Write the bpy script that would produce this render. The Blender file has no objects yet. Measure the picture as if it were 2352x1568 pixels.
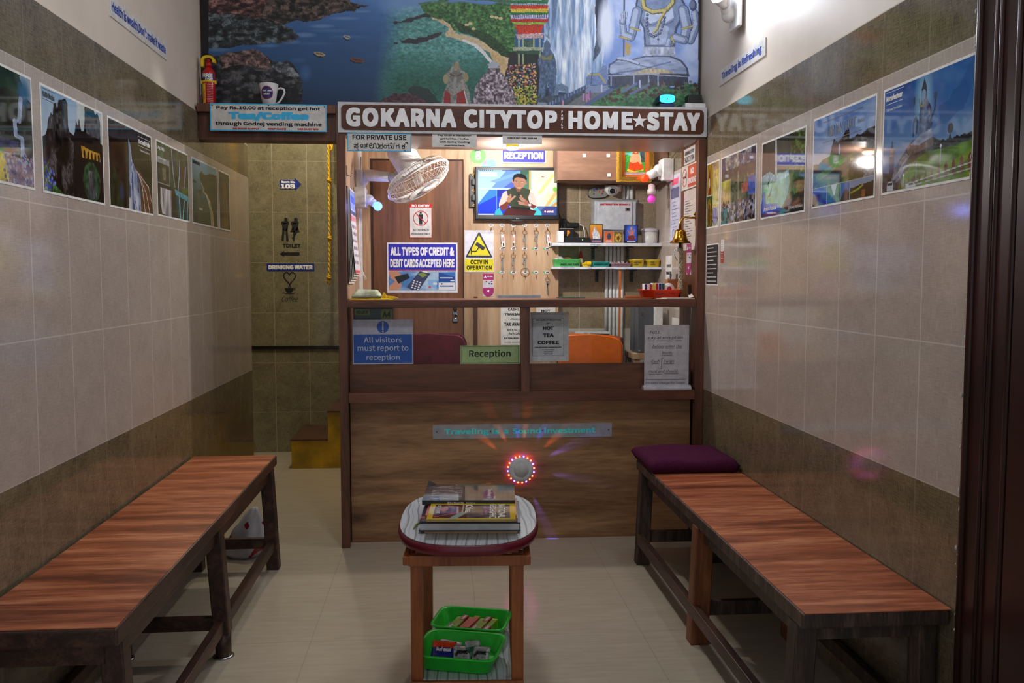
import bpy, bmesh, math, random
import numpy as np
from mathutils import Vector, Matrix
random.seed(7)
SC = bpy.context.scene
COL = SC.collection
PI = math.pi

# ------------------------------------------------------------------ camera
EYE = 1.30                                   # lens height above the floor
FPX = 2050.0                                 # focal length in pixels of a 2352 px wide frame
YAW = math.atan((1176 - 1012) / FPX)
PITCH = math.radians(4.088)
cam_data = bpy.data.cameras.new('camera')
cam_data.sensor_width = 36.0
cam_data.lens = 36.0 * FPX / 2352.0
cam_data.clip_start = 0.05
cam = bpy.data.objects.new('camera', cam_data)
cam.location = (0, 0, EYE)
cam.rotation_euler = (PI / 2 - PITCH, 0, -YAW)
COL.objects.link(cam)
SC.camera = cam

# ------------------------------------------------------------------ view, world
SC.view_settings.view_transform = 'Standard'
SC.view_settings.look = 'None'
SC.view_settings.gamma = 1.0
SC.view_settings.use_curve_mapping = False
SC.view_settings.exposure = 0.0
W = bpy.data.worlds.new('street_night')
SC.world = W
W.use_nodes = True
W.node_tree.nodes['Background'].inputs[0].default_value = (0.86, 0.92, 1.0, 1)
W.node_tree.nodes['Background'].inputs[1].default_value = 0.52
SC.cycles.max_bounces = 7
SC.cycles.diffuse_bounces = 4
SC.cycles.glossy_bounces = 4
SC.cycles.transmission_bounces = 6
SC.cycles.transparent_max_bounces = 8
SC.cycles.sample_clamp_indirect = 4.0
SC.cycles.caustics_reflective = False
SC.cycles.caustics_refractive = False
L_MAIN = 46.0       # emission of the white bulb on the right wall
L_DESK = 32.0        # lamp over the reception desk (watts)
L_PASS = 56.0         # lamp in the passage (watts)
L_FILL = 64.0        # unseen fill lamp added over the lobby (emission)

# ------------------------------------------------------------------ geometry of the view (used to read places off the photograph)
_f = Vector((math.sin(YAW) * math.cos(PITCH), math.cos(YAW) * math.cos(PITCH), -math.sin(PITCH)))
_r = Vector((math.cos(YAW), -math.sin(YAW), 0))
_u = _r.cross(_f)
E0 = Vector((0, 0, EYE))
def _ray(x, y): return _f + _r * ((x - 1176) / FPX) - _u * ((y - 784) / FPX)
def onY(x, y, Y):
    d = _ray(x, y); return E0 + d * (Y / d.y)
def onX(x, y, X):
    d = _ray(x, y); return E0 + d * (X / d.x)
def onZ(x, y, Z):
    d = _ray(x, y); return E0 + d * ((Z - EYE) / d.z)

XL, XR = -1.115, 1.285        # side walls
Y0 = 4.27                     # front of the counter frame
YP = 4.36                     # front panel of the counter
YD = 5.20                     # wooden partition behind the desk
YB = 5.28                     # tiled wall behind the desk
YE = 6.72                     # end wall of the passage

# ------------------------------------------------------------------ materials
def lin1(c):
    c = c / 255.0
    return c / 12.92 if c <= 0.04045 else ((c + 0.055) / 1.055) ** 2.4
def rgb(c): return tuple(lin1(v) for v in c) + (1.0,)
MATS = {}
class NT:
    """tiny node helper"""
    def __init__(s, name):
        s.m = bpy.data.materials.new(name); s.m.use_nodes = True
        s.t = s.m.node_tree; s.b = s.t.nodes['Principled BSDF']
    def n(s, kind, **kw):
        nd = s.t.nodes.new(kind)
        for k, v in kw.items():
            if k.startswith('i_'):
                key = k[2:]
                key = int(key) if key.isdigit() else key.replace('_', ' ')
                s.put(nd, key, v)
            else: setattr(nd, k, v)
        return nd
    def put(s, nd, key, v):
        if isinstance(v, bpy.types.NodeSocket): s.t.links.new(v, nd.inputs[key])
        else: nd.inputs[key].default_value = v
    def math(s, op, a, b=0.0, c=0.0):
        nd = s.n('ShaderNodeMath', operation=op)
        s.put(nd, 0, a); s.put(nd, 1, b); s.put(nd, 2, c)
        return nd.outputs[0]
    def pos(s):
        g = s.n('ShaderNodeNewGeometry'); x = s.n('ShaderNodeSeparateXYZ')
        s.t.links.new(g.outputs['Position'], x.inputs[0]); return x.outputs
    def vec(s, x, y, z):
        c = s.n('ShaderNodeCombineXYZ'); s.put(c, 0, x); s.put(c, 1, y); s.put(c, 2, z); return c.outputs[0]
    def noise(s, v, scale=1.0, detail=3.0, rough=0.55, dist=0.0):
        nd = s.n('ShaderNodeTexNoise'); s.put(nd, 'Vector', v); s.put(nd, 'Scale', scale)
        s.put(nd, 'Detail', detail); s.put(nd, 'Roughness', rough); s.put(nd, 'Distortion', dist)
        return nd.outputs[0]
    def ramp(s, f, stops):
        nd = s.n('ShaderNodeValToRGB'); s.put(nd, 0, f)
        el = nd.color_ramp.elements
        while len(el) < len(stops): el.new(0.5)
        for e, (p, c) in zip(el, stops): e.position = p; e.color = rgb(c)
        return nd.outputs[0]
    def mix(s, f, a, b, mode='MIX'):
        nd = s.n('ShaderNodeMix', data_type='RGBA', blend_type=mode)
        s.put(nd, 0, f); s.put(nd, 6, a); s.put(nd, 7, b); return nd.outputs[2]
    def bump(s, h, strength=0.2, dist=0.002):
        nd = s.n('ShaderNodeBump'); s.put(nd, 'Height', h); s.put(nd, 'Strength', strength); s.put(nd, 'Distance', dist)
        s.put(s.b, 'Normal', nd.outputs[0])
    def end(s, color=None, rough=0.5, metal=0.0, spec=0.5, coat=0.0):
        if color is not None: s.put(s.b, 'Base Color', color)
        s.put(s.b, 'Roughness', rough); s.put(s.b, 'Metallic', metal)
        s.put(s.b, 'Specular IOR Level', spec)
        if coat: s.put(s.b, 'Coat Weight', coat); s.put(s.b, 'Coat Roughness', 0.05)
        MATS[s.m.name] = s.m
        return s.m

def flat(name, c, rough=0.5, metal=0.0, var=0.06, scale=30.0, spec=0.5, coat=0.0):
    """plain colour with a faint procedural unevenness"""
    if name in MATS: return MATS[name]
    n = NT(name)
    tc = n.n('ShaderNodeTexCoord').outputs['Object']
    f = n.noise(tc, scale, 3)
    lo = tuple(max(0, v * (1 - var)) for v in c); hi = tuple(min(255, v * (1 + var)) for v in c)
    return n.end(n.ramp(f, [(0.3, lo), (0.7, hi)]), rough, metal, spec, coat)

def glow(name, c, strength, base=(240, 240, 240)):
    n = NT(name)
    n.put(n.b, 'Emission Color', rgb(c)); n.put(n.b, 'Emission Strength', strength)
    return n.end(rgb(base), 0.4)

def wood(name, dark, mid, light, grain='x', stretch=14.0, scale=5.0, rough=0.4, knots=0.0, coat=0.0, spec=0.5):
    n = NT(name); p = n.pos()
    k = {'x': (1.0 / stretch, 1, 1), 'y': (1, 1.0 / stretch, 1), 'z': (1, 1, 1.0 / stretch)}[grain]
    v = n.vec(n.math('MULTIPLY', p[0], k[0] * scale), n.math('MULTIPLY', p[1], k[1] * scale), n.math('MULTIPLY', p[2], k[2] * scale))
    a = n.noise(v, 3.0, 5, 0.6, 0.6)
    b = n.noise(v, 22.0, 4, 0.65, 0.2)
    f = n.math('ADD', n.math('MULTIPLY', a, 0.68), n.math('MULTIPLY', b, 0.32))
    c = n.ramp(f, [(0.37, dark), (0.5, mid), (0.63, light)])
    if knots:
        kv = {'x': (3.2, 7, 7), 'y': (7, 3.2, 7), 'z': (7, 7, 3.2)}[grain]
        w = n.n('ShaderNodeTexVoronoi'); n.put(w, 'Scale', 0.62)
        n.put(w, 'Vector', n.vec(n.math('MULTIPLY', p[0], kv[0]), n.math('MULTIPLY', p[1], kv[1]), n.math('MULTIPLY', p[2], kv[2])))
        d = n.math('SMOOTH_MIN', w.outputs['Distance'], 0.16, 0.05)
        kf = n.math('SUBTRACT', 1.0, n.math('DIVIDE', d, 0.15)); kf = n.math('MAXIMUM', kf, 0.0)
        c = n.mix(n.math('MULTIPLY', kf, knots), c, rgb(tuple(v * 0.45 for v in dark)))
    n.bump(b, 0.08, 0.001)
    return n.end(c, rough, 0, spec, coat)

def tile(name, axis, c_dark, c_light, joint, v_off, tw=0.25, th=0.375, u_off=0.05, rough=0.09, weave=1.0):
    """glazed wall tile printed with a woven pattern, thin joints"""
    n = NT(name); p = n.pos(); u = p[1] if axis == 'y' else p[0]; v = p[2]
    a = n.noise(n.vec(n.math('MULTIPLY', u, 420), n.math('MULTIPLY', v, 26), 0.0), 1.0, 3, 0.7)
    b = n.noise(n.vec(n.math('MULTIPLY', u, 26), n.math('MULTIPLY', v, 420), 3.0), 1.0, 3, 0.7)
    w = n.noise(n.vec(n.math('MULTIPLY', u, 9), n.math('MULTIPLY', v, 9), 1.0), 1.0, 3, 0.6)
    f = n.math('ADD', n.math('MULTIPLY', n.math('ADD', a, b), 0.4), n.math('MULTIPLY', w, 0.2))
    c = n.ramp(f, [(0.5 - 0.13 / weave, c_dark), (0.5 + 0.13 / weave, c_light)])
    def jm(q, off, size, wd):
        t = n.math('FRACT', n.math('DIVIDE', n.math('SUBTRACT', q, off), size))
        t = n.math('ABSOLUTE', n.math('SUBTRACT', t, 0.5))
        return n.math('GREATER_THAN', t, 0.5 - wd / size)
    j = n.math('MAXIMUM', jm(u, u_off, tw, 0.0026), jm(v, v_off, th, 0.0020))
    c = n.mix(n.math('MULTIPLY', j, 0.7), c, rgb(joint))
    h = n.math('SUBTRACT', n.math('MULTIPLY', f, 0.15), j)
    n.bump(h, 0.25, 0.0012)
    return n.end(c, rough, 0, 0.55)

def floor_mat():
    n = NT('floor_tile'); p = n.pos()
    g = n.noise(n.vec(n.math('MULTIPLY', p[0], 5), n.math('MULTIPLY', p[1], 42), 0.0), 1.0, 5, 0.65, 0.5)
    g2 = n.noise(n.vec(p[0], p[1], 0.0), 1.3, 3)
    f = n.math('ADD', n.math('MULTIPLY', g, 0.7), n.math('MULTIPLY', g2, 0.3))
    c = n.ramp(f, [(0.3, (170, 159, 140)), (0.7, (187, 177, 159))])
    def jm(q, off):
        t = n.math('FRACT', n.math('DIVIDE', n.math('SUBTRACT', q, off), 0.6))
        return n.math('GREATER_THAN', n.math('ABSOLUTE', n.math('SUBTRACT', t, 0.5)), 0.4982)
    j = n.math('MAXIMUM', jm(p[0], 0.13), jm(p[1], 0.16))
    c = n.mix(n.math('MULTIPLY', j, 0.45), c, rgb((120, 106, 88)))
    n.put(n.b, 'Roughness', n.math('ADD', n.math('MULTIPLY', g2, 0.12), 0.10))
    m = n.end(c, 0.16, 0, 0.5)
    n.put(n.b, 'Roughness', n.math('ADD', n.math('MULTIPLY', g2, 0.12), 0.12))
    return m

def paint_mat():
    n = NT('wall_paint'); p = n.pos()
    f = n.noise(n.vec(p[0], p[1], p[2]), 2.5, 4, 0.6)
    f2 = n.noise(n.vec(p[0], p[1], p[2]), 60, 3)
    n.bump(f2, 0.12, 0.002)
    return n.end(n.ramp(f, [(0.3, (206, 193, 178)), (0.7, (220, 208, 194))]), 0.55)

def picture(name, rough=0.035, coat=0.3, emit=0.0):
    """print whose colours are stored on the mesh points"""
    n = NT(name)
    a = n.n('ShaderNodeAttribute', attribute_name='picture')
    if emit:
        n.put(n.b, 'Emission Color', a.outputs['Color']); n.put(n.b, 'Emission Strength', emit)
        return n.end(rgb((12, 12, 14)), 0.5, 0, 0.08)
    return n.end(a.outputs['Color'], rough, 0, 0.5, coat)

def glass_mat():
    n = NT('clear_glass'); t = n.t
    tr = n.n('ShaderNodeBsdfTransparent'); tr.inputs[0].default_value = (0.93, 0.95, 0.94, 1)
    gl = n.n('ShaderNodeBsdfGlossy'); gl.inputs['Roughness'].default_value = 0.02
    fr = n.n('ShaderNodeFresnel'); fr.inputs[0].default_value = 1.22
    mx = n.n('ShaderNodeMixShader')
    t.links.new(fr.outputs[0], mx.inputs[0]); t.links.new(tr.outputs[0], mx.inputs[1]); t.links.new(gl.outputs[0], mx.inputs[2])
    t.links.new(mx.outputs[0], t.nodes['Material Output'].inputs[0])
    MATS['clear_glass'] = n.m
    return n.m

floor_mat(); paint_mat(); glass_mat()
tile('tile_dark_side', 'y', (68, 60, 45), (142, 128, 101), (130, 120, 101), 0.005)
tile('tile_light_side', 'y', (158, 145, 135), (200, 187, 177), (214, 206, 198), 0.005, weave=0.8)
tile('tile_dark_end', 'x', (80, 76, 57), (150, 143, 114), (170, 164, 138), 0.30, th=0.37, u_off=-0.975)
tile('tile_dark_desk', 'x', (112, 98, 76), (180, 163, 134), (204, 194, 176), 0.245, u_off=0.075)
tile('tile_light_desk', 'x', (186, 178, 168), (216, 210, 202), (226, 220, 212), 0.245, u_off=0.075, weave=0.8)
wood('frame_wood', (70, 41, 28), (98, 59, 41), (118, 75, 54), 'z', 10, 5, 0.38)
wood('rail_wood', (76, 43, 28), (105, 61, 42), (128, 80, 57), 'x', 10, 5, 0.38)
wood('panel_wood', (112, 79, 52), (150, 111, 75), (180, 139, 98), 'x', 9, 3.4, 0.42, knots=0.95)
wood('recess_wood', (80, 49, 33), (106, 67, 45), (128, 85, 59), 'x', 10, 3, 0.4, knots=0.5)
wood('light_wood', (158, 126, 96), (190, 156, 122), (208, 178, 146), 'z', 11, 2.6, 0.42, knots=0.35)
wood('door_wood', (84, 53, 34), (114, 74, 49), (136, 92, 64), 'z', 11, 2.6, 0.4, knots=0.5)
wood('bench_laminate', (106, 52, 28), (166, 90, 56), (210, 138, 98), 'x', 9, 4.6, 0.34, coat=0.1)
wood('bench_wood', (34, 20, 14), (58, 35, 25), (86, 56, 42), 'y', 8, 7, 0.45)
wood('bench_wood_old', (30, 22, 17), (56, 42, 33), (92, 72, 58), 'z', 8, 9, 0.55)
wood('leg_wood', (92, 46, 22), (120, 66, 34), (142, 84, 48), 'z', 8, 6, 0.45)
wood('stool_wood', (112, 56, 20), (146, 78, 32), (166, 94, 44), 'z', 10, 5, 0.4)
wood('cupboard_ply', (108, 76, 58), (124, 90, 70), (138, 104, 82), 'x', 5, 3, 0.55)
picture('printed_picture')
picture('printed_paper', 0.5, 0.0)
picture('mural_print', 0.5, 0.0)
picture('tv_picture', emit=1.12)
def FL(name): return MATS[name]
WHITE = flat('white_plastic', (232, 232, 230), 0.35)
BLACK = flat('black_plastic', (18, 18, 20), 0.35)
INK = flat('black_ink', (16, 16, 18), 0.5)
WBOARD = flat('white_board', (214, 212, 208), 0.35)
PAPER = flat('white_paper', (226, 224, 220), 0.6)
BLUE = flat('sign_blue', (30, 66, 168), 0.4)
ROYAL = flat('royal_blue', (44, 42, 176), 0.4)
RED = flat('sign_red', (196, 30, 28), 0.4)
CYAN = flat('cyan_vinyl', (60, 190, 250), 0.4)
YELLOW = flat('sign_yellow', (222, 210, 30), 0.4)
LETTER = flat('white_letter', (250, 251, 253), 0.25, coat=0.4)
METAL = flat('steel', (170, 172, 174), 0.25, 1.0)
BRASS = flat('brass', (196, 148, 58), 0.25, 1.0)

# ------------------------------------------------------------------ mesh builder
class MB:
    def __init__(s):
        s.bm = bmesh.new(); s.mi = 0; s.smooth = False
    def _tag(s, faces, smooth=None):
        for f in faces:
            f.material_index = s.mi
            f.smooth = s.smooth if smooth is None else smooth
    def box(s, x0, x1, y0, y1, z0, z1, bev=0.0, seg=2):
        vs = [s.bm.verts.new((x, y, z)) for x in (x0, x1) for y in (y0, y1) for z in (z0, z1)]
        q = [(0, 1, 3, 2), (4, 6, 7, 5), (0, 4, 5, 1), (2, 3, 7, 6), (0, 2, 6, 4), (1, 5, 7, 3)]
        fs = [s.bm.faces.new([vs[i] for i in t]) for t in q]
        s._tag(fs)
        if bev:
            es = list({e for f in fs for e in f.edges})
            r = bmesh.ops.bevel(s.bm, geom=es, offset=bev, segments=seg, affect='EDGES', profile=0.5)
            s._tag(r['faces'])
        return vs
    def obox(s, c, ax, ay, az, hx, hy, hz, bev=0.0):
        """box with its own axes"""
        n0 = len(s.bm.verts); b = MB(); b.box(-hx, hx, -hy, hy, -hz, hz, bev)
        m = Matrix((Vector(ax).normalized(), Vector(ay).normalized(), Vector(az).normalized())).transposed().to_4x4()
        m.translation = Vector(c); s.add(b, m)
    def add(s, other, m=None):
        """append another builder's geometry"""
        if m is not None: bmesh.ops.transform(other.bm, matrix=m, verts=other.bm.verts)
        mp = {}
        for v in other.bm.verts: mp[v] = s.bm.verts.new(v.co)
        for f in other.bm.faces:
            nf = s.bm.faces.new([mp[v] for v in f.verts]); nf.smooth = f.smooth; nf.material_index = max(s.mi, f.material_index)
        other.bm.free()
    def ring(s, c, ax, ay, r, n, ry=None):
        ry = r if ry is None else ry
        return [s.bm.verts.new(c + ax * (r * math.cos(2 * PI * i / n)) + ay * (ry * math.sin(2 * PI * i / n))) for i in range(n)]
    def skin(s, rings, cap0=True, cap1=True, smooth=True, closed=True):
        n = len(rings[0]); fs = []
        for a, b in zip(rings, rings[1:]):
            for i in range(n if closed else n - 1):
                j = (i + 1) % n
                fs.append(s.bm.faces.new((a[i], a[j], b[j], b[i])))
        s._tag(fs, smooth)
        cs = []
        if cap0: cs.append(s.bm.faces.new(list(reversed(rings[0]))))
        if cap1: cs.append(s.bm.faces.new(rings[-1]))
        s._tag(cs, False)
    @staticmethod
    def frame(d):
        d = Vector(d).normalized()
        a = Vector((0, 0, 1)) if abs(d.z) < 0.9 else Vector((1, 0, 0))
        x = a.cross(d).normalized(); return x, d.cross(x).normalized(), d
    def cyl(s, p0, p1, r0, r1=None, n=20):
        r1 = r0 if r1 is None else r1
        p0, p1 = Vector(p0), Vector(p1); x, y, _ = s.frame(p1 - p0)
        s.skin([s.ring(p0, x, y, r0, n), s.ring(p1, x, y, r1, n)])
    def lathe(s, c, d, prof, n=28, cap0=True, cap1=True, sx=1.0):
        """prof: (radius, height along d)"""
        x, y, d = s.frame(d); c = Vector(c)
        s.skin([s.ring(c + d * h, x, y, max(r, 1e-4), n, max(r, 1e-4) * sx) for r, h in prof], cap0, cap1)
    def tube(s, pts, r, n=8, caps=True):
        pts = [Vector(p) for p in pts]; rs = []
        x = None
        for i, p in enumerate(pts):
            d = (pts[min(i + 1, len(pts) - 1)] - pts[max(i - 1, 0)])
            if d.length < 1e-9: d = Vector((0, 0, 1))
            d.normalize()
            if x is None: x, y, _ = s.frame(d)
            else:
                x = (x - d * x.dot(d)); x = x.normalized() if x.length > 1e-6 else s.frame(d)[0]
                y = d.cross(x)
            rr = r[i] if isinstance(r, (list, tuple)) else r
            rs.append(s.ring(p, x, y, rr, n))
        s.skin(rs, caps, caps)
    def sphere(s, c, r, n=20, m=12, sz=1.0, d=(0, 0, 1)):
        s.lathe(c, d, [(r * math.sin(PI * k / m), -r * sz * math.cos(PI * k / m)) for k in range(m + 1)], n, False, False)
    def prism(s, pts, lo, hi, plane='xz', smooth=False):
        """closed outline in a plane, given thickness lo..hi along the third axis"""
        def P(a, b, t): return {'xz': (a, t, b), 'xy': (a, b, t), 'yz': (t, a, b)}[plane]
        A = [s.bm.verts.new(P(a, b, lo)) for a, b in pts]; B = [s.bm.verts.new(P(a, b, hi)) for a, b in pts]
        s.skin([A, B], True, True, smooth)
    def ringtorus(s, c, d, R, r, n=24, m=8):
        x, y, _ = s.frame(d); c = Vector(c)
        s.tube([c + x * (R * math.cos(2 * PI * i / n)) + y * (R * math.sin(2 * PI * i / n)) for i in range(n + 1)], r, m, False)
    def build(s, name, mats, parent=None, org=(0, 0, 0), local=False, loc=None, rot=(0, 0, 0)):
        bmesh.ops.recalc_face_normals(s.bm, faces=s.bm.faces)
        me = bpy.data.meshes.new(name)
        o = Vector(org)
        if parent is not None and not local:
            o = Vector((0, 0, 0)); q = parent
            while q is not None: o += q.location; q = q.parent
        if o.length and not local:
            bmesh.ops.translate(s.bm, vec=-o, verts=s.bm.verts)
        s.bm.to_mesh(me); s.bm.free()
        for m in (mats if isinstance(mats, (list, tuple)) else [mats]): me.materials.append(m)
        ob = bpy.data.objects.new(name, me); COL.objects.link(ob)
        if parent is not None:
            ob.parent = parent
        elif not local: ob.location = o
        if loc is not None: ob.location = loc
        if rot != (0, 0, 0): ob.rotation_euler = rot
        return ob

def tag(o, label=None, cat=None, group=None, kind=None):
    if label: o['label'] = label
    if cat: o['category'] = cat
    if group: o['group'] = group
    if kind: o['kind'] = kind
    return o
def thing(name, label, cat, loc, group=None, rz=0.0):
    o = bpy.data.objects.new(name, None); COL.objects.link(o)
    o.location = loc; o.rotation_euler = (0, 0, rz); o.empty_display_size = 0.05
    return tag(o, label, cat, group)
def struct(o): return tag(o, kind='structure')
def B(*a, **k):
    m = MB(); m.box(*a, **k); return m

# ------------------------------------------------------------------ lettering
_tc = bpy.data.curves.new('lettering_curve', 'FONT')
_to = bpy.data.objects.new('lettering_source', _tc)
_tc.resolution_u = 3
FACE0 = _tc.font
FACE = FACE0
try:                                          # the plain sans that ships with Blender, else the built-in face
    FACE = bpy.data.fonts.load(bpy.utils.system_resource('DATAFILES', path='fonts') + '/Noto Sans CJK Regular.woff2')
except Exception:
    pass
def glyphs(body, bold=0.0, shear=0.0, spacing=1.0, line=1.0, align='CENTER'):
    """vertices and faces of a piece of writing, unit size"""
    _tc.font = FACE if ord(max(body)) < 0x300 else FACE0
    _tc.body = body; _tc.shear = shear; _tc.space_character = spacing
    _tc.space_line = line; _tc.align_x = align
    me = _to.to_mesh()
    n = len(me.vertices); co = np.empty(n * 3, 'f'); me.vertices.foreach_get('co', co)
    fs = [tuple(p.vertices) for p in me.polygons]
    _to.to_mesh_clear()
    co = co.reshape(-1, 3)[:, :2].copy()
    bold *= 0.68
    if bold > 0.003:                          # heavier strokes: the same outline repeated around itself
        g = [-1, -0.5, 0, 0.5, 1] if bold > 0.017 else [-1, 1]
        sh = [(0.0, 0.0)] + [(bold * a, bold * b) for a in g for b in g if max(abs(a), abs(b)) == 1]
        fs = [tuple(i + j * n for i in f) for j in range(len(sh)) for f in fs]
        co = np.vstack([co + np.array(s) for s in sh])
    return co, fs, np.arange(len(co)) // n * 0.00003
def lettering(parent, body, cx, cz, w, h, mat, bold=0.0, y=0.0, depth=0.0, shear=0.0, spacing=1.0, line=1.0, name='lettering',
              align='CENTER', wrap=0.0, tilt=0.0, rot=None, label=None):
    """writing laid on the front (-y) of a board: centre cx, cz, fitted to w x h (local metres)"""
    v, fs, layer = glyphs(body, bold, shear, spacing, line, align)
    lo, hi = v.min(0), v.max(0); s = hi - lo
    if h is None: h = s[1] * w / s[0]
    if w is None: w = s[0] * h / s[1]
    q = (v - (lo + hi) / 2) / s * np.array([w, h])
    if tilt:
        c, sn = math.cos(tilt), math.sin(tilt); q = q @ np.array([[c, sn], [-sn, c]])
    q = q + np.array([cx, cz])
    n = len(q); P = np.zeros((n, 3)); P[:, 0] = q[:, 0]; P[:, 2] = q[:, 1]; P[:, 1] = y - layer
    faces = list(fs)
    if depth:
        Bk = P.copy(); P[:, 1] = y - depth - layer
        P = np.vstack([P, Bk]); edge = {}
        for f in fs:
            for a, b in zip(f, f[1:] + f[:1]):
                k = (min(a, b), max(a, b)); edge[k] = None if k in edge else (a, b)
        for e in edge.values():
            if e: faces.append((e[1], e[0], e[0] + n, e[1] + n))
    if wrap:
        a = P[:, 0] / wrap; r = wrap - P[:, 1]
        P[:, 0] = r * np.sin(a); P[:, 1] = -r * np.cos(a)
    me = bpy.data.meshes.new(name); me.from_pydata(P.tolist(), [], faces); me.materials.append(mat)
    o = bpy.data.objects.new(name, me); COL.objects.link(o); o.parent = parent
    if rot: o.rotation_euler = rot
    if label: o['label'] = label
    return o
def write(parent, rows, mat):
    """rows of (text, cx, cz, w, h[, bold[, options]]) in fractions of the board"""
    w, h, t = parent['_w'], parent['_h'], parent['_t']
    for r in rows:
        bold = r[5] if len(r) > 5 else 0.0
        kw = dict(r[6]) if len(r) > 6 else {}
        m = kw.pop('mat', mat)
        lettering(parent, r[0], r[1] * w, r[2] * h, None if r[3] is None else r[3] * w, None if r[4] is None else r[4] * h, m, bold, y=-t - kw.pop('lift', 0.0007), **kw)

# ------------------------------------------------------------------ boards fixed on a wall
RZ = {'F': 0.0, 'L': PI / 2, 'R': -PI / 2}
def board(name, label, cat, c, w, h, mat, side='F', t=0.003, group=None, bev=0.0, tilt=0.0, border=None, bw=0.004):
    """flat board; c is the centre of its back"""
    b = MB(); b.box(-w / 2, w / 2, -t, 0, -h / 2, h / 2, bev)
    mats = [mat]
    o = b.build(name, mats, local=True, loc=Vector(c))
    o.rotation_euler = (0, -tilt, RZ[side])
    tag(o, label, cat, group)
    o['_w'] = w; o['_h'] = h; o['_t'] = t
    if border is not None:
        e = MB()
        for x0, x1, z0, z1 in ((-w/2, w/2, h/2-bw, h/2), (-w/2, w/2, -h/2, -h/2+bw), (-w/2, -w/2+bw, -h/2+bw, h/2-bw), (w/2-bw, w/2, -h/2+bw, h/2-bw)):
            e.box(x0, x1, -t - 0.0008, -t + 0.0002, z0, z1)
        e.build('border', border, o, local=True)
    return o
def patch(parent, name, x0, x1, z0, z1, mat, lift=0.0005, label=None):
    """coloured field printed on a board, in fractions of it"""
    w, h, t = parent['_w'], parent['_h'], parent['_t']
    o = B(x0 * w, x1 * w, -t - lift, -t + 0.0001, z0 * h, z1 * h).build(name, mat, parent, local=True)
    if label: o['label'] = label
    return o
def shape(parent, name, pts, mat, lift=0.0006, th=0.0004):
    """flat printed shape, outline in fractions of the board"""
    w, h, t = parent['_w'], parent['_h'], parent['_t']
    m = MB(); m.prism([(x * w, z * h) for x, z in pts], -t - lift - th, -t - lift + 0.0001)
    return m.build(name, mat, parent, local=True)
def strokes(parent, name, lines, wd, mat, lift=0.0006, frac=True):
    """pen strokes: polylines in fractions of the board"""
    w, h, t = (parent['_w'], parent['_h'], parent['_t']) if frac else (1, 1, parent['_t'])
    m = MB(); lv = 0
    for ln in lines:
        pts = [Vector((x * w, 0, z * h)) for x, z in ln]
        for a, b in zip(pts, pts[1:]):
            d = (b - a)
            if d.length < 1e-6: continue
            nrm = Vector((-d.z, 0, d.x)).normalized() * wd / 2; e = d.normalized() * wd * 0.3
            lv += 1
            q = [a - e + nrm, b + e + nrm, b + e - nrm, a - e - nrm]
            m.bm.faces.new([m.bm.verts.new((p.x, -t - lift - lv * 0.00002, p.z)) for p in q])
    m._tag(m.bm.faces)
    return m.build(name, mat, parent, local=True)
def disc_pts(cx, cz, rx, rz, n=28, a0=0.0, a1=2 * PI):
    return [(cx + rx * math.cos(a0 + (a1 - a0) * i / n), cz + rz * math.sin(a0 + (a1 - a0) * i / n)) for i in range(n)]
def annulus(parent, name, cx, cz, r0, r1, mat, lift=0.0007, n=36):
    t = parent['_t']; m = MB(); a = []; b = []
    for i in range(n):
        c, s = math.cos(2 * PI * i / n), math.sin(2 * PI * i / n)
        a.append(m.bm.verts.new((cx + r0 * c, -t - lift, cz + r0 * s))); b.append(m.bm.verts.new((cx + r1 * c, -t - lift, cz + r1 * s)))
    for i in range(n): m.bm.faces.new((a[i], a[(i + 1) % n], b[(i + 1) % n], b[i]))
    return m.build(name, mat, parent, local=True)
def pbox(x0, y0, x1, y1, Y):
    """rectangle seen at these photograph corners on the plane at depth Y"""
    a = onY(x0, (y0 + y1) / 2, Y); b = onY(x1, (y0 + y1) / 2, Y); t = onY((x0 + x1) / 2, y0, Y); u = onY((x0 + x1) / 2, y1, Y)
    return (a.x + b.x) / 2, (t.z + u.z) / 2, b.x - a.x, t.z - u.z

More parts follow.
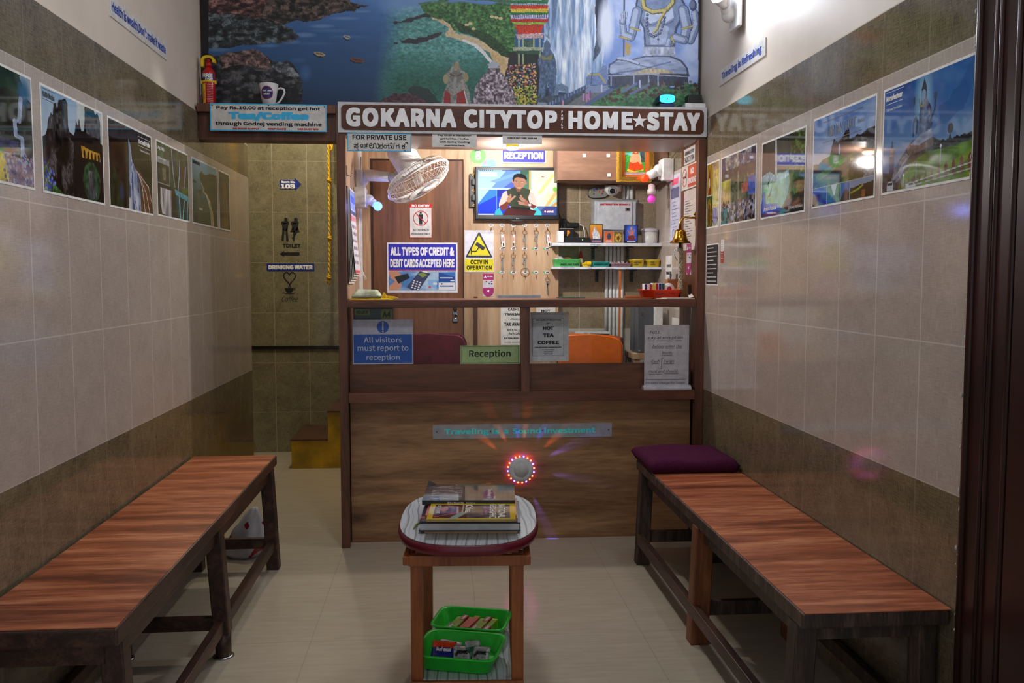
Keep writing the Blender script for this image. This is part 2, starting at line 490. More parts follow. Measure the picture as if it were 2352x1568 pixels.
# ------------------------------------------------------------------ painter for printed pictures
_rs = np.random.RandomState(3)
def vnoise(X, Y, seed=0):
    r = np.random.RandomState(seed).rand(64, 64)
    xi, yi = np.floor(X).astype(int), np.floor(Y).astype(int); fx, fy = X - xi, Y - yi
    fx = fx * fx * (3 - 2 * fx); fy = fy * fy * (3 - 2 * fy)
    g = lambda a, b: r[a % 64, b % 64]
    return (g(xi, yi) * (1 - fx) + g(xi + 1, yi) * fx) * (1 - fy) + (g(xi, yi + 1) * (1 - fx) + g(xi + 1, yi + 1) * fx) * fy
def fbm(X, Y, seed=0, oct=4):
    t = 0; a = 0.5; k = 1.0
    for i in range(oct):
        t = t + a * vnoise(X * k, Y * k, seed + i); a *= 0.5; k *= 2.03
    return t / (1 - 0.5 ** oct)
class Pic:
    """canvas sampled at the points of a grid; coordinates are whatever X, Y hold"""
    def __init__(s, X, Y, c):
        s.X, s.Y = X, Y; s.a = np.zeros(X.shape + (3,)); s.a[:] = c
        s.rng = random.Random(5)
    @staticmethod
    def unit(nx, ny, c, asp=1.0):
        x = np.linspace(0, 1, nx); y = np.linspace(0, 1, ny); X, Y = np.meshgrid(x, y)
        return Pic(X, Y, c)
    def put(s, m, c, nz=0.0, ns=(10, 10), seed=1, alpha=1.0, c2=None):
        if not m.any(): return s
        if c2 is None: col = np.array(c, float)[None, :] * np.ones((m.sum(), 1))
        else:
            f = np.clip((fbm(s.X[m] * ns[0], s.Y[m] * ns[1], seed + 50, 4) - 0.3) / 0.4, 0, 1)[:, None]
            col = np.array(c, float) * (1 - f) + np.array(c2, float) * f
        if nz:
            k = 1 + nz * 2 * (fbm(s.X[m] * ns[0] * 2, s.Y[m] * ns[1] * 2, seed, 4) - 0.5)
            col = col * k[:, None]
        al = alpha[m][:, None] if isinstance(alpha, np.ndarray) else alpha
        s.a[m] = s.a[m] * (1 - al) + np.clip(col, 0, 255) * al
        return s
    def inside(s, pts):
        m = np.zeros(s.X.shape, bool)
        xs = [p[0] for p in pts]; ys = [p[1] for p in pts]
        bb = (s.X >= min(xs)) & (s.X <= max(xs)) & (s.Y >= min(ys)) & (s.Y <= max(ys))
        x, y = s.X[bb], s.Y[bb]; r = np.zeros(x.shape, bool)
        for (x0, y0), (x1, y1) in zip(pts, pts[1:] + pts[:1]):
            if y0 == y1: continue
            c = ((y0 > y) != (y1 > y)) & (x < (x1 - x0) * (y - y0) / (y1 - y0) + x0)
            r ^= c
        m[bb] = r; return m
    def rough(s, pts, amp, it=3):
        for _ in range(it):
            q = []
            for a, b in zip(pts, pts[1:] + pts[:1]):
                q.append(a)
                d = math.hypot(b[0] - a[0], b[1] - a[1]) * amp
                q.append(((a[0] + b[0]) / 2 + s.rng.uniform(-d, d), (a[1] + b[1]) / 2 + s.rng.uniform(-d, d)))
            pts = q
        return pts
    def poly(s, pts, c, rough=0.0, **k):
        if rough: pts = s.rough(list(pts), rough)
        return s.put(s.inside(list(pts)), c, **k)
    def rect(s, x0, y0, x1, y1, c, **k): return s.put((s.X >= x0) & (s.X < x1) & (s.Y >= y0) & (s.Y < y1), c, **k)
    def rock(s, pts, dark, mid, light, sx, sy, seed=1, rough=0.1):
        # faceted rock face: ridges and cracks of the stone itself
        pts = s.rough(list(pts), rough) if rough else pts
        m = s.inside(pts)
        if not m.any(): return s
        x, y = s.X[m] * sx, s.Y[m] * sy
        wx = x + 1.2 * fbm(x * 0.7, y * 0.7, seed + 9); wy = y + 1.2 * fbm(x * 0.7, y * 0.7, seed + 19)
        f = fbm(wx, wy, seed, 5); r = 1 - np.abs(2 * fbm(wx * 1.7, wy * 1.7, seed + 30, 4) - 1)
        t = np.clip((f - 0.32) / 0.36, 0, 1)[:, None]; c = np.clip((r - 0.86) / 0.12, 0, 1)[:, None]
        D, M, L = (np.array(v, float) for v in (dark, mid, light))
        col = np.where(t < 0.5, D + (M - D) * t * 2, M + (L - M) * (t - 0.5) * 2)
        s.a[m] = col * (1 - 0.55 * c); return s
    def ell(s, cx, cy, rx, ry, c, soft=0.0, **k):
        d = ((s.X - cx) / rx) ** 2 + ((s.Y - cy) / ry) ** 2
        if soft: return s.put(d < 1, c, alpha=np.clip((1 - d) / soft, 0, 1) * k.pop('alpha', 1.0), **k)
        return s.put(d < 1, c, **k)
    def line(s, pts, w, c, ay=1.0, **k):
        m = np.zeros(s.X.shape, bool)
        for i, ((x0, y0), (x1, y1)) in enumerate(zip(pts, pts[1:])):
            dx, dy = x1 - x0, (y1 - y0) * ay; L = dx * dx + dy * dy + 1e-12
            t = np.clip(((s.X - x0) * dx + (s.Y - y0) * ay * dy) / L, 0, 1)
            ww = w[i] if isinstance(w, (list, tuple)) else w
            m |= np.hypot(s.X - x0 - t * dx, (s.Y - y0) * ay - t * dy) < ww / 2
        return s.put(m, c, **k)
    def vgrad(s, stops, m=None):
        m = np.ones(s.X.shape, bool) if m is None else m
        ys = [p for p, _ in stops]
        for ch in range(3): s.a[..., ch][m] = np.interp(s.Y[m], ys, [c[ch] for _, c in stops])
        return s
    def speck(s, m, cols, n, sx, sy, seed=0):
        r = np.random.RandomState(seed); ys, xs = np.nonzero(m)
        if len(ys) == 0: return s
        for k in range(n):
            i = r.randint(len(ys)); s_ = (s.X - s.X[ys[i], xs[i]]) / sx
            x0 = max(0, xs[i] - 14); x1 = xs[i] + 15; y0 = max(0, ys[i] - 14); y1 = ys[i] + 15
            q = (((s.X[y0:y1, x0:x1] - s.X[ys[i], xs[i]]) / sx) ** 2 + ((s.Y[y0:y1, x0:x1] - s.Y[ys[i], xs[i]]) / sy) ** 2) < r.uniform(0.3, 1.0)
            s.a[y0:y1, x0:x1][q] = cols[r.randint(len(cols))]
        return s
    def streaks(s, m, c, nx, ny, thr=0.5, seed=0, alpha=1.0):
        f = fbm(s.X * nx, s.Y * ny, seed, 3)
        return s.put(m & (f > thr), c, alpha=alpha)
def picture_mesh(name, parent, pic, x0, x1, z0, z1, y, mat):
    """grid mesh carrying the canvas; rows run from the top down, local coordinates of the parent"""
    ny, nx = pic.X.shape
    gx, gz = np.meshgrid(np.linspace(x0, x1, nx), np.linspace(z1, z0, ny))
    co = np.empty((nx * ny, 3)); co[:, 0] = gx.ravel(); co[:, 1] = y; co[:, 2] = gz.ravel()
    i = np.arange(nx * ny).reshape(ny, nx)
    q = np.stack([i[:-1, :-1], i[1:, :-1], i[1:, 1:], i[:-1, 1:]], -1).reshape(-1, 4)
    me = bpy.data.meshes.new(name)
    me.vertices.add(nx * ny); me.vertices.foreach_set('co', co.ravel())
    me.loops.add(q.size); me.loops.foreach_set('vertex_index', q.ravel())
    me.polygons.add(len(q)); me.polygons.foreach_set('loop_start', np.arange(len(q)) * 4)
    me.update(calc_edges=True)
    at = me.color_attributes.new('picture', 'FLOAT_COLOR', 'POINT')
    c = np.clip(pic.a, 0, 255) / 255.0
    l = np.where(c <= 0.04045, c / 12.92, ((c + 0.055) / 1.055) ** 2.4)
    out = np.ones((nx * ny, 4), 'f'); out[:, :3] = l.reshape(-1, 3)
    at.data.foreach_set('color', out.ravel())
    me.materials.append(mat)
    o = bpy.data.objects.new(name, me); COL.objects.link(o); o.parent = parent
    return o

# ================================================================== THE SETTING
MATS_SIDE = [FL('tile_dark_side'), FL('tile_light_side'), FL('wall_paint'), flat('grout', (200, 192, 180), 0.8)]
def side_wall(name, xa, xb, y0, y1, out):
    m = MB()
    for mi, z0, z1 in ((0, 0, 0.755), (1, 0.755, 1.88), (0, 1.88, 2.065)):
        m.mi = mi; m.box(xa, xb, y0, y1, z0, z1)
    m.mi = 3
    g = (xb - 0.012, xb - 0.001) if out > 0 else (xa + 0.001, xa + 0.012)
    m.box(g[0], g[1], y0, y1, 2.065, 2.069)
    m.mi = 2
    if out > 0: m.box(xa, xb - 0.008, y0, y1, 2.065, 3.1)
    else: m.box(xa + 0.008, xb, y0, y1, 2.065, 3.1)
    return struct(m.build(name, MATS_SIDE))
struct(B(-2.6, 1.5, 0.3, 6.85, -0.06, 0).build('floor', FL('floor_tile')))
struct(B(-2.6, 1.5, 0.3, 6.85, 3.1, 3.16).build('ceiling', FL('wall_paint')))
side_wall('wall_left', XL - 0.12, XL, 0.6, 5.37, 1)
side_wall('wall_right', XR, XR + 0.12, 2.08, 5.29, -1)
struct(B(-2.6, 1.42, YE, YE + 0.1, 0, 3.1).build('wall_end', FL('tile_dark_end')))
struct(B(-2.7, -2.6, 5.3, 6.85, 0, 3.1).build('wall_passage', FL('tile_dark_side')))
struct(B(-2.6, XL - 0.12, 5.27, 5.37, 0, 3.1).build('wall_corner', FL('tile_dark_end')))
struct(B(XR + 0.02, XR + 0.12, 5.29, YE, 0, 3.1).build('wall_stair', FL('tile_dark_side')))
m = MB(); m.mi = 0; m.box(XL, XR, 4.41, 4.60, 2.101, 3.1); m.mi = 1
struct(m.build('wall_mural', [FL('wall_paint')]))
m = MB(); m.box(0.60, XR, YB, YB + 0.08, 0.995, 2.3); m.mi = 1; m.box(0.60, XR, YB, YB + 0.08, 0, 0.995)
struct(m.build('wall_desk', [FL('tile_dark_desk'), FL('tile_light_desk')]))
m = MB()
m.box(0.137, 0.689, YD, YD + 0.035, 0, 2.3); m.box(-0.445, 0.137, YD, YD + 0.035, 1.978, 2.3); m.box(-0.445, -0.398, YD, YD + 0.035, 0, 1.978)
struct(m.build('wall_partition', FL('light_wood')))
struct(B(-0.49, XR, 4.60, 5.36, 2.3, 2.34).build('ceiling', flat('ceiling_white', (222, 214, 202), 0.6)))
d = struct(B(-0.385, 0.132, YD + 0.006, YD + 0.034, 0.004, 1.97, 0.002).build('door_1', FL('door_wood')))
m = MB()
for z in (1.095, 1.055): m.box(0.07, 0.10, YD - 0.004, YD + 0.006, z - 0.012, z + 0.012, 0.003)
m.tube([(0.085, YD - 0.006, 1.16), (0.085, YD - 0.007, 1.10)], 0.010)
m.ringtorus((0.088, YD - 0.010, 1.075), (0, 1, 0), 0.013, 0.003)
m.build('door_latch', METAL, d)
m = MB(); m.box(-0.398, -0.385, YD + 0.002, YD + 0.035, 0, 1.978); m.box(0.132, 0.137, YD + 0.002, YD + 0.035, 0, 1.978); m.box(-0.385, 0.132, YD + 0.002, YD + 0.035, 1.971, 1.978)
m.build('door_frame', flat('dark_gap', (52, 32, 22), 0.6), d)
struct(B(-2.6, -0.49, YE - 0.014, YE, 0.772, 0.796, 0.003).build('trim_1', flat('black_granite', (22, 20, 20), 0.25)))
struct(B(0.192, 0.214, YD - 0.018, YD, 0.72, 1.19).build('trim_2', FL('frame_wood')))

# dark varnished door frame beside the camera
m = MB()
m.box(1.274, 1.50, 1.30, 2.078, 0, 3.1, 0.004)
for yy, r in ((2.056, 0.010), (1.990, 0.007), (1.972, 0.007), (1.905, 0.009)):
    m.cyl((1.274, yy, 0), (1.274, yy, 3.1), r, n=14)
m.box(1.266, 1.274, 1.30, 1.885, 0, 3.1)
fr = struct(m.build('door_2', flat('dark_varnish', (44, 18, 14), 0.34, var=0.25, scale=5)))
m = MB(); rr = random.Random(4)
for k in range(46):
    z = rr.uniform(0.05, 2.4); m.sphere((1.268, 2.064 + rr.uniform(-0.004, 0.008), z), rr.uniform(0.0015, 0.004), 6, 4, rr.uniform(1, 3))
m.build('chipped_paint', flat('chip_white', (190, 186, 180), 0.8), fr)

# ================================================================== RECEPTION COUNTER
xa, xb = -0.441, 1.245
ctr = thing('reception_counter', 'brown laminated reception counter with glazed front and tall side posts', 'counter', (0.4, Y0, 0))
FW, RW = FL('frame_wood'), FL('rail_wood')
B(-0.481, xa, Y0, 4.312, 0, 1.965, 0.0015).build('post', FW, ctr)
pr = B(xb, 1.284, Y0, 4.312, 0, 1.965, 0.0015).build('post', FW, ctr)
m = MB(); m.box(-0.481, -0.455, 4.312, 4.605, 0, 1.9645); m.box(-0.481, -0.455, 4.605, YD - 0.001, 0, 2.298); m.build('side_panel', FW, ctr)
m = MB(); m.box(-0.455, -0.446, 4.312, 4.605, 1.196, 1.9645); m.box(-0.455, -0.446, 4.605, YD - 0.001, 1.196, 2.298); m.build('lining', FL('light_wood'), ctr)
B(1.262, 1.2842, 4.312, 4.645, 0, 1.965).build('side_panel', FW, ctr)
B(-0.481, 1.284, Y0 + 0.012, 4.72, 1.965, 2.10, 0.002).build('top_beam', flat('soffit_wood', (120, 92, 78), 0.35, var=0.1, scale=3), ctr)
B(xa, xb, Y0 + 0.004, 4.62, 1.157, 1.1945, 0.0015).build('ledge', RW, ctr)
dx0, dx1 = onY(1197, 800, 4.28).x, onY(1217, 800, 4.28).x
B(dx0, dx1, 4.28, 4.36, 0.7495, 1.1565).build('divider', FW, ctr)
B(xa, xb, 4.278, 4.36, 0.702, 0.749, 0.0015).build('lower_rail', RW, ctr)
B(xa, xb, 4.36, 4.376, 0.7495, 0.877).build('recess_board', FL('recess_wood'), ctr)
B(xa, xb, YP, 4.38, 0.0, 0.7015).build('front_panel', FL('panel_wood'), ctr)
for x0, x1 in ((xa, dx0), (dx1, xb)):
    B(x0, x1, 4.364, 4.368, 0.8775, 1.1565).build('glass_pane', FL('clear_glass'), ctr)

# overhead shelf over the passage
bm_ = MB(); bm_.box(XL + 0.002, -0.482, Y0, 4.409, 2.062, 2.10, 0.002)
ob = bm_.build('overhead_beam', FW, org=(-0.8, Y0, 1.94))
tag(ob, 'brown wooden beam over the passage carrying the mug and red extinguisher', 'beam')
B(XL + 0.002, -0.482, Y0 + 0.03, 4.409, 1.94, 2.0615).build('fascia', FW, ob)

# desk behind the counter
dk = thing('reception_desk', 'low work desk behind the glazed counter front', 'desk', (0.4, 4.55, 0))
B(xa + 0.01, 1.25, 4.392, 4.78, 0.80, 0.825, 0.002).build('desk_top', FL('light_wood'), dk)
for x in (-0.40, 1.20):
    B(x - 0.015, x + 0.015, 4.40, 4.76, 0, 0.7995).build('side_support', FW, dk)

# stairs behind the counter
st = thing('staircase', 'yellow painted stairs with dark treads rising behind the counter', 'stairs', (-0.85, 6.4, 0))
YS = flat('stair_yellow', (176, 142, 20), 0.3, var=0.2, scale=6); TR = flat('stair_tread', (78, 52, 40), 0.4, var=0.2, scale=8)
for k in range(5):
    x0 = -1.018 + 0.247 * k
    B(x0, min(x0 + 0.247, XR) if k < 4 else 0.6, 6.11, YE - 0.001, 0.0, 0.192 * (k + 1)).build('step', YS, st)
    B(x0 - 0.006, min(x0 + 0.247, XR) if k < 4 else 0.6, 6.105, YE - 0.001, 0.192 * (k + 1), 0.192 * (k + 1) + 0.010 - 0.0).build('tread', TR, st)

# ================================================================== LAMPS
lp = thing('wall_lamp', 'white bulb holder with lit bulb high on the right wall', 'lamp', (XR - 0.008, 3.83, 2.45))
pc = onX(1698, 30, XR)
B(XR - 0.026, XR - 0.0085, 3.765, 3.885, 2.362, 2.56, 0.004).build('mounting_plate', WHITE, lp)
hb = Vector((XR - 0.026, 3.835, 2.425))
ax = Vector((-0.62, -0.62, 0.48)).normalized()
m = MB(); m.sphere(hb + Vector((-0.018, 0, 0)), 0.033, 20, 12); m.cyl(hb + Vector((-0.018, 0, 0)), hb + Vector((-0.018, 0, 0)) + ax * 0.048, 0.021)
m.build('bulb_holder', WHITE, lp)
b0 = hb + Vector((-0.018, 0, 0)) + ax * 0.049
m = MB(); m.lathe(b0, ax, [(0.013, 0), (0.014, 0.012), (0.020, 0.020), (0.029, 0.055), (0.030, 0.060)], 24)
m.build('bulb_base', WHITE, lp)
m = MB(); m.lathe(b0 + ax * 0.061, ax, [(0.030 * math.cos(a), 0.034 * math.sin(a)) for a in [PI / 2 * k / 7 for k in range(8)]], 20)
m.build('bulb', glow('bulb_white', (232, 240, 255), L_MAIN * 16), lp)

dl = thing('ceiling_puck_lamp', 'small round yellow banded lamp glowing under the counter top beam', 'lamp', onY(1177, 333, 4.5))
c = Vector(onY(1177, 333, 4.5)); c.z = 1.965; dl.location = c
m = MB(); m.lathe(c + Vector((0, 0, -0.016)), (0, 0, 1), [(0.030, 0), (0.032, 0.004), (0.032, 0.016)], 28); m.build('lamp_body', flat('lamp_amber', (240, 186, 30), 0.35), dl)
m = MB(); m.lathe(c + Vector((0, 0, -0.030)), (0, 0, 1), [(0.001, 0), (0.018, 0.001), (0.028, 0.006), (0.029, 0.0138)], 28); m.build('diffuser', glow('lamp_diffuser', (255, 236, 200), 12), dl)
def point(parent, loc, power, col, r=0.03):
    l = bpy.data.lights.new('lamp_light', 'POINT'); l.energy = power; l.color = col; l.shadow_soft_size = r
    o = bpy.data.objects.new('lamp_light', l); COL.objects.link(o); o.parent = parent; o.location = Vector(loc) - parent.location; return o
point(dl, c + Vector((0, 0, -0.07)), L_DESK * 0.75, (1.0, 0.97, 0.93), 0.02)

tl = thing('fill_tube', 'added white fill tube, unseen behind the counter beam', 'lamp', (0.55, 4.80, 2.30))  # unseen tube added to brighten the space behind the counter
B(0.05, 1.05, 4.78, 4.82, 2.268, 2.2995, 0.003).build('batten', WHITE, tl)
m = MB(); m.cyl((0.07, 4.80, 2.250), (1.03, 4.80, 2.250), 0.014, n=18); m.build('tube', glow('tube_white', (246, 248, 255), 62), tl)
cl = thing('lobby_fill_lamp', 'added round fill lamp, unseen above the middle of the lobby', 'lamp', (0.10, 2.55, 3.1))  # lamp added out of view to even out the lobby light
m = MB(); m.lathe((0.10, 2.55, 3.0995), (0, 0, -1), [(0.15, 0), (0.155, 0.012), (0.15, 0.022)], 40); m.build('lamp_base', WHITE, cl)
m = MB(); m.lathe((0.10, 2.55, 3.077), (0, 0, -1), [(0.148, 0), (0.135, 0.022), (0.09, 0.036), (0.001, 0.042)], 40, True, False); m.build('diffuser', glow('lobby_fill', (244, 248, 255), L_FILL), cl)

pl = thing('passage_lamp', 'bare bulb under the passage ceiling', 'lamp', (-0.75, 5.75, 3.1))
m = MB(); m.cyl((-0.75, 5.75, 3.099), (-0.75, 5.75, 3.04), 0.03); m.build('bulb_holder', WHITE, pl)
m = MB(); m.sphere((-0.75, 5.75, 3.005), 0.034); m.build('bulb', glow('bulb_warm', (255, 220, 160), 6), pl)
point(pl, (-0.75, 5.75, 2.93), L_PASS, (1.0, 0.92, 0.74), 0.035)

# coloured bulbs at the desk
def bulb_unit(name, label, parts, org):
    t = thing(name, label, 'bulb', org)
    for nm, mb, mt in parts: mb.build(nm, mt, t)
    return t
q = onX(830, 453, -0.446)
bx = (-0.446, 4.80)
p0 = onY(832, 453, 4.74); bz = p0.z
mb1 = MB(); mb1.box(-0.4455, -0.385, 4.72, 4.84, bz - 0.052, bz + 0.052, 0.004)
mb2 = MB(); mb2.sphere((-0.372, 4.77, bz - 0.010), 0.028); mb2.cyl((-0.372, 4.77, bz - 0.012), (-0.343, 4.765, bz - 0.030), 0.021)
mb3 = MB(); bc = Vector((-0.325, 4.76, bz - 0.044)); mb3.sphere(bc, 0.0235)
bb = bulb_unit('blue_bulb', 'lit blue night bulb in a white holder beneath the wall fan', [('switch_box', mb1, WHITE), ('bulb_holder', mb2, WHITE), ('bulb', mb3, glow('bulb_blue', (70, 110, 255), 7, (60, 90, 255)))], (-0.446, 4.78, bz))
point(bb, bc + Vector((0.03, -0.03, -0.01)), 0.35, (0.25, 0.3, 1.0), 0.02)
ob_ = onY(1480, 409, 4.92); hb_ = onY(1502, 392, 4.95)
mb1 = MB(); zz = hb_.z; mb1.box(XR - 0.062, XR - 0.001, 4.875, 4.985, zz - 0.06, zz + 0.06, 0.004)
mb2 = MB(); mb2.sphere((XR - 0.072, 4.925, zz + 0.0), 0.034); mb2.cyl((XR - 0.072, 4.925, zz - 0.004), ob_ + Vector((0.020, 0, 0.012)), 0.026, 0.023)
mb3 = MB(); mb3.sphere(ob_, 0.0225)
bulb_unit('orange_bulb', 'orange night bulb in a white holder before the framed saint picture', [('switch_box', mb1, WHITE), ('bulb_holder', mb2, WHITE), ('bulb', mb3, glow('bulb_orange', (255, 60, 10), 0.7, (250, 80, 20)))], (XR - 0.001, 4.93, zz))
pb = onY(1496, 457, 4.93)
mb1 = MB(); mb1.tube([(XR - 0.03, 4.93, zz - 0.06), (pb.x + 0.005, 4.93, pb.z + 0.10), (pb.x, 4.93, pb.z + 0.085)], 0.006)
mb2 = MB(); mb2.lathe(pb + Vector((0, 0, 0.026)), (0, 0, 1), [(0.022, 0), (0.023, 0.026), (0.020, 0.028), (0.019, 0.05), (0.010, 0.058)], 24)
mb3 = MB(); mb3.sphere(pb, 0.0225)
bulb_unit('pink_bulb', 'pink night bulb hanging from a pale holder below the orange bulb', [('cable', mb1, BLACK), ('bulb_holder', mb2, flat('holder_pink', (226, 206, 206), 0.4)), ('bulb', mb3, glow('bulb_pink', (240, 60, 200), 0.35, (240, 80, 200)))], (XR - 0.03, 4.93, zz - 0.06))

# sunflower LED disc on the counter front
lc = onY(1197, 1079, 4.335); LR = 0.066
ld = thing('led_disc_lamp', 'round grey lamp ringed by red and blue lights on the counter front', 'lamp', (lc.x, YP, lc.z))
m = MB(); m.lathe((lc.x, YP - 0.0005, lc.z), (0, -1, 0), [(LR - 0.006, 0), (LR - 0.004, 0.018), (LR - 0.006, 0.026), (LR * 0.60, 0.027)], 40)
m.build('housing', flat('disc_grey', (214, 216, 218), 0.4), ld)
m = MB(); m.lathe((lc.x, YP - 0.0276, lc.z), (0, -1, 0), [(LR * 0.56, 0), (LR * 0.55, 0.0015), (0.001, 0.0018)], 40)
m.build('cover', flat('disc_grey_dark', (198, 200, 202), 0.4), ld)
RED_L, BLU_L = glow('led_red', (255, 70, 30), 16), glow('led_blue', (90, 70, 255), 16)
for k in range(20):
    a = 2 * PI * k / 20 + 0.1
    p = Vector((lc.x + LR * math.cos(a), YP - 0.014, lc.z + LR * math.sin(a)))
    m = MB(); m.sphere(p, 0.0042, 8, 6); m.build('led', RED_L if k % 3 != 1 else BLU_L, ld)
BL, OR = (0.12, 0.10, 1.0), (1.0, 0.22, 0.05)
for deg, col, pw in ((24, BL, 2.2), (-10, BL, 1.6), (-66, BL, 2.4), (-104, BL, 0.8), (42, OR, 0.8), (84, OR, 0.6), (118, OR, 0.7), (140, OR, 0.7), (205, OR, 0.9), (-88, OR, 0.6), (60, BL, 0.6), (95, BL, 0.5)):
    a = math.radians(deg); d_ = Vector((math.cos(a), 0, math.sin(a)))
    s = bpy.data.lights.new('led_beam', 'SPOT'); s.energy = pw * 3.4; s.color = col; s.spot_size = math.radians(15); s.spot_blend = 0.9; s.shadow_soft_size = 0.004
    o = bpy.data.objects.new('led_beam', s); COL.objects.link(o); o.parent = ld
    o.location = Vector((lc.x, YP - 0.020, lc.z)) + d_ * (LR + 0.008) - ld.location
    o.rotation_euler = (d_ * 1.0 + Vector((0, 0.10, 0))).to_track_quat('-Z', 'Y').to_euler()

# ================================================================== SIGNS
def psign(name, label, x0, y0, x1, y1, Y, mat, t=0.003, cat='sign', **k):
    cx, cz, w, h = pbox(x0, y0, x1, y1, Y)
    return board(name, label, cat, (cx, Y, cz), w, h, mat, 'F', t, **k)

# house sign on the beam
s = psign('house_sign', 'long brown name sign with raised white letters across the counter beam', 777, 241, 1622, 310, Y0 + 0.012, flat('sign_frame_grey', (206, 206, 208), 0.3), t=0.010)
w, h = s['_w'], s['_h']
def rounded(w, h, r, n=8):
    p = []
    for cx, cz, a in ((w/2-r, h/2-r, 0), (-w/2+r, h/2-r, PI/2), (-w/2+r, -h/2+r, PI), (w/2-r, -h/2+r, 1.5*PI)):
        p += [(cx + r * math.cos(a + PI/2*i/n), cz + r * math.sin(a + PI/2*i/n)) for i in range(n + 1)]
    return p
m = MB(); m.prism(rounded(w - 0.030, h - 0.024, 0.022), -0.0125, -0.0095)
m.build('face', wood('sign_brown', (66, 34, 20), (88, 48, 30), (100, 58, 38), 'x', 10, 4, 0.3), s, local=True)
def seg(a, b): return ((a + b) / 2 - 777) / 845 - 0.5, (b - a) / 845
for txt, a, b in (('GOKARNA', 795, 1042), ('CITYTOP', 1059, 1272), ('HOME', 1298, 1448), ('STAY', 1480, 1605)):
    cx, ww = seg(a, b)
    lettering(s, txt, cx * w, 0.0, ww * w, 0.62 * h, LETTER, 0.032, y=-0.0125, depth=0.004, spacing=1.06)
cx, ww = seg(1445, 1481)
m = MB(); R_ = ww * w / 2
m.prism([(cx * w + R_ * (1 if i % 2 == 0 else 0.40) * math.sin(PI * i / 5), R_ * (1 if i % 2 == 0 else 0.40) * math.cos(PI * i / 5)) for i in range(10)], -0.0165, -0.0124)
m.build('star', LETTER, s, local=True)
cx, ww = seg(1280, 1287)
for i, ch in enumerate('FAMILY'):
    lettering(s, ch, cx * w, (0.27 - i * 0.108) * h, None, 0.080 * h, LETTER, 0.03, y=-0.0135)

# tea and coffee sign
s = psign('tea_coffee_sign', 'grey sign with cyan edge advertising hot tea and coffee over the passage', 483, 239, 751, 302, Y0, WBOARD, t=0.005, border=CYAN, bw=0.005)
write(s, [('Pay Rs.10.00 at reception get hot', 0, 0.33, 0.89, 0.16, 0.02), ('through Godrej vending machine', 0, -0.245, 0.91, 0.185, 0.02)], INK)
write(s, [('Tea/Coffee', 0, 0.045, 0.69, 0.33, 0.042)], CYAN)
write(s, [('NO ROOM SUPPLY', -0.195, -0.415, 0.225, 0.065, 0.03), ('KEEP CLEEN', 0.07, -0.41, 0.155, 0.065, 0.03), ('USE DUST BIN', 0.335, -0.405, 0.18, 0.065, 0.03)], RED)
for i, (fx, fz) in enumerate(((-0.48, 0.42), (0, 0.45), (0.48, 0.42))):
    shape(s, 'screw', [(fx + 0.006 * math.cos(a), fz + 0.026 * math.sin(a)) for a in [2*PI*k/10 for k in range(10)]], INK)

# private use sign with hand composed second line
s = psign('private_use_sign', 'grey sign with cyan edge reading for private use below the name sign', 798, 306, 945, 348, Y0 + 0.010, WBOARD, t=0.004, border=CYAN, bw=0.004)
write(s, [('FOR PRIVATE USE', 0, 0.27, 0.84, 0.27, 0.02)], INK)
kz = -0.20
write(s, [('\u0cb8', -0.365, kz, None, 0.30, 0.02), ('\u0cb5', -0.345, kz - 0.225, None, 0.13, 0.02), ('\u0ca4', -0.215, kz, None, 0.30, 0.02),
          ('\u0c89', -0.08, kz, None, 0.30, 0.02), ('\u0caa', 0.02, kz, None, 0.30, 0.02), ('\u0caf', 0.125, kz, None, 0.28, 0.02),
          ('\u0c97', 0.285, kz, None, 0.28, 0.02), ('\u0c95', 0.375, kz, None, 0.30, 0.02), ('\u0c95', 0.395, kz - 0.235, None, 0.12, 0.02)], INK)
strokes(s, 'lettering', [[(-0.275 + 0.018 * math.cos(a), kz + 0.09 * math.sin(a)) for a in [2*PI*k/12 for k in range(13)]],
                         [(0.165, kz + 0.14), (0.185, kz + 0.17), (0.20, kz + 0.12), (0.19, kz - 0.12), (0.215, kz - 0.13), (0.225, kz - 0.02), (0.235, kz + 0.17)],
                         [(0.405, kz + 0.17), (0.43, kz + 0.20), (0.44, kz + 0.12)]], 0.0035, INK)

s = psign('tea_notice', 'small white notice about hot tea stuck under the name sign', 993, 306, 1095, 338, Y0 + 0.010, PAPER, t=0.0015)
write(s, [('Pay 10.00 at Reception', 0, 0.33, 0.75, 0.15, 0.02), ('get hot Tea / Coffee', 0, 0.09, 0.64, 0.15, 0.02), ('with Godrej Vending', 0, -0.15, 0.68, 0.17, 0.02), ('machine here', 0, -0.37, 0.45, 0.13, 0.02)], INK)
s = psign('checkout_notice', 'small white notice giving check out time under the name sign', 1154, 309, 1245, 331, Y0 + 0.010, PAPER, t=0.0015)
write(s, [('CHECK OUT TIME 10:00 AM', 0, 0.12, 0.74, 0.17, 0.03)], INK)

# slogans on the walls
a, b = onX(255, 14, XL), onX(385, 116, XL)
s = board('slogan_sign', 'white slogan sign about health and wealth on the left wall', 'sign', (XL - 0.008, (3.22 + 3.855) / 2, 2.228), 0.635, 0.070, WBOARD, 'L', 0.004)
write(s, [('Health is wealth,Don\'t make it waste', 0, 0, 0.95, 0.62, 0.015)], BLUE)
s = board('slogan_sign', 'white slogan sign saying traveling is refreshing on the right wall', 'sign', (XR + 0.008, (3.52 + 4.11) / 2, 2.215), 0.59, 0.070, WBOARD, 'R', 0.004)
write(s, [('Traveling is Refreshing', 0, 0, 0.86, 0.60, 0.02), ('.', -0.47, 0, None, 0.06, 0.05, {'mat': INK}), ('.', 0.47, 0, None, 0.06, 0.05, {'mat': INK})], BLUE)
s = psign('slogan_sign', 'silver grey slogan strip with cyan letters on the counter front', 994, 973, 1405, 1005, YP, flat('silver_board', (164, 164, 169), 0.4), t=0.003)
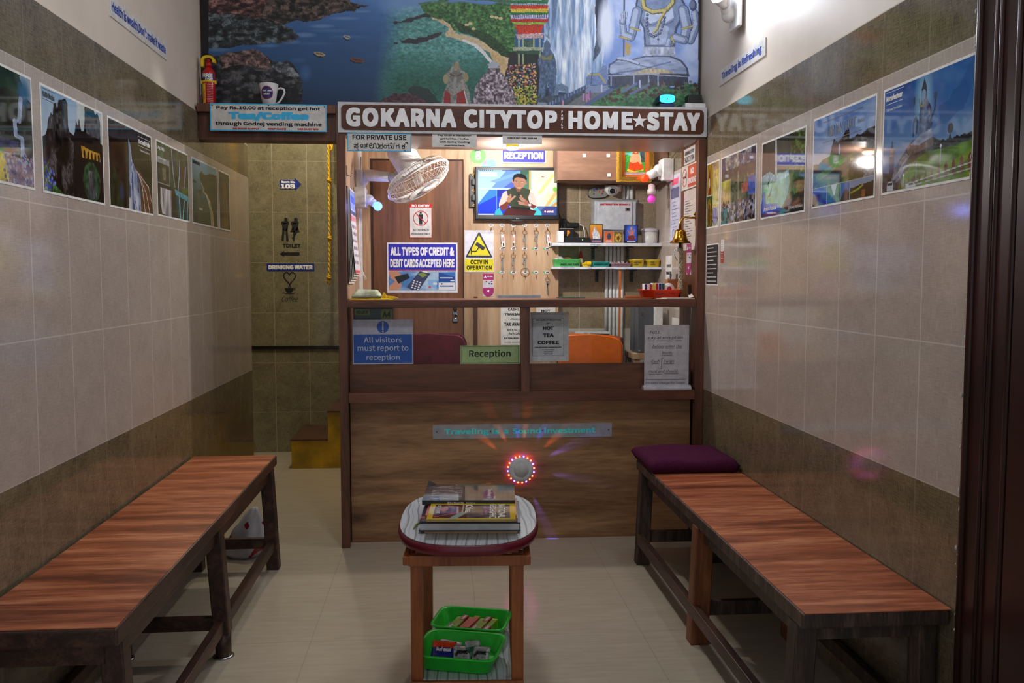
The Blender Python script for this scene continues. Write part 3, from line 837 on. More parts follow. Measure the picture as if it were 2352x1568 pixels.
write(s, [('Traveling', -0.3127, -0.03, 0.248, 0.53, 0.022)], flat('cyan_bright', (90, 250, 255), 0.5))
write(s, [('is', 0.348 - 0.5 + 0.0, 0.01, 0.042, 0.40, 0.022), ('a', 0.405 - 0.5, -0.03, 0.027, 0.30, 0.022), ('Sound', 0.52 - 0.5, 0.01, 0.160, 0.41, 0.022), ('investment', 0.763 - 0.5, 0.01, 0.288, 0.42, 0.022)], FL('cyan_bright'))
for fx in (-0.478, -0.18, 0.11, 0.482):
    shape(s, 'screw', disc_pts(fx, 0.0, 0.0035, 0.045, 10), INK)

# ------------------------------------------------ on the partition and door
s = psign('card_sign', 'blue and white sign saying all credit and debit cards accepted', 889, 557, 1051, 672, YD + 0.006, flat('card_white', (228, 228, 234), 0.35), t=0.003)
patch(s, 'blue_field', -0.478, 0.478, -0.045, 0.47, ROYAL)
patch(s, 'red_line', -0.478, 0.478, -0.062, -0.048, RED)
write(s, [('ALL TYPES OF CREDIT &', 0, 0.325, 0.90, 0.17, 0.03), ('DEBIT CARDS ACCEPTED HERE', 0, 0.09, 0.91, 0.17, 0.03)], LETTER)
P = Pic.unit(220, 104, (120, 160, 205)); P.put(P.X > -1, (70, 120, 180), c2=(170, 196, 220), ns=(4, 3))
P.poly([(0, 0), (0.12, 0), (0.2, 0.3), (0.12, 1), (0, 1)], (196, 140, 110), rough=0.1); P.poly([(0.08, 0.3), (0.28, 0.12), (0.31, 0.35), (0.14, 0.65)], (16, 16, 18))
P.poly([(0.26, 0.82), (0.46, 0.0), (0.62, 0.12), (0.44, 1.0), (0.34, 0.98)], (52, 56, 92)); P.poly([(0.43, 0.15), (0.50, 0.06), (0.58, 0.2), (0.5, 0.34)], (120, 140, 70)); P.poly([(0.50, -0.1), (0.55, -0.1), (0.58, 0.1), (0.5, 0.04)], (230, 230, 235))
for i in range(4):
    for j in range(3): P.ell(0.34 + 0.045 * j + i * 0.012, 0.84 - i * 0.115 + j * 0.05, 0.014, 0.035, (222, 224, 230))
P.rect(0.74, 0.06, 0.99, 0.56, (24, 70, 150)); P.poly([(0.74, 0.06), (0.99, 0.06), (0.99, 0.3)], (50, 110, 190)); P.rect(0.76, 0.32, 0.95, 0.37, (190, 200, 220)); P.rect(0.92, 0.46, 0.98, 0.52, (230, 230, 235))
P.rect(0.74, 0.60, 0.99, 0.97, (222, 222, 224)); P.rect(0.76, 0.74, 0.96, 0.81, (60, 90, 160)); P.rect(0.78, 0.63, 0.80, 0.69, (40, 40, 50)); P.rect(0.58, 0.45, 0.71, 0.85, (130, 175, 220)); P.ell(0.61, 0.82, 0.02, 0.05, (220, 60, 30)); P.rect(0.66, 0.6, 0.72, 0.7, (220, 225, 235))
w, h = s['_w'], s['_h']
picture_mesh('photo', s, P, -0.472 * w, 0.472 * w, -0.455 * h, -0.068 * h, -0.0036, FL('printed_picture'))

s = psign('no_entry_sign', 'white no entry sign with red top on the dark door', 941, 468, 992, 546, YD + 0.006, WBOARD, t=0.002, border=RED, bw=0.0022)
patch(s, 'red_band', -0.5, 0.5, 0.385, 0.5, RED)
write(s, [('NO ENTRY', 0, 0.443, 0.80, 0.075, 0.03)], LETTER)
write(s, [('AUTHORISED', 0, -0.27, 0.72, 0.055, 0.01), ('PERSONS ONLY', 0, -0.385, 0.84, 0.055, 0.01)], INK)
w, h = s['_w'], s['_h']
annulus(s, 'ban_ring', 0, 0.075 * h, 0.0395, 0.0435, RED)
shape(s, 'pictogram', disc_pts(0.0, 0.235, 0.05, 0.033, 16), INK)
shape(s, 'pictogram', [(-0.09, 0.19), (0.09, 0.19), (0.10, 0.17), (0.10, 0.06), (0.07, 0.06), (0.065, -0.11), (0.01, -0.11), (0.0, 0.03), (-0.01, -0.11), (-0.065, -0.11), (-0.07, 0.06), (-0.10, 0.06), (-0.10, 0.17)], INK)
strokes(s, 'ban_bar', [[(-0.23, 0.225), (0.23, -0.075)]], 0.004, RED, lift=0.0014)

s = psign('camera_warning_sign', 'white and yellow camera warning sign with black triangle on pale panel', 1067, 529, 1134, 625, YD, flat('warn_white', (214, 216, 228), 0.35), t=0.003)
patch(s, 'yellow_field', -0.485, 0.485, -0.475, -0.185, YELLOW)
write(s, [('CCTV IN', 0, -0.255, 0.60, 0.105, 0.02), ('OPERATION', 0, -0.39, 0.86, 0.10, 0.02)], INK)
shape(s, 'warning_triangle', [(-0.01 + 0.46, -0.13), (0.445, -0.145), (-0.445, -0.145), (-0.46, -0.125), (-0.03, 0.445), (0.0, 0.455), (0.03, 0.445)], flat('triangle_grey', (44, 44, 58), 0.4))
shape(s, 'warning_field', [(0.375, -0.10), (-0.385, -0.10), (-0.005, 0.39)], YELLOW, lift=0.0011)
shape(s, 'camera_symbol', [(-0.14, 0.155), (-0.075, 0.225), (0.20, 0.10), (0.20, 0.055), (0.165, 0.06), (0.165, 0.03), (0.10, 0.03)], FL('triangle_grey'), lift=0.0016)
strokes(s, 'camera_symbol', [[(0.01, 0.12), (-0.10, 0.0), (-0.27, 0.0)], [(-0.27, 0.06), (-0.27, -0.065)]], 0.006, FL('triangle_grey'), lift=0.0018)

MAG = flat('magenta', (160, 44, 112), 0.35)
def pay_sticker(c, w, h, side, label):
    s = board('payment_sticker', label, 'sticker', c, w, h, flat('sticker_silver', (198, 198, 206), 0.3), side, 0.0012)
    patch(s, 'top_band', -0.5, 0.5, 0.22, 0.5, MAG); 
    shape(s, 'bottom_band', [(0.5, -0.12), (-0.5, -0.12), (-0.5, -0.28)] + [(0.5 * math.cos(a), -0.28 + 0.23 * math.sin(a)) for a in [PI + PI * k / 12 for k in range(1, 13)]], MAG)
    shape(s, 'emblem', [(-0.40, 0.31), (-0.28, 0.43), (-0.15, 0.31), (-0.24, 0.31), (-0.28, 0.35), (-0.33, 0.31)], LETTER, lift=0.0009)
    write(s, [('AXIS BANK', 0.15, 0.37, 0.50, 0.055, 0.02, {'lift': 0.0012})], LETTER)
    shape(s, 'emblem', [(-0.14, -0.27), (0.08, -0.21), (0.08, -0.33)], LETTER, lift=0.0009)
    for i, (fx, fz, c2) in enumerate(((-0.18, 0.15, RED), (0.3, 0.15, MAG), (-0.1, 0.04, WHITE), (0.1, 0.06, BLUE), (0.32, 0.05, INK))):
        patch(s, 'card_mark', fx - 0.07, fx + 0.07, fz - 0.025, fz + 0.025, c2)
    return s
cx, cz, w, h = pbox(1109, 628, 1134, 680, YD)
pay_sticker((cx, YD, cz), w, h, 'F', 'magenta and silver card payment sticker below the camera warning sign')

s = psign('reception_sign', 'blue reception sign with white border above the television', 1152, 340, 1254, 375, YD, WBOARD, t=0.004)
w, h = s['_w'], s['_h']
m = MB(); m.prism(rounded(w * 0.95, h * 0.86, 0.006), -0.0046, -0.0039); m.build('blue_field', ROYAL, s, local=True)
write(s, [('RECEPTION', 0, 0, 0.88, 0.50, 0.03, {'lift': 0.0012})], LETTER)
cx, cz, w, h = pbox(1080, 339, 1116, 376, YD)
s = board('number_sticker', 'round green sticker with a white eight beside the reception sign', 'sticker', (cx, YD, cz), 0.0001, 0.0001, flat('leaf_green', (104, 168, 84), 0.4), 'F', 0.0012)
s['_w'] = w; s['_h'] = h
shape(s, 'disc', disc_pts(0, 0, 0.5, 0.5, 32), FL('leaf_green'), lift=0.0002)
write(s, [('8', 0, 0.02, 0.34, 0.60, 0.02, {'lift': 0.0012})], LETTER)
cx, cz, w, h = pbox(1106, 366, 1139, 384, YD)
s = board('elephant_sticker', 'pale blue elephant shaped sticker partly behind the television top', 'sticker', (cx, YD, cz), 0.0001, 0.0001, flat('pale_blue', (120, 176, 206), 0.5), 'F', 0.001)
s['_w'] = w; s['_h'] = h
shape(s, 'cutout', [(-0.5, -0.5), (-0.48, 0.1), (-0.38, 0.42), (-0.2, 0.5), (-0.02, 0.3), (0.1, 0.48), (0.3, 0.5), (0.46, 0.3), (0.5, -0.5)], FL('pale_blue'), lift=0.0002)
shape(s, 'ear', disc_pts(-0.26, 0.05, 0.13, 0.26, 16), flat('ear_pink', (206, 140, 150), 0.5), lift=0.0008)

cx, cz, w, h = pbox(1141, 677, 1242, 704, YD)
s = board('engraved_plate', 'grey engraved metal plate on the pale panel just above the ledge', 'sign', (cx, YD, cz), w, h, flat('plate_grey', (150, 152, 158), 0.3, 0.6), 'F', 0.003, border=flat('plate_edge', (196, 198, 202), 0.25, 0.7), bw=0.006)
write(s, [('CHECK OUT TIME', 0, 0.02, 0.66, 0.34, 0.02)], INK)

# papers low on the partition seen through the glass
cx, cz, w, h = pbox(1150, 690, 1217, 792, YD)
s = board('services_notice', 'white paper listing taxi and bike services seen through the glass', 'notice', (cx, YD, cz), w, h, PAPER, 'F', 0.001)
write(s, [('CASHLESS', 0.06, 0.30, 0.62, 0.055, 0.02), ('TRANSACTION', 0.06, 0.19, 0.86, 0.055, 0.02), ('TAXI AVAILABLE', 0.05, -0.03, 0.86, 0.075, 0.03), ('BIKE/SCOOTY', 0.05, -0.165, 0.66, 0.055, 0.01), ('AVAILABLE', 0.05, -0.24, 0.56, 0.05, 0.01),
          ('EXTRA BED Rs.', -0.05, -0.345, 0.66, 0.035, 0.02), ('EXTRA PERSON Rs.', -0.03, -0.44, 0.66, 0.03, 0.0)], INK)
write(s, [('Please', 0, 0.085, 0.35, 0.05, 0.0, {'shear': 0.4})], INK)
cx, cz, w, h = pbox(1229, 690, 1278, 775, YD)
s = board('tea_paper', 'brown bordered hot tea paper on the panel behind the glass', 'notice', (cx, YD, cz), w, h, PAPER, 'F', 0.001, border=flat('kraft', (190, 150, 104), 0.6), bw=0.006)
write(s, [('HOT', 0, 0.22, 0.42, 0.07, 0.03)], INK)

# notices stuck to the counter glass and recess
YG = 4.3638
s = psign('visitors_sign', 'blue and white all visitors must report sign on the counter glass', 810, 733, 949, 836, YG, flat('notice_grey', (186, 188, 206), 0.35), t=0.0015)
patch(s, 'blue_field', -0.483, 0.483, -0.47, 0.165, flat('notice_blue', (34, 84, 172), 0.35))
w, h = s['_w'], s['_h']
shape(s, 'symbol_disc', disc_pts(0.0, 0.33, 0.10, 0.133, 32), FL('notice_blue'))
patch(s, 'symbol_bar', -0.012, 0.012, 0.255, 0.445, FL('notice_grey'), lift=0.0014); shape(s, 'symbol_dot', disc_pts(0, 0.225, 0.015, 0.020, 14), FL('notice_grey'), lift=0.0012)
write(s, [('All visitors', 0, 0.045, 0.63, 0.125, 0.005), ('must report to', 0, -0.16, 0.84, 0.155, 0.005), ('reception', 0, -0.36, 0.55, 0.155, 0.005)], flat('notice_letter', (196, 206, 226), 0.4))
s = psign('reception_plate', 'pale green reception plate on the counter glass beside the divider', 1057, 793, 1193, 835, YG, flat('pale_green', (164, 192, 132), 0.4), t=0.002, border=FL('pale_green'), bw=0.0016)
w, h = s['_w'], s['_h']
e = MB(); bw = 0.0012; x0, x1, z0, z1 = -w/2+0.004, w/2-0.004, -h/2+0.004, h/2-0.004
for q in ((x0, x1, z1-bw, z1), (x0, x1, z0, z0+bw), (x0, x0+bw, z0, z1), (x1-bw, x1, z0, z1)): e.box(q[0], q[1], -0.0032, -0.002, q[2], q[3])
e.build('inner_line', INK, s, local=True)
write(s, [('Reception', 0, 0.02, 0.70, 0.46, 0.01)], INK)
s = psign('tea_paper', 'grey hot tea coffee paper taped on the right counter glass', 1218, 717, 1306, 829, YG, flat('paper_grey', (190, 196, 200), 0.5), t=0.001)
w, h = s['_w'], s['_h']
e = MB(); bw = 0.0014; x0, x1, z0, z1 = -0.44*w, 0.38*w, -0.39*h, 0.385*h
for q in ((x0, x1, z1-bw, z1), (x0, x1, z0, z0+bw), (x0, x0+bw, z0, z1), (x1-bw, x1, z0, z1)): e.box(q[0], q[1], -0.0018, -0.001, q[2], q[3])
e.build('inner_line', INK, s, local=True)
write(s, [('PAY 10.00 AT RECEPTION', -0.03, 0.345, 0.66, 0.026, 0.03), ('GET', -0.03, 0.275, 0.09, 0.022, 0.03), ('HOT', -0.03, 0.175, 0.28, 0.075, 0.03), ('TEA', -0.03, 0.03, 0.28, 0.075, 0.03), ('COFFEE', -0.03, -0.115, 0.56, 0.075, 0.03),
          ('THROUGH GODREJ VENDING MACHINE', -0.04, -0.215, 0.70, 0.02, 0.03), ('NO ROOM SUPPLY', -0.03, -0.268, 0.32, 0.02, 0.03), ('USE DUSTBIN', -0.03, -0.308, 0.25, 0.02, 0.03), ('KEEP CLEAN', -0.03, -0.348, 0.24, 0.02, 0.03)], INK)
shape(s, 'tape', [(0.40, 0.46), (0.47, 0.53), (0.535, 0.47), (0.46, 0.40)], flat('tape', (214, 186, 166), 0.5)); shape(s, 'tape', [(0.47, 0.04), (0.54, 0.05), (0.54, 0.10), (0.47, 0.09)], FL('tape'))

# acrylic stand with a handwritten sheet
cx, cz, w, h = pbox(1480, 746, 1582, 888, 4.325)
zb = 0.7492
stn = thing('leaflet_stand', 'acrylic stand with handwritten payment sheet on the counter rail', 'stand', (cx, 4.32, zb))
ACR = flat('acrylic', (196, 196, 204), 0.12, coat=0.5)
m = MB(); m.prism([(4.295, zb), (4.352, zb), (4.352, zb + 0.006), (4.335, zb + 0.020), (4.312, zb + 0.020), (4.295, zb + 0.006)], cx - w/2 - 0.008, cx + w/2 + 0.008, 'yz')
m.build('base', ACR, stn)
top = onY(1530, 746, 4.325).z
hh = top - zb - 0.020
sh = B(-w/2, w/2, -0.0015, 0.0015, 0, hh).build('sheet', flat('sheet_grey', (196, 194, 200), 0.25, coat=0.5), stn, local=True, loc=Vector((cx, 4.325, zb + 0.020)) - stn.location)
sh['_w'] = w; sh['_h'] = hh; sh['_t'] = 0.0015
SCR = {'shear': 0.25}
def hw(txt, cx, cz, w, h, sub=None):
    lettering(sh, txt, (cx - 0.5) * sh['_w'], (1 - cz) * sh['_h'], w * sh['_w'], h * sh['_h'], INK, 0.0, y=-0.0022, shear=0.22, name='handwriting')
def wavy(x0, x1, v, n=9): return [(-0.5 + x0 + (x1 - x0) * i / n, (1 - v) + (0.004 if i % 2 else -0.002)) for i in range(n + 1)]
hw('FULL.', 0.24, 0.12, 0.25, 0.045); hw('-pay at reception', 0.45, 0.215, 0.82, 0.065); hw('before enter the', 0.51, 0.35, 0.66, 0.045); hw('Room.', 0.51, 0.46, 0.23, 0.045)
hw('Cash', 0.25, 0.60, 0.19, 0.045); hw('Swipe', 0.55, 0.605, 0.25, 0.06); hw('must and should.', 0.43, 0.765, 0.66, 0.045); hw('5% extra charge for Swipe', 0.47, 0.965, 0.90, 0.055)
strokes(sh, 'underlines', [wavy(0.08, 0.22, 0.262), wavy(0.27, 0.64, 0.262), wavy(0.70, 0.84, 0.26), wavy(0.17, 0.42, 0.385), wavy(0.46, 0.66, 0.385), wavy(0.70, 0.84, 0.385), wavy(0.39, 0.62, 0.50), wavy(0.16, 0.33, 0.64), wavy(0.42, 0.67, 0.645), wavy(0.10, 0.40, 0.815), wavy(0.45, 0.76, 0.81), wavy(0.02, 0.93, 0.905, 22), [(-0.08, 0.445), (-0.115, 0.445), (-0.115, 0.275), (-0.17, 0.275)]], 0.0016, INK)

# ------------------------------------------------ end wall of the passage
NAVY = flat('navy', (22, 44, 132), 0.35)
cx, cz, w, h = pbox(643, 408, 692, 438, YE)
s = board('room_arrow', 'blue arrow sign to room 103 on the passage wall', 'sign', (cx, YE, cz), 0.0001, 0.0001, NAVY, 'F', 0.002); s['_w'] = w; s['_h'] = h
shape(s, 'arrow', [(-0.5, 0.33), (0.20, 0.33), (0.20, 0.5), (0.5, 0.0), (0.20, -0.5), (0.20, -0.36), (-0.5, -0.36)], NAVY, lift=0.0002, th=0.001)
write(s, [('Room No.', -0.11, 0.175, 0.66, 0.19, 0.03, {'lift': 0.002}), ('103', -0.13, -0.16, 0.68, 0.34, 0.03, {'lift': 0.002})], LETTER)
def decal(name, label, x0, y0, x1, y1):
    cx, cz, w, h = pbox(x0, y0, x1, y1, YE)
    s = board(name, label, 'decal', (cx, YE, cz), 0.0001, 0.0001, INK, 'F', 0.0006); s['_w'] = w; s['_h'] = h; return s
s = decal('toilet_decal', 'black toilet wall decal of two waiting figures on the passage wall', 645, 499, 692, 570)
def cap(a, b, r, n=10):
    a, b = Vector((a[0], 0, a[1])), Vector((b[0], 0, b[1])); d = (b - a).normalized(); ang = math.atan2(d.z, d.x)
    return [((b.x if i <= n else a.x) + r * math.cos(ang + (-PI/2 + PI * i / n)), (b.z if i <= n else a.z) + r * math.sin(ang + (-PI/2 + PI * i / n))) for i in range(2 * n + 1)]
w, h = s['_w'], s['_h']
def figure(x, dress):
    P_ = lambda u, v: ((u / 47.0 - 0.5) * w, (0.5 - v / 71.0) * h)
    m = MB(); k = w / 47.0
    t0, t1 = -0.0022, -0.0007
    m.prism(disc_pts(*P_(x + 1.5, 5.0), 4.3 * k, 4.3 * k, 18), t0, t1)
    m.prism(cap(P_(x - 6.0, 12.5), P_(x + 4.5, 12.0), 3.6 * k), t0, t1)
    m.prism([P_(x - 8, 13), P_(x + 7, 13), P_(x + 5, 30), P_(x - 7, 30)], t0, t1)
    m.prism(cap(P_(x + 6, 14), P_(x - 2, 29), 2.2 * k), t0 - 0.0004, t1); m.prism(cap(P_(x - 8, 14), P_(x - 1, 26), 2.0 * k), t0 - 0.0002, t1)
    if dress:
        m.prism([P_(x - 6, 22), P_(x + 5, 22), P_(x + 10, 34), P_(x - 12, 34)], t0, t1)
        m.prism(cap(P_(x - 3, 33), P_(x - 4, 52), 2.2 * k), t0, t1); m.prism(cap(P_(x + 3, 33), P_(x - 6, 48), 2.2 * k), t0 - 0.0002, t1)
    else:
        m.prism(cap(P_(x - 4, 28), P_(x - 7, 51), 2.7 * k), t0, t1); m.prism(cap(P_(x + 2, 28), P_(x + 4, 53), 2.7 * k), t0, t1)
    m.build('pictogram', INK, s, local=True)
figure(11, False); figure(33.5, True)
write(s, [('TOILET', 0.02, -0.42, 0.88, 0.125, 0.03)], INK)
s = decal('arrow_decal', 'black left pointing arrow decal under the toilet figures', 642, 576, 688, 590)
shape(s, 'arrow', [(-0.5, 0.0), (-0.27, 0.5), (-0.27, 0.27), (0.5, 0.27), (0.5, -0.24), (-0.27, -0.24), (-0.27, -0.5)], INK)
s = psign('drinking_water_sign', 'dark blue drinking water sign on the passage wall', 613, 605, 722, 622, YE, NAVY, t=0.003)
write(s, [('DRINKING WATER', 0, 0, 0.93, 0.58, 0.035)], LETTER)
s = decal('coffee_decal', 'black coffee cup decal with heart shaped steam on the passage wall', 643, 625, 688, 692)
w, h = s['_w'], s['_h']
hp = []
for i in range(33):
    t = PI * 2 * i / 32
    hp.append((0.0 + 0.30 * math.sin(t) ** 3, 0.315 + 0.015 * (13 * math.cos(t) - 5 * math.cos(2*t) - 2 * math.cos(3*t) - math.cos(4*t))))
strokes(s, 'heart_steam', [hp[1:-1]], 0.0085, INK); strokes(s, 'heart_steam', [[(0.0, 0.06), (-0.05, 0.01), (-0.03, -0.06)], [(0.0, 0.06), (0.03, 0.0), (0.01, -0.06)]], 0.006, INK)
shape(s, 'cup', [(-0.26, -0.03), (0.20, -0.03), (0.16, -0.13), (0.08, -0.20), (-0.14, -0.20), (-0.22, -0.13)], INK)
strokes(s, 'cup', [[(0.19, -0.05), (0.27, -0.03), (0.27, -0.09), (0.15, -0.12)], [(-0.32, -0.20), (-0.2, -0.235), (0.18, -0.235), (0.28, -0.20)]], 0.005, INK)
write(s, [('Coffee', 0.0, -0.41, 0.84, 0.20, 0.0, {'shear': 0.35})], INK)

# ================================================================== MURAL
NX, NY = 1150, 270
mx0, mx1, mz0, mz1 = XL + 0.001, XR - 0.001, 2.104, 2.80
gx, gz = np.meshgrid(np.linspace(mx0, mx1, NX), np.linspace(mz1, mz0, NY))
dv = np.stack([gx, np.full_like(gx, 4.40), gz - EYE], -1)
wv = dv @ np.array(_f)
PX = 1176 + FPX * (dv @ np.array(_r)) / wv; PY = 784 - FPX * (dv @ np.array(_u)) / wv
# PX, PY: the same coordinates the layout of the print was measured in
p = Pic(PX, PY, (40, 76, 112))
p.vgrad([(-90, (150, 184, 232)), (-30, (116, 160, 226)), (0, (98, 146, 214)), (70, (60, 106, 164)), (150, (42, 84, 128)), (245, (28, 56, 92))])
p.put(PX > 0, (30, 60, 100), nz=0.0, alpha=0.30 * fbm(PX / 60, PY / 14, 4))
# green bay in the middle
bay = np.clip((PX - 868 + (PY - 110) * 0.12) / 55, 0, 1) * (PY > 14) * np.clip((262 - PY - (PX - 900) * 0.06) / 40, 0, 1) * (PX < 1180)
p.put(bay > 0, (70, 134, 128), nz=0.35, ns=(0.12, 0.2), c2=(104, 166, 166), alpha=bay)
p.put((bay > 0.0) & (PY > 120), (40, 98, 84), nz=0.3, ns=(0.1, 0.18), alpha=np.clip((PY - 110) / 70, 0, 1) * bay)
p.ell(930, 8, 70, 36, (132, 170, 220), soft=0.9, alpha=0.6)
# headland and rocks on the left
p.rock([(470, -95), (760, -95), (800, -4), (846, 13), (818, 20), (814, 29), (762, 33), (735, 46), (700, 50), (640, 66), (560, 60), (470, 60)], (26, 26, 28), (70, 64, 62), (128, 106, 98), 0.09, 0.14, 3, 0.14)
p.rock([(474, -95), (590, -95), (612, 8), (590, 50), (520, 62), (474, 48)], (44, 30, 32), (104, 72, 70), (172, 128, 122), 0.07, 0.12, 5, 0.12)
p.rock([(474, 30), (560, 36), (650, 56), (688, 84), (640, 100), (590, 102), (474, 110)], (18, 22, 26), (52, 62, 68), (116, 130, 136), 0.08, 0.13, 7, 0.12)
for x, y, rx, ry, al in ((700, 80, 30, 7, 0.55), (740, 60, 34, 6, 0.5), (790, 42, 40, 5, 0.45), (668, 96, 26, 6, 0.4), (615, 105, 30, 5, 0.4), (500, 114, 34, 6, 0.35), (830, 26, 26, 4, 0.4), (760, 70, 60, 5, 0.25), (800, 84, 50, 4, 0.18), (720, 100, 60, 5, 0.15)):
    p.ell(x, y, rx, ry, (150, 182, 230), soft=1.0, alpha=al)
p.rock([(474, 124), (540, 126), (578, 112), (602, 122), (640, 146), (662, 140), (682, 160), (694, 184), (696, 212), (690, 250), (474, 250)], (16, 18, 24), (44, 46, 52), (96, 96, 100), 0.07, 0.11, 11, 0.08)
p.rock([(505, 128), (545, 120), (580, 113), (604, 124), (622, 140), (618, 158), (560, 150), (510, 160)], (44, 36, 38), (100, 80, 78), (164, 132, 126), 0.08, 0.12, 13, 0.1)
p.rock([(624, 142), (660, 142), (690, 176), (694, 190), (650, 172), (628, 160)], (40, 44, 52), (92, 98, 106), (150, 156, 164), 0.08, 0.12, 15, 0.1)
p.poly([(600, 196), (680, 198), (688, 246), (600, 246)], (20, 24, 34), 0.1, nz=0.6, ns=(0.06, 0.1), alpha=0.6)
p.ell(702, 168, 16, 22, (96, 136, 204), soft=1.0, alpha=0.45); p.ell(684, 138, 24, 8, (96, 136, 204), soft=1.0, alpha=0.3)
# boats
for bx, by, l, c1 in ((797, 85, 9, (168, 176, 180)), (734, 124, 14, (178, 160, 120)), (821, 138, 18, (120, 70, 56))):
    t = 0.35 if bx != 797 else -0.1
    p.poly([(bx - l, by - l * t * 0.6 - 2), (bx - l * 0.6, by - 5), (bx + l * 0.5, by - 3), (bx + l, by + l * t * 0.5), (bx + l * 0.4, by + 6), (bx - l * 0.6, by + 4)], c1)
    p.line([(bx - l * 0.9, by + 1), (bx - l * .3, by + 6), (bx + l * 0.5, by + 7)], 3, (20, 36, 60))
    p.line([(bx - l * 0.5, by - 2), (bx + l * 0.5, by + 1)], 3, tuple(v * 0.6 for v in c1))
# sand, land, reefs
sand = [(996, 40), (1012, 44), (1036, 58), (1041, 68), (1030, 78), (1060, 86), (1100, 98), (1140, 118), (1166, 140), (1172, 160)]
p.line(sand, [10, 14, 16, 14, 12, 16, 18, 22, 26], (206, 186, 150), nz=0.2, ns=(0.2, 0.2))
p.line([(1064, 92), (1092, 104), (1112, 122), (1128, 142), (1150, 164), (1158, 186)], [6, 8, 7, 7, 6], (226, 226, 230), nz=0.2)
p.poly([(1125, 116), (1150, 126), (1172, 150), (1174, 186), (1158, 190), (1150, 164), (1132, 140)], (202, 174, 124), 0.05, nz=0.2, ns=(0.2, 0.2))
p.poly([(964, 8), (1010, 2), (1180, 8), (1190, 132), (1168, 132), (1150, 120), (1112, 96), (1074, 76), (1042, 70), (1034, 56), (1016, 44), (994, 40), (978, 34), (974, 26)], (44, 92, 50), 0.08, nz=0.7, ns=(0.12, 0.16), c2=(84, 126, 72))
p.poly([(1040, 50), (1100, 70), (1170, 118), (1166, 132), (1110, 96), (1060, 76)], (36, 66, 36), 0.1, nz=0.7, ns=(0.15, 0.2))
p.put((PY < 9) & (PX > 860) & (PX < 1190), (132, 158, 200), nz=0.1, alpha=np.clip((PX - 860) / 120, 0, 1) * np.clip((12 - PY) / 30, 0, 1)); p.poly([(960, 6), (1060, -12), (1190, -6), (1190, 12), (964, 12)], (74, 112, 84), 0.1, nz=0.4, ns=(0.1, 0.2))
for x, y in ((1072, 57), (1088, 66), (1140, 40), (1150, 42), (1130, 38), (1080, 54)): p.ell(x, y, 5, 3, (212, 196, 150))
p.poly([(918, 92), (936, 88), (980, 84), (1000, 76), (1022, 74), (1010, 82), (985, 92), (950, 102), (924, 100)], (46, 44, 54), 0.14, nz=0.5)
p.poly([(902, 50), (930, 46), (976, 30), (992, 40), (965, 42), (930, 52), (905, 56)], (52, 48, 56), 0.16, nz=0.5)
p.ell(909, 99, 5, 3, (50, 50, 60))
p.poly([(858, 250), (880, 226), (905, 212), (940, 214), (985, 226), (1015, 246), (1015, 250)], (98, 62, 70), 0.1, nz=0.7, ns=(0.1, 0.16), c2=(70, 44, 54))
p.poly([(935, 208), (950, 196), (985, 204), (1010, 236), (1000, 240), (960, 220)], (40, 58, 54), 0.12, nz=0.5)
# waterfall and dark cliff
wf = p.inside([(1252, -95), (1405, -95), (1408, 130), (1380, 180), (1330, 214), (1270, 210), (1232, 180), (1250, 90)])
p.put(wf, (126, 156, 196), c2=(222, 232, 248), ns=(0.16, 0.02), nz=0.2)
p.streaks(p.inside([(1252, -95), (1292, -95), (1276, 40), (1262, 90), (1250, 80)]), (86, 110, 150), 0.2, 0.03, 0.5, 3, 0.7)
p.put(p.inside(p.rough([(1366, -95), (1404, -95), (1402, 30), (1390, 70), (1378, 120), (1362, 142), (1368, 60)], 0.05)), (96, 110, 138), c2=(40, 48, 70), ns=(0.16, 0.04), nz=0.4)
p.put(p.inside([(1400, -95), (1618, -95), (1618, 210), (1380, 180), (1392, 90)]), (120, 150, 214), c2=(184, 202, 240), ns=(0.02, 0.03))
p.ell(1392, 60, 22, 80, (222, 232, 250), soft=0.8)
# chariot with banners and the crowd below
p.poly([(1168, 120), (1250, 120), (1262, 250), (1150, 250), (1160, 170)], (40, 42, 44), 0.06, nz=0.5)
p.speck(p.inside([(1166, 150), (1230, 146), (1236, 250), (1150, 250)]), [(190, 60, 60), (210, 200, 190), (60, 110, 80), (226, 190, 90), (40, 60, 120), (20, 20, 24), (200, 140, 120)], 900, 2.2, 1.8, 2)
p.speck(p.inside([(1180, 200), (1230, 196), (1236, 250), (1180, 250)]), [(190, 180, 60), (120, 150, 60), (220, 200, 120), (30, 30, 30)], 260, 3.0, 2.6, 4)
bands = [(-95, (60, 110, 90)), (-60, (190, 40, 40)), (-40, (210, 190, 70)), (-22, (40, 110, 70)), (-8, (180, 190, 220)), (0, (46, 110, 70)), (8, (170, 180, 210)), (12, (200, 60, 44)), (20, (208, 186, 70)), (28, (46, 116, 66)), (34, (182, 190, 226)), (43, (176, 50, 44)), (51, (136, 178, 74)), (56, (170, 56, 40)), (60, (190, 60, 40)), (78, (150, 40, 34))]
for (y0, c), (y1, _) in zip(bands, bands[1:]):
    hw_ = 44 if y0 < 46 else max(22, 44 - (y0 - 46) * 0.8)
    p.put(p.inside([(1216 - hw_, y0), (1216 + hw_, y0), (1216 + hw_ - (2 if y0 < 50 else 7), y1), (1216 - hw_ + (2 if y0 < 50 else 7), y1)]), c, nz=0.55, ns=(0.3, 0.6))
for x in range(1180, 1256, 5): p.line([(x, 10), (x + 1, 13)], 1.5, (30, 60, 40)); p.line([(x, 34), (x, 40)], 1.6, (90, 70, 110))
p.poly([(1184, 78), (1250, 76), (1246, 88), (1190, 90)], (196, 168, 170), 0.04, nz=0.5, ns=(0.3, 0.3))
for x in (1192, 1202, 1226, 1240): p.line([(x, 90), (x, 146)], 4, (150, 170, 130), nz=0.4)
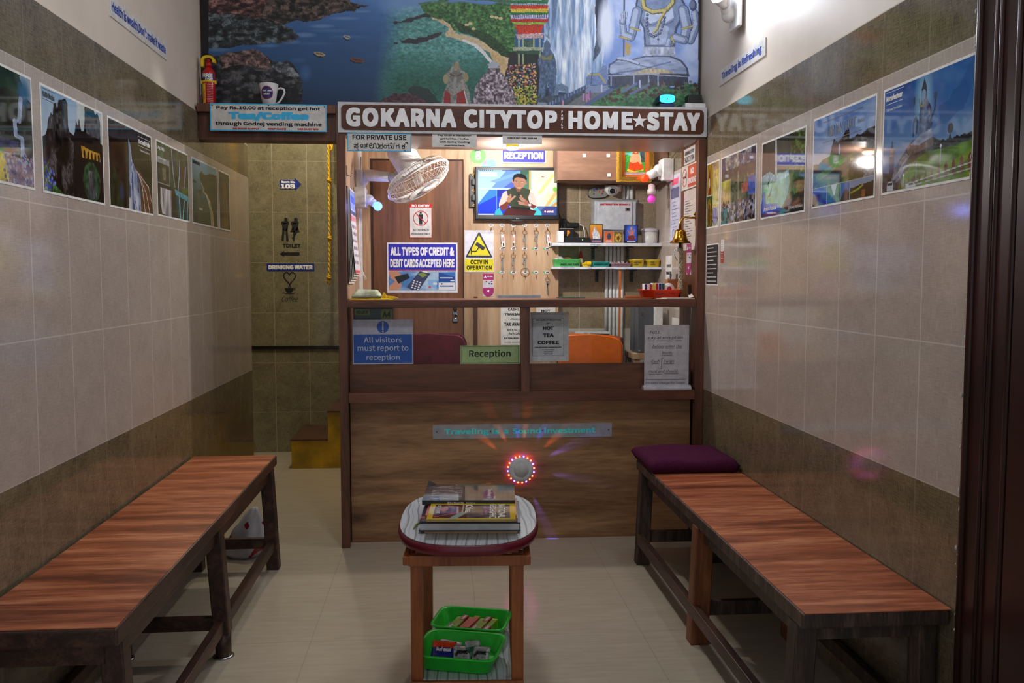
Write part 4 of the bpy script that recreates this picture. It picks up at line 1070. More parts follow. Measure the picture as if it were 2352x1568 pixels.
p.rect(1204, 92, 1224, 110, (70, 96, 84), nz=0.6, ns=(0.3, 0.3)); p.rect(1178, 108, 1252, 116, (160, 170, 150), nz=0.5, ns=(0.3, 0.3)); p.rect(1186, 116, 1240, 124, (46, 84, 66), nz=0.4); p.rect(1206, 124, 1228, 146, (34, 52, 46))
# elephant headed idol and the conical mound
p.poly([(1014, 240), (1018, 215), (1028, 190), (1024, 168), (1034, 160), (1042, 144), (1048, 140), (1054, 144), (1060, 160), (1072, 168), (1068, 186), (1078, 212), (1084, 246), (1014, 246)], (118, 122, 120), 0.04, nz=0.4, ns=(0.16, 0.2), c2=(150, 148, 140))
p.poly([(1041, 158), (1048, 139), (1056, 158)], (150, 140, 104)); p.ell(1024, 181, 6, 11, (160, 152, 112)); p.ell(1070, 178, 6, 10, (150, 140, 100))
p.ell(1047, 176, 14, 14, (112, 112, 106)); p.line([(1046, 180), (1043, 196), (1046, 206), (1054, 204), (1056, 196)], 7, (150, 150, 146)); p.line([(1034, 170), (1042, 174)], 3, (84, 60, 56)); p.line([(1052, 174), (1060, 170)], 3, (84, 60, 56))
p.poly([(1022, 206), (1034, 214), (1036, 246), (1018, 246)], (150, 44, 44)); p.poly([(1050, 214), (1066, 206), (1072, 246), (1048, 246)], (150, 44, 44)); p.line([(1066, 208), (1074, 240)], 2, (220, 220, 220))
p.poly([(1084, 246), (1092, 200), (1104, 180), (1120, 164), (1122, 150), (1134, 140), (1146, 148), (1150, 164), (1168, 186), (1182, 216), (1186, 246)], (118, 104, 112), 0.06)
cone = p.inside([(1084, 246), (1092, 200), (1104, 180), (1120, 164), (1122, 150), (1134, 140), (1146, 148), (1150, 164), (1168, 186), (1182, 216), (1186, 246)])
p.put(cone, (76, 64, 72), c2=(196, 186, 198), ns=(0.22, 0.22), nz=0.5); p.poly([(1119, 148), (1134, 139), (1149, 148), (1140, 156), (1126, 156)], (168, 180, 192), 0.05)
# small standing pair of statues
p.poly([(1236, 222), (1240, 170), (1234, 140), (1244, 124), (1250, 108), (1248, 100), (1256, 90), (1264, 100), (1264, 112), (1274, 130), (1278, 150), (1280, 225), (1262, 225), (1258, 190), (1250, 225)], (98, 120, 150), 0.04, nz=0.4, ns=(0.2, 0.12), c2=(66, 86, 116))
p.poly([(1243, 126), (1256, 132), (1270, 124), (1268, 138), (1246, 138)], (128, 128, 84), 0.05); p.ell(1256, 106, 7, 9, (84, 104, 132))
p.poly([(1274, 226), (1276, 196), (1290, 190), (1306, 200), (1302, 222), (1298, 210), (1284, 208), (1282, 226)], (110, 130, 160), 0.05, nz=0.3)
# great seated statue
SG = (118, 136, 172); SL = (176, 190, 218); SD = (58, 70, 104)
def limb(pts, w, lite=SL, dark=SD):
    p.line(pts, w, dark); p.line([(x - 0.6, y - 0.4) for x, y in pts], [v * 0.86 for v in w] if isinstance(w, list) else w * 0.86, SG, nz=0.2)
    p.line([(x - w_ * 0.14, y - 1) for (x, y), w_ in zip(pts, (w + [w[-1]]) if isinstance(w, list) else [w] * len(pts))], [v * 0.46 for v in w] if isinstance(w, list) else w * 0.46, lite, nz=0.12, alpha=0.85)
p.line([(1435, -70), (1433, 128)], 4, (72, 84, 118)); p.poly([(1429, -4), (1436, -34), (1443, -4)], (72, 84, 118))
limb([(1596, 30), (1600, 56), (1586, 92)], [17, 20]); p.ell(1592, 12, 9, 13, SD); p.ell(1590, 10, 6, 9, (104, 118, 152))
p.poly([(1468, -22), (1556, -22), (1574, 8), (1572, 40), (1556, 66), (1551, 106), (1480, 106), (1478, 66), (1462, 38), (1460, 8)], SD, 0.01)
p.poly([(1470, -20), (1552, -20), (1570, 10), (1566, 36), (1551, 62), (1546, 104), (1484, 104), (1482, 66), (1467, 36), (1464, 10)], SG, 0.01, nz=0.18, ns=(0.06, 0.06))
p.poly([(1482, 20), (1512, 26), (1545, 18), (1548, 40), (1530, 52), (1514, 46), (1494, 54), (1480, 42)], SL, 0.02, nz=0.12, ns=(0.06, 0.06)); p.poly([(1490, 62), (1536, 60), (1530, 102), (1494, 102)], (160, 174, 206), 0.03, nz=0.15, ns=(0.06, 0.06))
p.line([(1484, 52), (1500, 58), (1513, 50), (1530, 57), (1546, 48)], 2.5, SD, alpha=0.6); p.line([(1513, 50), (1512, 100)], 2, SD, alpha=0.5); p.ell(1512, 90, 3, 2.5, SD)
limb([(1464, 26), (1456, 62), (1450, 84)], [24, 20]); limb([(1450, 86), (1434, 80), (1430, 48)], [18, 15]); limb([(1431, 50), (1432, 32)], 14)
for k in range(4): p.line([(1426 + k * 4, 44), (1427 + k * 4, 26)], 2.2, SL); p.line([(1428 + k * 4, 44), (1429 + k * 4, 28)], 0.9, SD)
limb([(1570, 24), (1578, 62), (1572, 88)], [26, 22]); limb([(1572, 92), (1552, 86), (1538, 96)], [20, 16]); limb([(1538, 92), (1532, 112)], 13)
for k in range(4): p.line([(1526 + k * 4, 106), (1526 + k * 4, 124 - abs(k - 1.5) * 3)], 2.4, SL); p.line([(1528 + k * 4, 108), (1528 + k * 4, 122)], 0.9, SD)
p.poly([(1500, -50), (1524, -50), (1528, -14), (1496, -14)], SG); p.ell(1512, -48, 22, 27, SD); p.ell(1511, -48, 20, 25, SG, nz=0.15); p.poly([(1488, -62), (1494, -100), (1530, -100), (1536, -62), (1524, -68), (1500, -68)], SD); p.line([(1500, -52), (1507, -52)], 2, SD); p.line([(1517, -52), (1524, -52)], 2, SD); p.line([(1505, -34), (1518, -34)], 2.2, SD)
for q, w_ in (([(1474, -20), (1480, 18), (1500, 28), (1530, 24), (1546, 6), (1546, -30)], 11), ([(1530, 24), (1516, 46), (1510, 66), (1502, 74)], 7)):
    p.line(q, w_, (96, 92, 60)); p.line([(x - 1, y - 1) for x, y in q], w_ * 0.6, (186, 176, 112), nz=0.2)
for xa_, ya_, xb_, yb_ in ((1487, 34, 1485, 58), (1485, 58, 1491, 78), (1491, 78, 1502, 84), (1502, 84, 1516, 76), (1516, 76, 1524, 54), (1524, 54, 1528, 34)):
    for t in (0.0, 0.33, 0.66): p.ell(xa_ + (xb_ - xa_) * t, ya_ + (yb_ - ya_) * t, 3.4, 3.4, (44, 50, 78)); p.ell(xa_ + (xb_ - xa_) * t - 0.8, ya_ + (yb_ - ya_) * t - 0.8, 1.8, 1.8, (120, 130, 164))
for a_, b_ in (((1450, 64), (1470, 70)), ((1566, 66), (1590, 60)), ((1424, 84), (1444, 90)), ((1542, 84), (1548, 98))): p.line([a_, b_], 5, (110, 104, 66)); p.line([a_, b_], 2.6, (190, 180, 112))
p.poly([(1436, 96), (1450, 102), (1446, 128), (1438, 126)], (170, 146, 84), 0.02, nz=0.2)
p.poly([(1480, 106), (1550, 106), (1552, 134), (1476, 134)], (150, 160, 188), 0.02, nz=0.3, ns=(0.1, 0.05), c2=(190, 198, 216)); p.line([(1480, 107), (1550, 107)], 2, SD, alpha=0.6)
p.poly([(1396, 172), (1398, 148), (1420, 134), (1450, 136), (1480, 128), (1540, 128), (1566, 138), (1580, 156), (1584, 176), (1560, 180), (1440, 176)], SD, 0.02); p.poly([(1400, 168), (1402, 150), (1422, 137), (1452, 139), (1482, 131), (1538, 131), (1563, 141), (1576, 157), (1578, 172), (1556, 175), (1440, 171)], (160, 174, 206), 0.02, nz=0.22, ns=(0.04, 0.10), c2=(122, 138, 176))
p.line([(1404, 158), (1450, 150), (1500, 154)], 9, SL, alpha=0.6); p.line([(1566, 150), (1530, 158), (1480, 168)], 8, SL, alpha=0.5); p.line([(1470, 150), (1520, 162), (1560, 172)], 2.5, SD, alpha=0.6)
p.line([(1420, 134), (1444, 138), (1466, 146)], 8, SD); p.line([(1420, 133), (1444, 137), (1466, 145)], 5.5, SL); p.line([(1416, 168), (1480, 158), (1540, 142)], 3, SD, alpha=0.6)
p.poly([(1440, 172), (1480, 158), (1520, 158), (1566, 174), (1440, 178)], (184, 172, 140), 0.05, nz=0.3, ns=(0.1, 0.1))
# terrace, bull, stairs, garden
p.poly([(1396, 174), (1580, 170), (1582, 196), (1400, 198)], (50, 58, 82), 0.02, nz=0.4, ns=(0.1, 0.1)); p.line([(1394, 174), (1490, 170), (1578, 176)], 3, (150, 160, 190))
for x in (1404, 1456, 1490, 1512): p.line([(x, 174), (x, 196)], 3, (150, 162, 196))
p.poly([(1345, 196), (1346, 178), (1358, 168), (1376, 166), (1384, 150), (1380, 146), (1388, 150), (1394, 148), (1396, 166), (1396, 194)], (126, 150, 196), 0.03, nz=0.25, c2=(90, 112, 160)); p.line([(1352, 172), (1376, 170), (1390, 190)], 4, (170, 160, 90)); p.line([(1360, 166), (1358, 192)], 2, (70, 84, 120))
p.poly([(1230, 250), (1232, 226), (1345, 205), (1345, 250)], (70, 84, 96), 0.04, nz=0.4, ns=(0.1, 0.1)); p.rect(1345, 196, 1400, 222, (128, 146, 180), nz=0.2)
p.poly([(1340, 250), (1360, 226), (1410, 204), (1470, 200), (1605, 190), (1618, 250)], (44, 96, 66), 0.06, nz=0.5, ns=(0.1, 0.16), c2=(74, 134, 80))
p.speck(p.inside([(1400, 196), (1605, 186), (1605, 212), (1380, 236)]), [(84, 48, 48), (60, 40, 44), (50, 84, 60), (100, 110, 90)], 130, 5, 4, 8)
p.line([(1252, 246), (1345, 200)], 9, (74, 92, 134)); p.line([(1330, 250), (1404, 206)], 9, (84, 102, 144)); p.poly([(1290, 248), (1345, 212), (1385, 212), (1330, 248)], (112, 118, 122), 0.02, nz=0.3)
for k in range(14): x = 1256 + k * 7; p.line([(x, 246 - k * 3.4), (x, 238 - k * 3.4)], 1.4, (150, 164, 200))
p.line([(1430, 210), (1462, 192)], 6, (96, 116, 160)); p.line([(1448, 216), (1490, 194)], 5, (96, 116, 160))
for x, y, c in ((1348, 226, (206, 120, 190)), (1354, 222, (214, 130, 196)), (1293, 240, (216, 140, 180)), (1340, 224, (180, 140, 190)), (1356, 218, (120, 80, 140)), (1382, 204, (200, 200, 230)), (1470, 194, (180, 190, 230))): p.line([(x, y - 8), (x, y + 6)], 4, c)
p.poly([(1230, 248), (1236, 234), (1254, 236), (1254, 248)], (140, 156, 180), 0.05)
# black edge
p.rect(460, -100, 479, 260, (14, 14, 17)); p.rect(1604, -100, 1620, 260, (16, 16, 20))
mr = thing('wall_mural_print', 'large glossy mural print of coast, temple chariot, waterfall and seated statue above the counter', 'mural', ((mx0 + mx1) / 2, 4.409, mz0))
B(mx0, mx1, 4.402, 4.409, mz0, mz1).build('panel', BLACK, mr)
picture_mesh('print', mr, p, mx0 - mr.location.x, mx1 - mr.location.x, 0, mz1 - mz0, 4.4012 - 4.409, FL('mural_print'))

# ================================================================== POSTERS
def poster(label, side, ya, yb, z0, z1, pic, title=None):
    """ya: far or near end where the reading starts"""
    X = XL if side == 'L' else XR
    w, h = abs(yb - ya), z1 - z0
    s = board('poster', label, 'poster', (X, (ya + yb) / 2, (z0 + z1) / 2), w, h, PAPER, side, 0.0015)
    picture_mesh('print', s, pic, -w / 2 + 0.007, w / 2 - 0.007, -h / 2 + 0.007, h / 2 - 0.007, -0.0018, FL('printed_picture'))
    return s
N1, N2 = 225, 152
def P0(c): return Pic.unit(N1, N2, c)
# waterfall at the left edge
p = P0((24, 34, 34)); p.put(p.X > -1, (20, 30, 28), c2=(50, 62, 48), ns=(7, 6), nz=0.6)
p.poly([(0.84, -0.1), (1.1, -0.1), (1.1, 0.26), (0.92, 0.16)], (150, 166, 184), 0.1); p.ell(0.9, 0.16, 0.10, 0.16, (60, 104, 140), soft=0.9)
p.line([(0.86, 0.22), (0.83, 0.42), (0.77, 0.44), (0.78, 0.56), (0.86, 0.58), (0.86, 0.70), (0.98, 0.84)], [0.05, 0.03, 0.05, 0.04, 0.05, 0.05], (150, 166, 196), nz=0.3)
p.rect(0.0, 0.62, 0.8, 0.70, (44, 40, 84), nz=0.7, ns=(12, 12)); p.rect(0, 0.74, 0.7, 1.1, (150, 150, 170), nz=0.5, ns=(6, 8))
p.poly([(0.3, 0.74), (0.62, 0.76), (0.68, 0.99), (0.3, 1.0)], (196, 180, 70), 0.08, nz=0.3); p.rect(0.68, 0.76, 1, 1, (120, 96, 122), nz=0.7, ns=(14, 10)); p.speck((p.Y > 0.72) & (p.X > 0.62), [(60, 80, 140), (150, 164, 182), (130, 104, 112)], 120, 0.016, 0.02)
poster('waterfall poster at the near end of the left wall row, cut by the frame', 'L', 2.135, 2.585, 1.540, 1.845, p)
# black rock towers
p = P0((150, 180, 206)); p.vgrad([(0, (146, 178, 206)), (0.6, (196, 210, 222))]); p.rect(0.55, 0, 1.01, 0.5, (190, 200, 200), nz=0.08)
p.poly([(-0.05, 1.05), (-0.05, 0.5), (0.04, 0.46), (0.08, 0.54), (0.10, 0.28), (0.13, 0.22), (0.16, 0.24), (0.18, 0.12), (0.22, 0.10), (0.23, 0.16), (0.26, 0.06), (0.30, 0.05), (0.36, 0.02), (0.40, 0.06), (0.41, 0.34), (0.48, 0.36), (0.52, 0.18), (0.56, 0.24), (0.58, 0.16), (0.62, 0.28), (0.66, 0.27), (0.68, 0.02), (0.72, -0.03), (0.78, -0.06), (0.80, 0.0), (0.84, -0.02), (0.88, 0.04), (0.92, 0.0), (0.95, 0.06), (0.96, 0.34), (1.05, 0.36), (1.05, 1.05)], (26, 25, 28), 0.07)
p.rock([(0.0, 1.0), (0.02, 0.55), (0.12, 0.3), (0.2, 0.2), (0.3, 0.1), (0.39, 0.1), (0.42, 0.4), (0.5, 0.45), (0.46, 1.0)], (12, 12, 14), (34, 32, 34), (92, 88, 88), 14, 7, 4, 0.05)
p.poly([(0.68, 0.08), (0.94, 0.06), (0.95, 0.30), (0.70, 0.28)], (74, 76, 80), 0.1, nz=0.6, ns=(9, 5))
p.poly([(0.60, 0.44), (0.94, 0.455), (0.95, 0.55), (0.62, 0.56)], (196, 150, 50), 0.03, nz=0.3)
for k in range(5): p.ell(0.66 + k * 0.065, 0.52, 0.018, 0.05, (52, 34, 26))
p.rect(0.46, 0.60, 1.01, 1.01, (18, 20, 22), nz=0.5); p.ell(0.78, 0.80, 0.16, 0.22, (44, 76, 50), nz=0.8, ns=(14, 10)); p.put(p.inside([(0.72, 0.68), (0.83, 0.68), (0.87, 0.98), (0.69, 0.98)]), (120, 130, 132), c2=(50, 56, 60), ns=(26, 5), nz=0.4)
p.poly([(0, 0.75), (0.06, 0.76), (0.16, 0.92), (0.34, 1.02), (0, 1.02)], (70, 110, 50), 0.1, nz=0.7, ns=(14, 12)); p.speck(p.inside([(0, 0.72), (0.14, 0.78), (0.2, 1), (0, 1)]), [(60, 70, 190), (120, 140, 210), (40, 60, 40)], 50, 0.014, 0.02)
s = poster('poster of black rock towers with a yellow arcade on the left wall', 'L', 2.635, 3.10, 1.540, 1.845, p)
write(s, [('YANA Rocks', -0.385, 0.41, 0.17, 0.055, 0.02, {'lift': 0.001})], INK); strokes(s, 'rules', [[(-0.47, 0.46), (-0.29, 0.46)], [(-0.47, 0.365), (-0.29, 0.365)]], 0.0012, INK, lift=0.001)
# tall cascade
p = P0((24, 22, 22)); p.put(p.X > -1, (22, 20, 20), c2=(46, 40, 36), ns=(6, 6), nz=0.5); p.poly([(-0.1, -0.1), (1.1, -0.1), (1, 0.1), (0.5, 0.14), (0.2, 0.2), (0, 0.2)], (54, 56, 60), 0.06, nz=0.3)
p.poly([(-0.05, 0.55), (0.1, 0.5), (0.2, 0.7), (0.3, 1.05), (-0.05, 1.05)], (34, 50, 30), 0.1, nz=0.7, ns=(9, 9)); p.ell(0.25, 0.82, 0.06, 0.14, (46, 64, 96), soft=0.8)
p.poly([(0.56, 0.44), (0.74, 0.52), (0.96, 0.74), (1.02, 1.02), (0.66, 1.0)], (96, 56, 34), 0.06, nz=0.7, ns=(9, 6))
fall = p.inside(p.rough([(0.425, 0.14), (0.47, 0.20), (0.50, 0.38), (0.58, 0.48), (0.64, 0.56), (0.68, 0.75), (0.70, 1.02), (0.41, 1.02), (0.43, 0.42)], 0.03)); p.put(fall, (120, 140, 180), c2=(232, 236, 244), ns=(16, 2.2), nz=0.2)
for q in ([(0.64, 0.52), (0.74, 0.68), (0.80, 1.0)], [(0.70, 0.58), (0.84, 0.76), (0.92, 1.0)], [(0.60, 0.5), (0.90, 0.66), (0.97, 0.84)]): p.line(q, 0.014, (190, 190, 200), nz=0.5, ns=(20, 20))
p.streaks(fall & (p.Y > 0.4), (40, 60, 110), 30, 4, 0.62, 5, 0.8)
s = poster('poster of one tall white waterfall over dark rock on the left wall', 'L', 3.145, 3.605, 1.540, 1.845, p)
write(s, [('Unchalli Falls', 0.305, 0.37, 0.28, 0.055, 0.03, {'lift': 0.001}), ('73 km away from gokarna', 0.315, 0.265, 0.24, 0.03, 0.01, {'lift': 0.001})], LETTER); strokes(s, 'rules', [[(0.16, 0.425), (0.46, 0.425)], [(0.16, 0.315), (0.46, 0.315)]], 0.0012, LETTER, lift=0.001)
# falls collage
p = P0((50, 58, 48)); p.put(p.X > -1, (40, 52, 40), c2=(74, 80, 70), ns=(9, 7), nz=0.5); p.rect(0, 0, 0.3, 0.2, (64, 84, 66), nz=0.5, ns=(10, 8))
p.rect(0, 0.2, 0.375, 0.565, (150, 150, 152)); p.rect(0, 0.2, 0.36, 0.55, (58, 56, 52), nz=0.5, ns=(8, 8)); p.rect(0, 0.2, 0.36, 0.28, (150, 152, 156), nz=0.2); 
for x in (0.17, 0.2, 0.24): p.line([(x, 0.34), (x, 0.5)], 0.012, (150, 140, 110), nz=0.4)
for q in ([(0.45, 0.02), (0.48, 0.3), (0.54, 0.56)], [(0.72, 0.14), (0.7, 0.3), (0.64, 0.58)], [(0.92, 0.2), (0.88, 0.4), (0.84, 0.56)]): p.line(q, 0.026, (150, 156, 190), nz=0.4, ns=(20, 10))
p.poly([(0.76, 0.2), (0.86, 0.18), (0.86, 0.5), (0.76, 0.5)], (80, 52, 40), 0.06, nz=0.5); p.poly([(0.76, 0.58), (0.9, 0.5), (1.02, 0.5), (1.02, 0.66), (0.8, 0.64)], (70, 100, 34), 0.08, nz=0.5)
p.rect(0, 0.565, 0.42, 1.01, (44, 38, 38), nz=0.4); p.put(p.inside(p.rough([(0.08, 0.62), (0.42, 0.62), (0.40, 1.02), (0.12, 0.98), (0.06, 0.84)], 0.03)), (110, 104, 110), c2=(216, 214, 218), ns=(20, 3)); p.rect(0.42, 0.56, 0.55, 1.01, (40, 32, 32), nz=0.4)
p.poly([(0.5, 0.58), (1.02, 0.64), (1.02, 1.02), (0.5, 1.02)], (30, 72, 84), 0.03, nz=0.6, ns=(14, 4), c2=(20, 34, 40)); p.poly([(0.52, 0.58), (1.02, 0.64), (1.02, 0.72), (0.56, 0.66)], (80, 150, 166), 0.03, nz=0.3)
for q in ([(0.67, 0.66), (0.70, 1.0)], [(0.84, 0.72), (0.78, 1.0)], [(0.97, 0.72), (0.93, 1.0)]): p.line(q, 0.03, (120, 180, 196), nz=0.4, ns=(20, 8))
s = poster('waterfall collage poster with inset pictures on the left wall', 'L', 3.66, 4.11, 1.545, 1.845, p)
write(s, [('Jog Falls', -0.37, 0.40, 0.2, 0.06, 0.02, {'lift': 0.001}), ('135 km away', -0.35, 0.27, 0.22, 0.04, 0.01, {'lift': 0.001})], LETTER)
# beach from above
p = P0((90, 140, 170)); p.vgrad([(0, (120, 170, 204)), (0.3, (76, 124, 140)), (0.6, (40, 78, 78)), (1, (24, 40, 38))])
p.poly([(0.26, 0.2), (0.36, 0.14), (0.46, 0.18), (0.7, 0.12), (1.02, 0.1), (1.02, 1.02), (0.86, 1.02), (0.78, 0.74), (0.62, 0.52), (0.46, 0.46), (0.34, 0.34), (0.3, 0.30)], (30, 38, 34), 0.06, nz=0.5)
p.line([(0.34, 0.34), (0.43, 0.42), (0.42, 0.47), (0.54, 0.5), (0.66, 0.6), (0.76, 0.78), (0.80, 1.02)], [0.02, 0.03, 0.03, 0.04, 0.06, 0.08], (176, 156, 106), nz=0.2); p.line([(0.52, 0.5), (0.62, 0.62), (0.70, 0.8), (0.72, 1.0)], 0.02, (200, 200, 190)); p.poly([(0.18, 0.46), (0.36, 0.44), (0.34, 0.52), (0.24, 0.54)], (22, 28, 32), 0.1); p.ell(0.07, 0.35, 0.08, 0.02, (22, 30, 36))
s = poster('aerial beach poster with a curved sand bay on the left wall', 'L', 4.165, 4.625, 1.545, 1.845, p)
write(s, [('GOKARNA BEACHES', -0.33, 0.435, 0.27, 0.05, 0.02, {'lift': 0.001}), ('Om Beach', -0.2, -0.25, 0.13, 0.04, 0.01, {'mat': LETTER, 'lift': 0.001})], INK)
# dark portrait poster
p = Pic.unit(80, 104, (40, 34, 26)); p.put(p.X > -1, (30, 34, 30), c2=(60, 50, 34), ns=(5, 5), nz=0.4); p.poly([(0.5, 0.1), (0.62, 0.2), (0.75, 0.5), (0.85, 1), (0.15, 1), (0.3, 0.5), (0.4, 0.2)], (112, 76, 34), 0.05, nz=0.5); p.ell(0.5, 0.6, 0.13, 0.22, (60, 62, 74), nz=0.4)
poster('narrow dark shrine poster at the far end of the left wall row', 'L', 4.66, 4.885, 1.545, 1.845, p)

# right wall, near to far
p = P0((60, 110, 180)); p.vgrad([(0, (44, 88, 160)), (0.4, (70, 116, 176)), (0.75, (120, 150, 184))])
p.put(p.X > -1, (24, 56, 130), alpha=np.clip(fbm(p.X * 3.5 + p.Y * 3, p.Y * 5, 9) * 2 - 0.8, 0, 1) * (p.X < 0.5)); p.put(p.Y < 0.75, (150, 176, 208), alpha=0.55 * np.clip(fbm(p.X * 2.2 + p.Y, p.Y * 3 - p.X, 12) * 2.2 - 0.9, 0, 1)); p.poly([(0.66, 0.32), (1.02, -0.02), (1.02, 0.2), (0.72, 0.5), (0.62, 0.5)], (40, 72, 134), 0.2, alpha=0.35)
p.ell(0.48, 0.2, 0.12, 0.34, (130, 176, 206), soft=0.9)
p.poly([(-0.02, 0.8), (0.1, 0.82), (0.2, 0.74), (0.3, 0.62), (0.42, 0.6), (0.6, 0.58), (0.75, 0.66), (1.02, 0.66), (1.02, 1.02), (-0.02, 1.02)], (56, 64, 66), 0.05, nz=0.6, ns=(12, 12))
p.poly([(0.18, 1.02), (0.28, 0.86), (0.42, 0.74), (0.55, 0.70), (1.02, 0.70), (1.02, 1.02)], (92, 138, 30), 0.02, nz=0.35, ns=(6, 8), c2=(66, 104, 30)); p.poly([(0.4, 0.94), (0.7, 0.86), (1.02, 0.78), (1.02, 0.84), (0.6, 0.96)], (130, 160, 44), 0.04, alpha=0.6)
p.poly([(0.3, 0.63), (0.36, 0.57), (0.44, 0.56), (0.52, 0.53), (0.58, 0.55), (0.61, 0.60), (0.6, 0.66), (0.45, 0.68), (0.34, 0.70)], (92, 84, 80), 0.06, nz=0.5, ns=(20, 20))
S1, S2 = (120, 144, 178), (60, 74, 104)
p.poly([(0.43, 0.56), (0.435, 0.34), (0.45, 0.24), (0.46, 0.12), (0.475, 0.06), (0.487, 0.03), (0.50, 0.06), (0.515, 0.13), (0.525, 0.22), (0.55, 0.26), (0.57, 0.30), (0.585, 0.38), (0.59, 0.46), (0.585, 0.55), (0.6, 0.58), (0.45, 0.60), (0.36, 0.60), (0.36, 0.56)], S1, 0.02, nz=0.4, ns=(18, 14), c2=S2)
p.poly([(0.455, 0.12), (0.475, 0.05), (0.487, 0.02), (0.502, 0.06), (0.52, 0.14), (0.5, 0.16)], (52, 60, 80), 0.03); p.ell(0.484, 0.17, 0.022, 0.05, (138, 160, 190)); p.line([(0.43, 0.2), (0.44, 0.26), (0.48, 0.27), (0.515, 0.24)], 0.014, (140, 140, 110), ay=0.66)
p.line([(0.375, 0.52), (0.372, 0.40), (0.40, 0.36), (0.42, 0.40), (0.41, 0.50)], 0.02, S2, ay=0.66); p.line([(0.375, 0.34), (0.375, 0.18)], 0.008, S2, ay=0.66); p.ell(0.374, 0.20, 0.012, 0.05, (60, 76, 96)); p.line([(0.57, 0.42), (0.61, 0.34), (0.618, 0.24)], 0.018, S2, ay=0.66); p.ell(0.615, 0.215, 0.02, 0.035, S2)
p.poly([(0.34, 0.6), (0.46, 0.53), (0.58, 0.5), (0.60, 0.58), (0.44, 0.62)], (148, 160, 184), 0.02, nz=0.3)
p.poly([(0.085, 0.82), (0.09, 0.62), (0.105, 0.54), (0.12, 0.50), (0.135, 0.56), (0.145, 0.64), (0.15, 0.82)], (52, 66, 100), 0.03, nz=0.5, ns=(20, 20)); p.rect(0.092, 0.58, 0.14, 0.66, (150, 140, 130), nz=0.4)
p.poly([(0.15, 0.8), (0.28, 0.66), (0.34, 0.70), (0.2, 0.92), (0.1, 0.94)], (110, 116, 130), 0.06, nz=0.5, ns=(20, 20)); p.line([(0.12, 0.92), (0.3, 0.72)], 0.008, (170, 180, 200), ay=0.66)
p.line([(0.78, 0.66), (0.785, 0.56)], 0.012, (34, 40, 40), ay=0.66); p.ell(0.785, 0.55, 0.028, 0.045, (36, 44, 40), nz=0.5); 
for k in range(16): p.ell(0.66 + k * 0.024, 0.665 - (k % 3) * 0.008, 0.018, 0.025, (34, 40, 44))
for x, y0, y1 in ((0.69, 0.68, 0.84), (0.42, 0.80, 0.92), (0.27, 0.87, 0.97)): p.line([(x, y0), (x, y1)], 0.007, (160, 170, 180), ay=0.66); p.ell(x, y0, 0.010, 0.014, (220, 224, 230))
for k in range(13):
    x = 0.2 + 0.8 * (k / 12.0) ** 1.25 * 0.985; b = 0.99 + 0.02; hgt = 0.05 + 0.10 * (k / 12.0); bb = 1.0 - 0.04 * k / 12
    p.poly([(x - 0.008 - 0.010 * k / 12, bb), (x - 0.008 - 0.010 * k / 12, bb - hgt + 0.02), (x, bb - hgt - 0.02), (x + 0.008 + 0.010 * k / 12, bb - hgt + 0.02), (x + 0.008 + 0.010 * k / 12, bb)], (104, 56, 58))
p.line([(0.3, 0.965), (1.0, 0.885)], 0.007, (190, 196, 200), ay=0.66); p.line([(0.3, 0.99), (1.0, 0.935)], 0.007, (170, 176, 180), ay=0.66)
p.rect(-0.1, 0.9, 0.17, 1.02, (60, 70, 76), nz=0.5); p.poly([(0.06, 1.0), (0.06, 0.94), (0.08, 0.905), (0.13, 0.905), (0.145, 0.94), (0.145, 1.0)], (190, 200, 210)); p.rect(0.075, 0.92, 0.13, 0.945, (50, 60, 70)); p.poly([(0.30, 1.0), (0.31, 0.965), (0.35, 0.945), (0.40, 0.955), (0.42, 0.99), (0.42, 1.0)], (186, 196, 206)); p.rect(0.335, 0.955, 0.39, 0.975, (60, 70, 80))
s = poster('poster of a seated statue on a green hill, nearest on the right wall', 'R', 2.535, 2.085, 1.539, 1.841, p)
write(s, [('Murudeshwar', -0.36, 0.40, 0.21, 0.055, 0.03, {'lift': 0.001, 'shear': 0.25}), ('78 km away from Gokarna', -0.36, 0.29, 0.19, 0.035, 0.0, {'lift': 0.001})], LETTER); strokes(s, 'rules', [[(-0.46, 0.455), (-0.25, 0.455)], [(-0.46, 0.345), (-0.25, 0.345)]], 0.0012, LETTER, lift=0.001)
# fort
p = P0((90, 130, 190)); p.vgrad([(0, (70, 112, 186)), (0.35, (130, 160, 204)), (0.5, (170, 186, 206))]); p.put(p.Y < 0.5, (190, 204, 222), alpha=0.6 * np.clip(fbm(p.X * 4, p.Y * 7, 21) * 2 - 0.7, 0, 1))
p.poly([(-0.02, 0.5), (0.1, 0.52), (0.18, 0.48), (0.30, 0.46), (0.33, 0.36), (0.36, 0.28), (0.40, 0.32), (0.44, 0.34), (0.52, 0.28), (0.58, 0.22), (0.61, 0.22), (0.62, 0.34), (0.7, 0.34), (0.74, 0.32), (0.8, 0.34), (0.9, 0.3), (1.02, 0.3), (1.02, 0.8), (-0.02, 0.8)], (34, 30, 34), 0.04, nz=0.5, ns=(10, 10)); p.ell(0.46, 0.42, 0.018, 0.06, (150, 170, 200))
p.poly([(0.64, 0.38), (0.8, 0.36), (1.0, 0.44), (1.02, 0.56), (0.74, 0.52)], (96, 94, 92), 0.06, nz=0.5, ns=(14, 14)); p.poly([(0.02, 0.66), (0.3, 0.58), (0.66, 0.50), (0.78, 0.52), (0.4, 0.62), (0.06, 0.72)], (78, 110, 44), 0.03, nz=0.3)
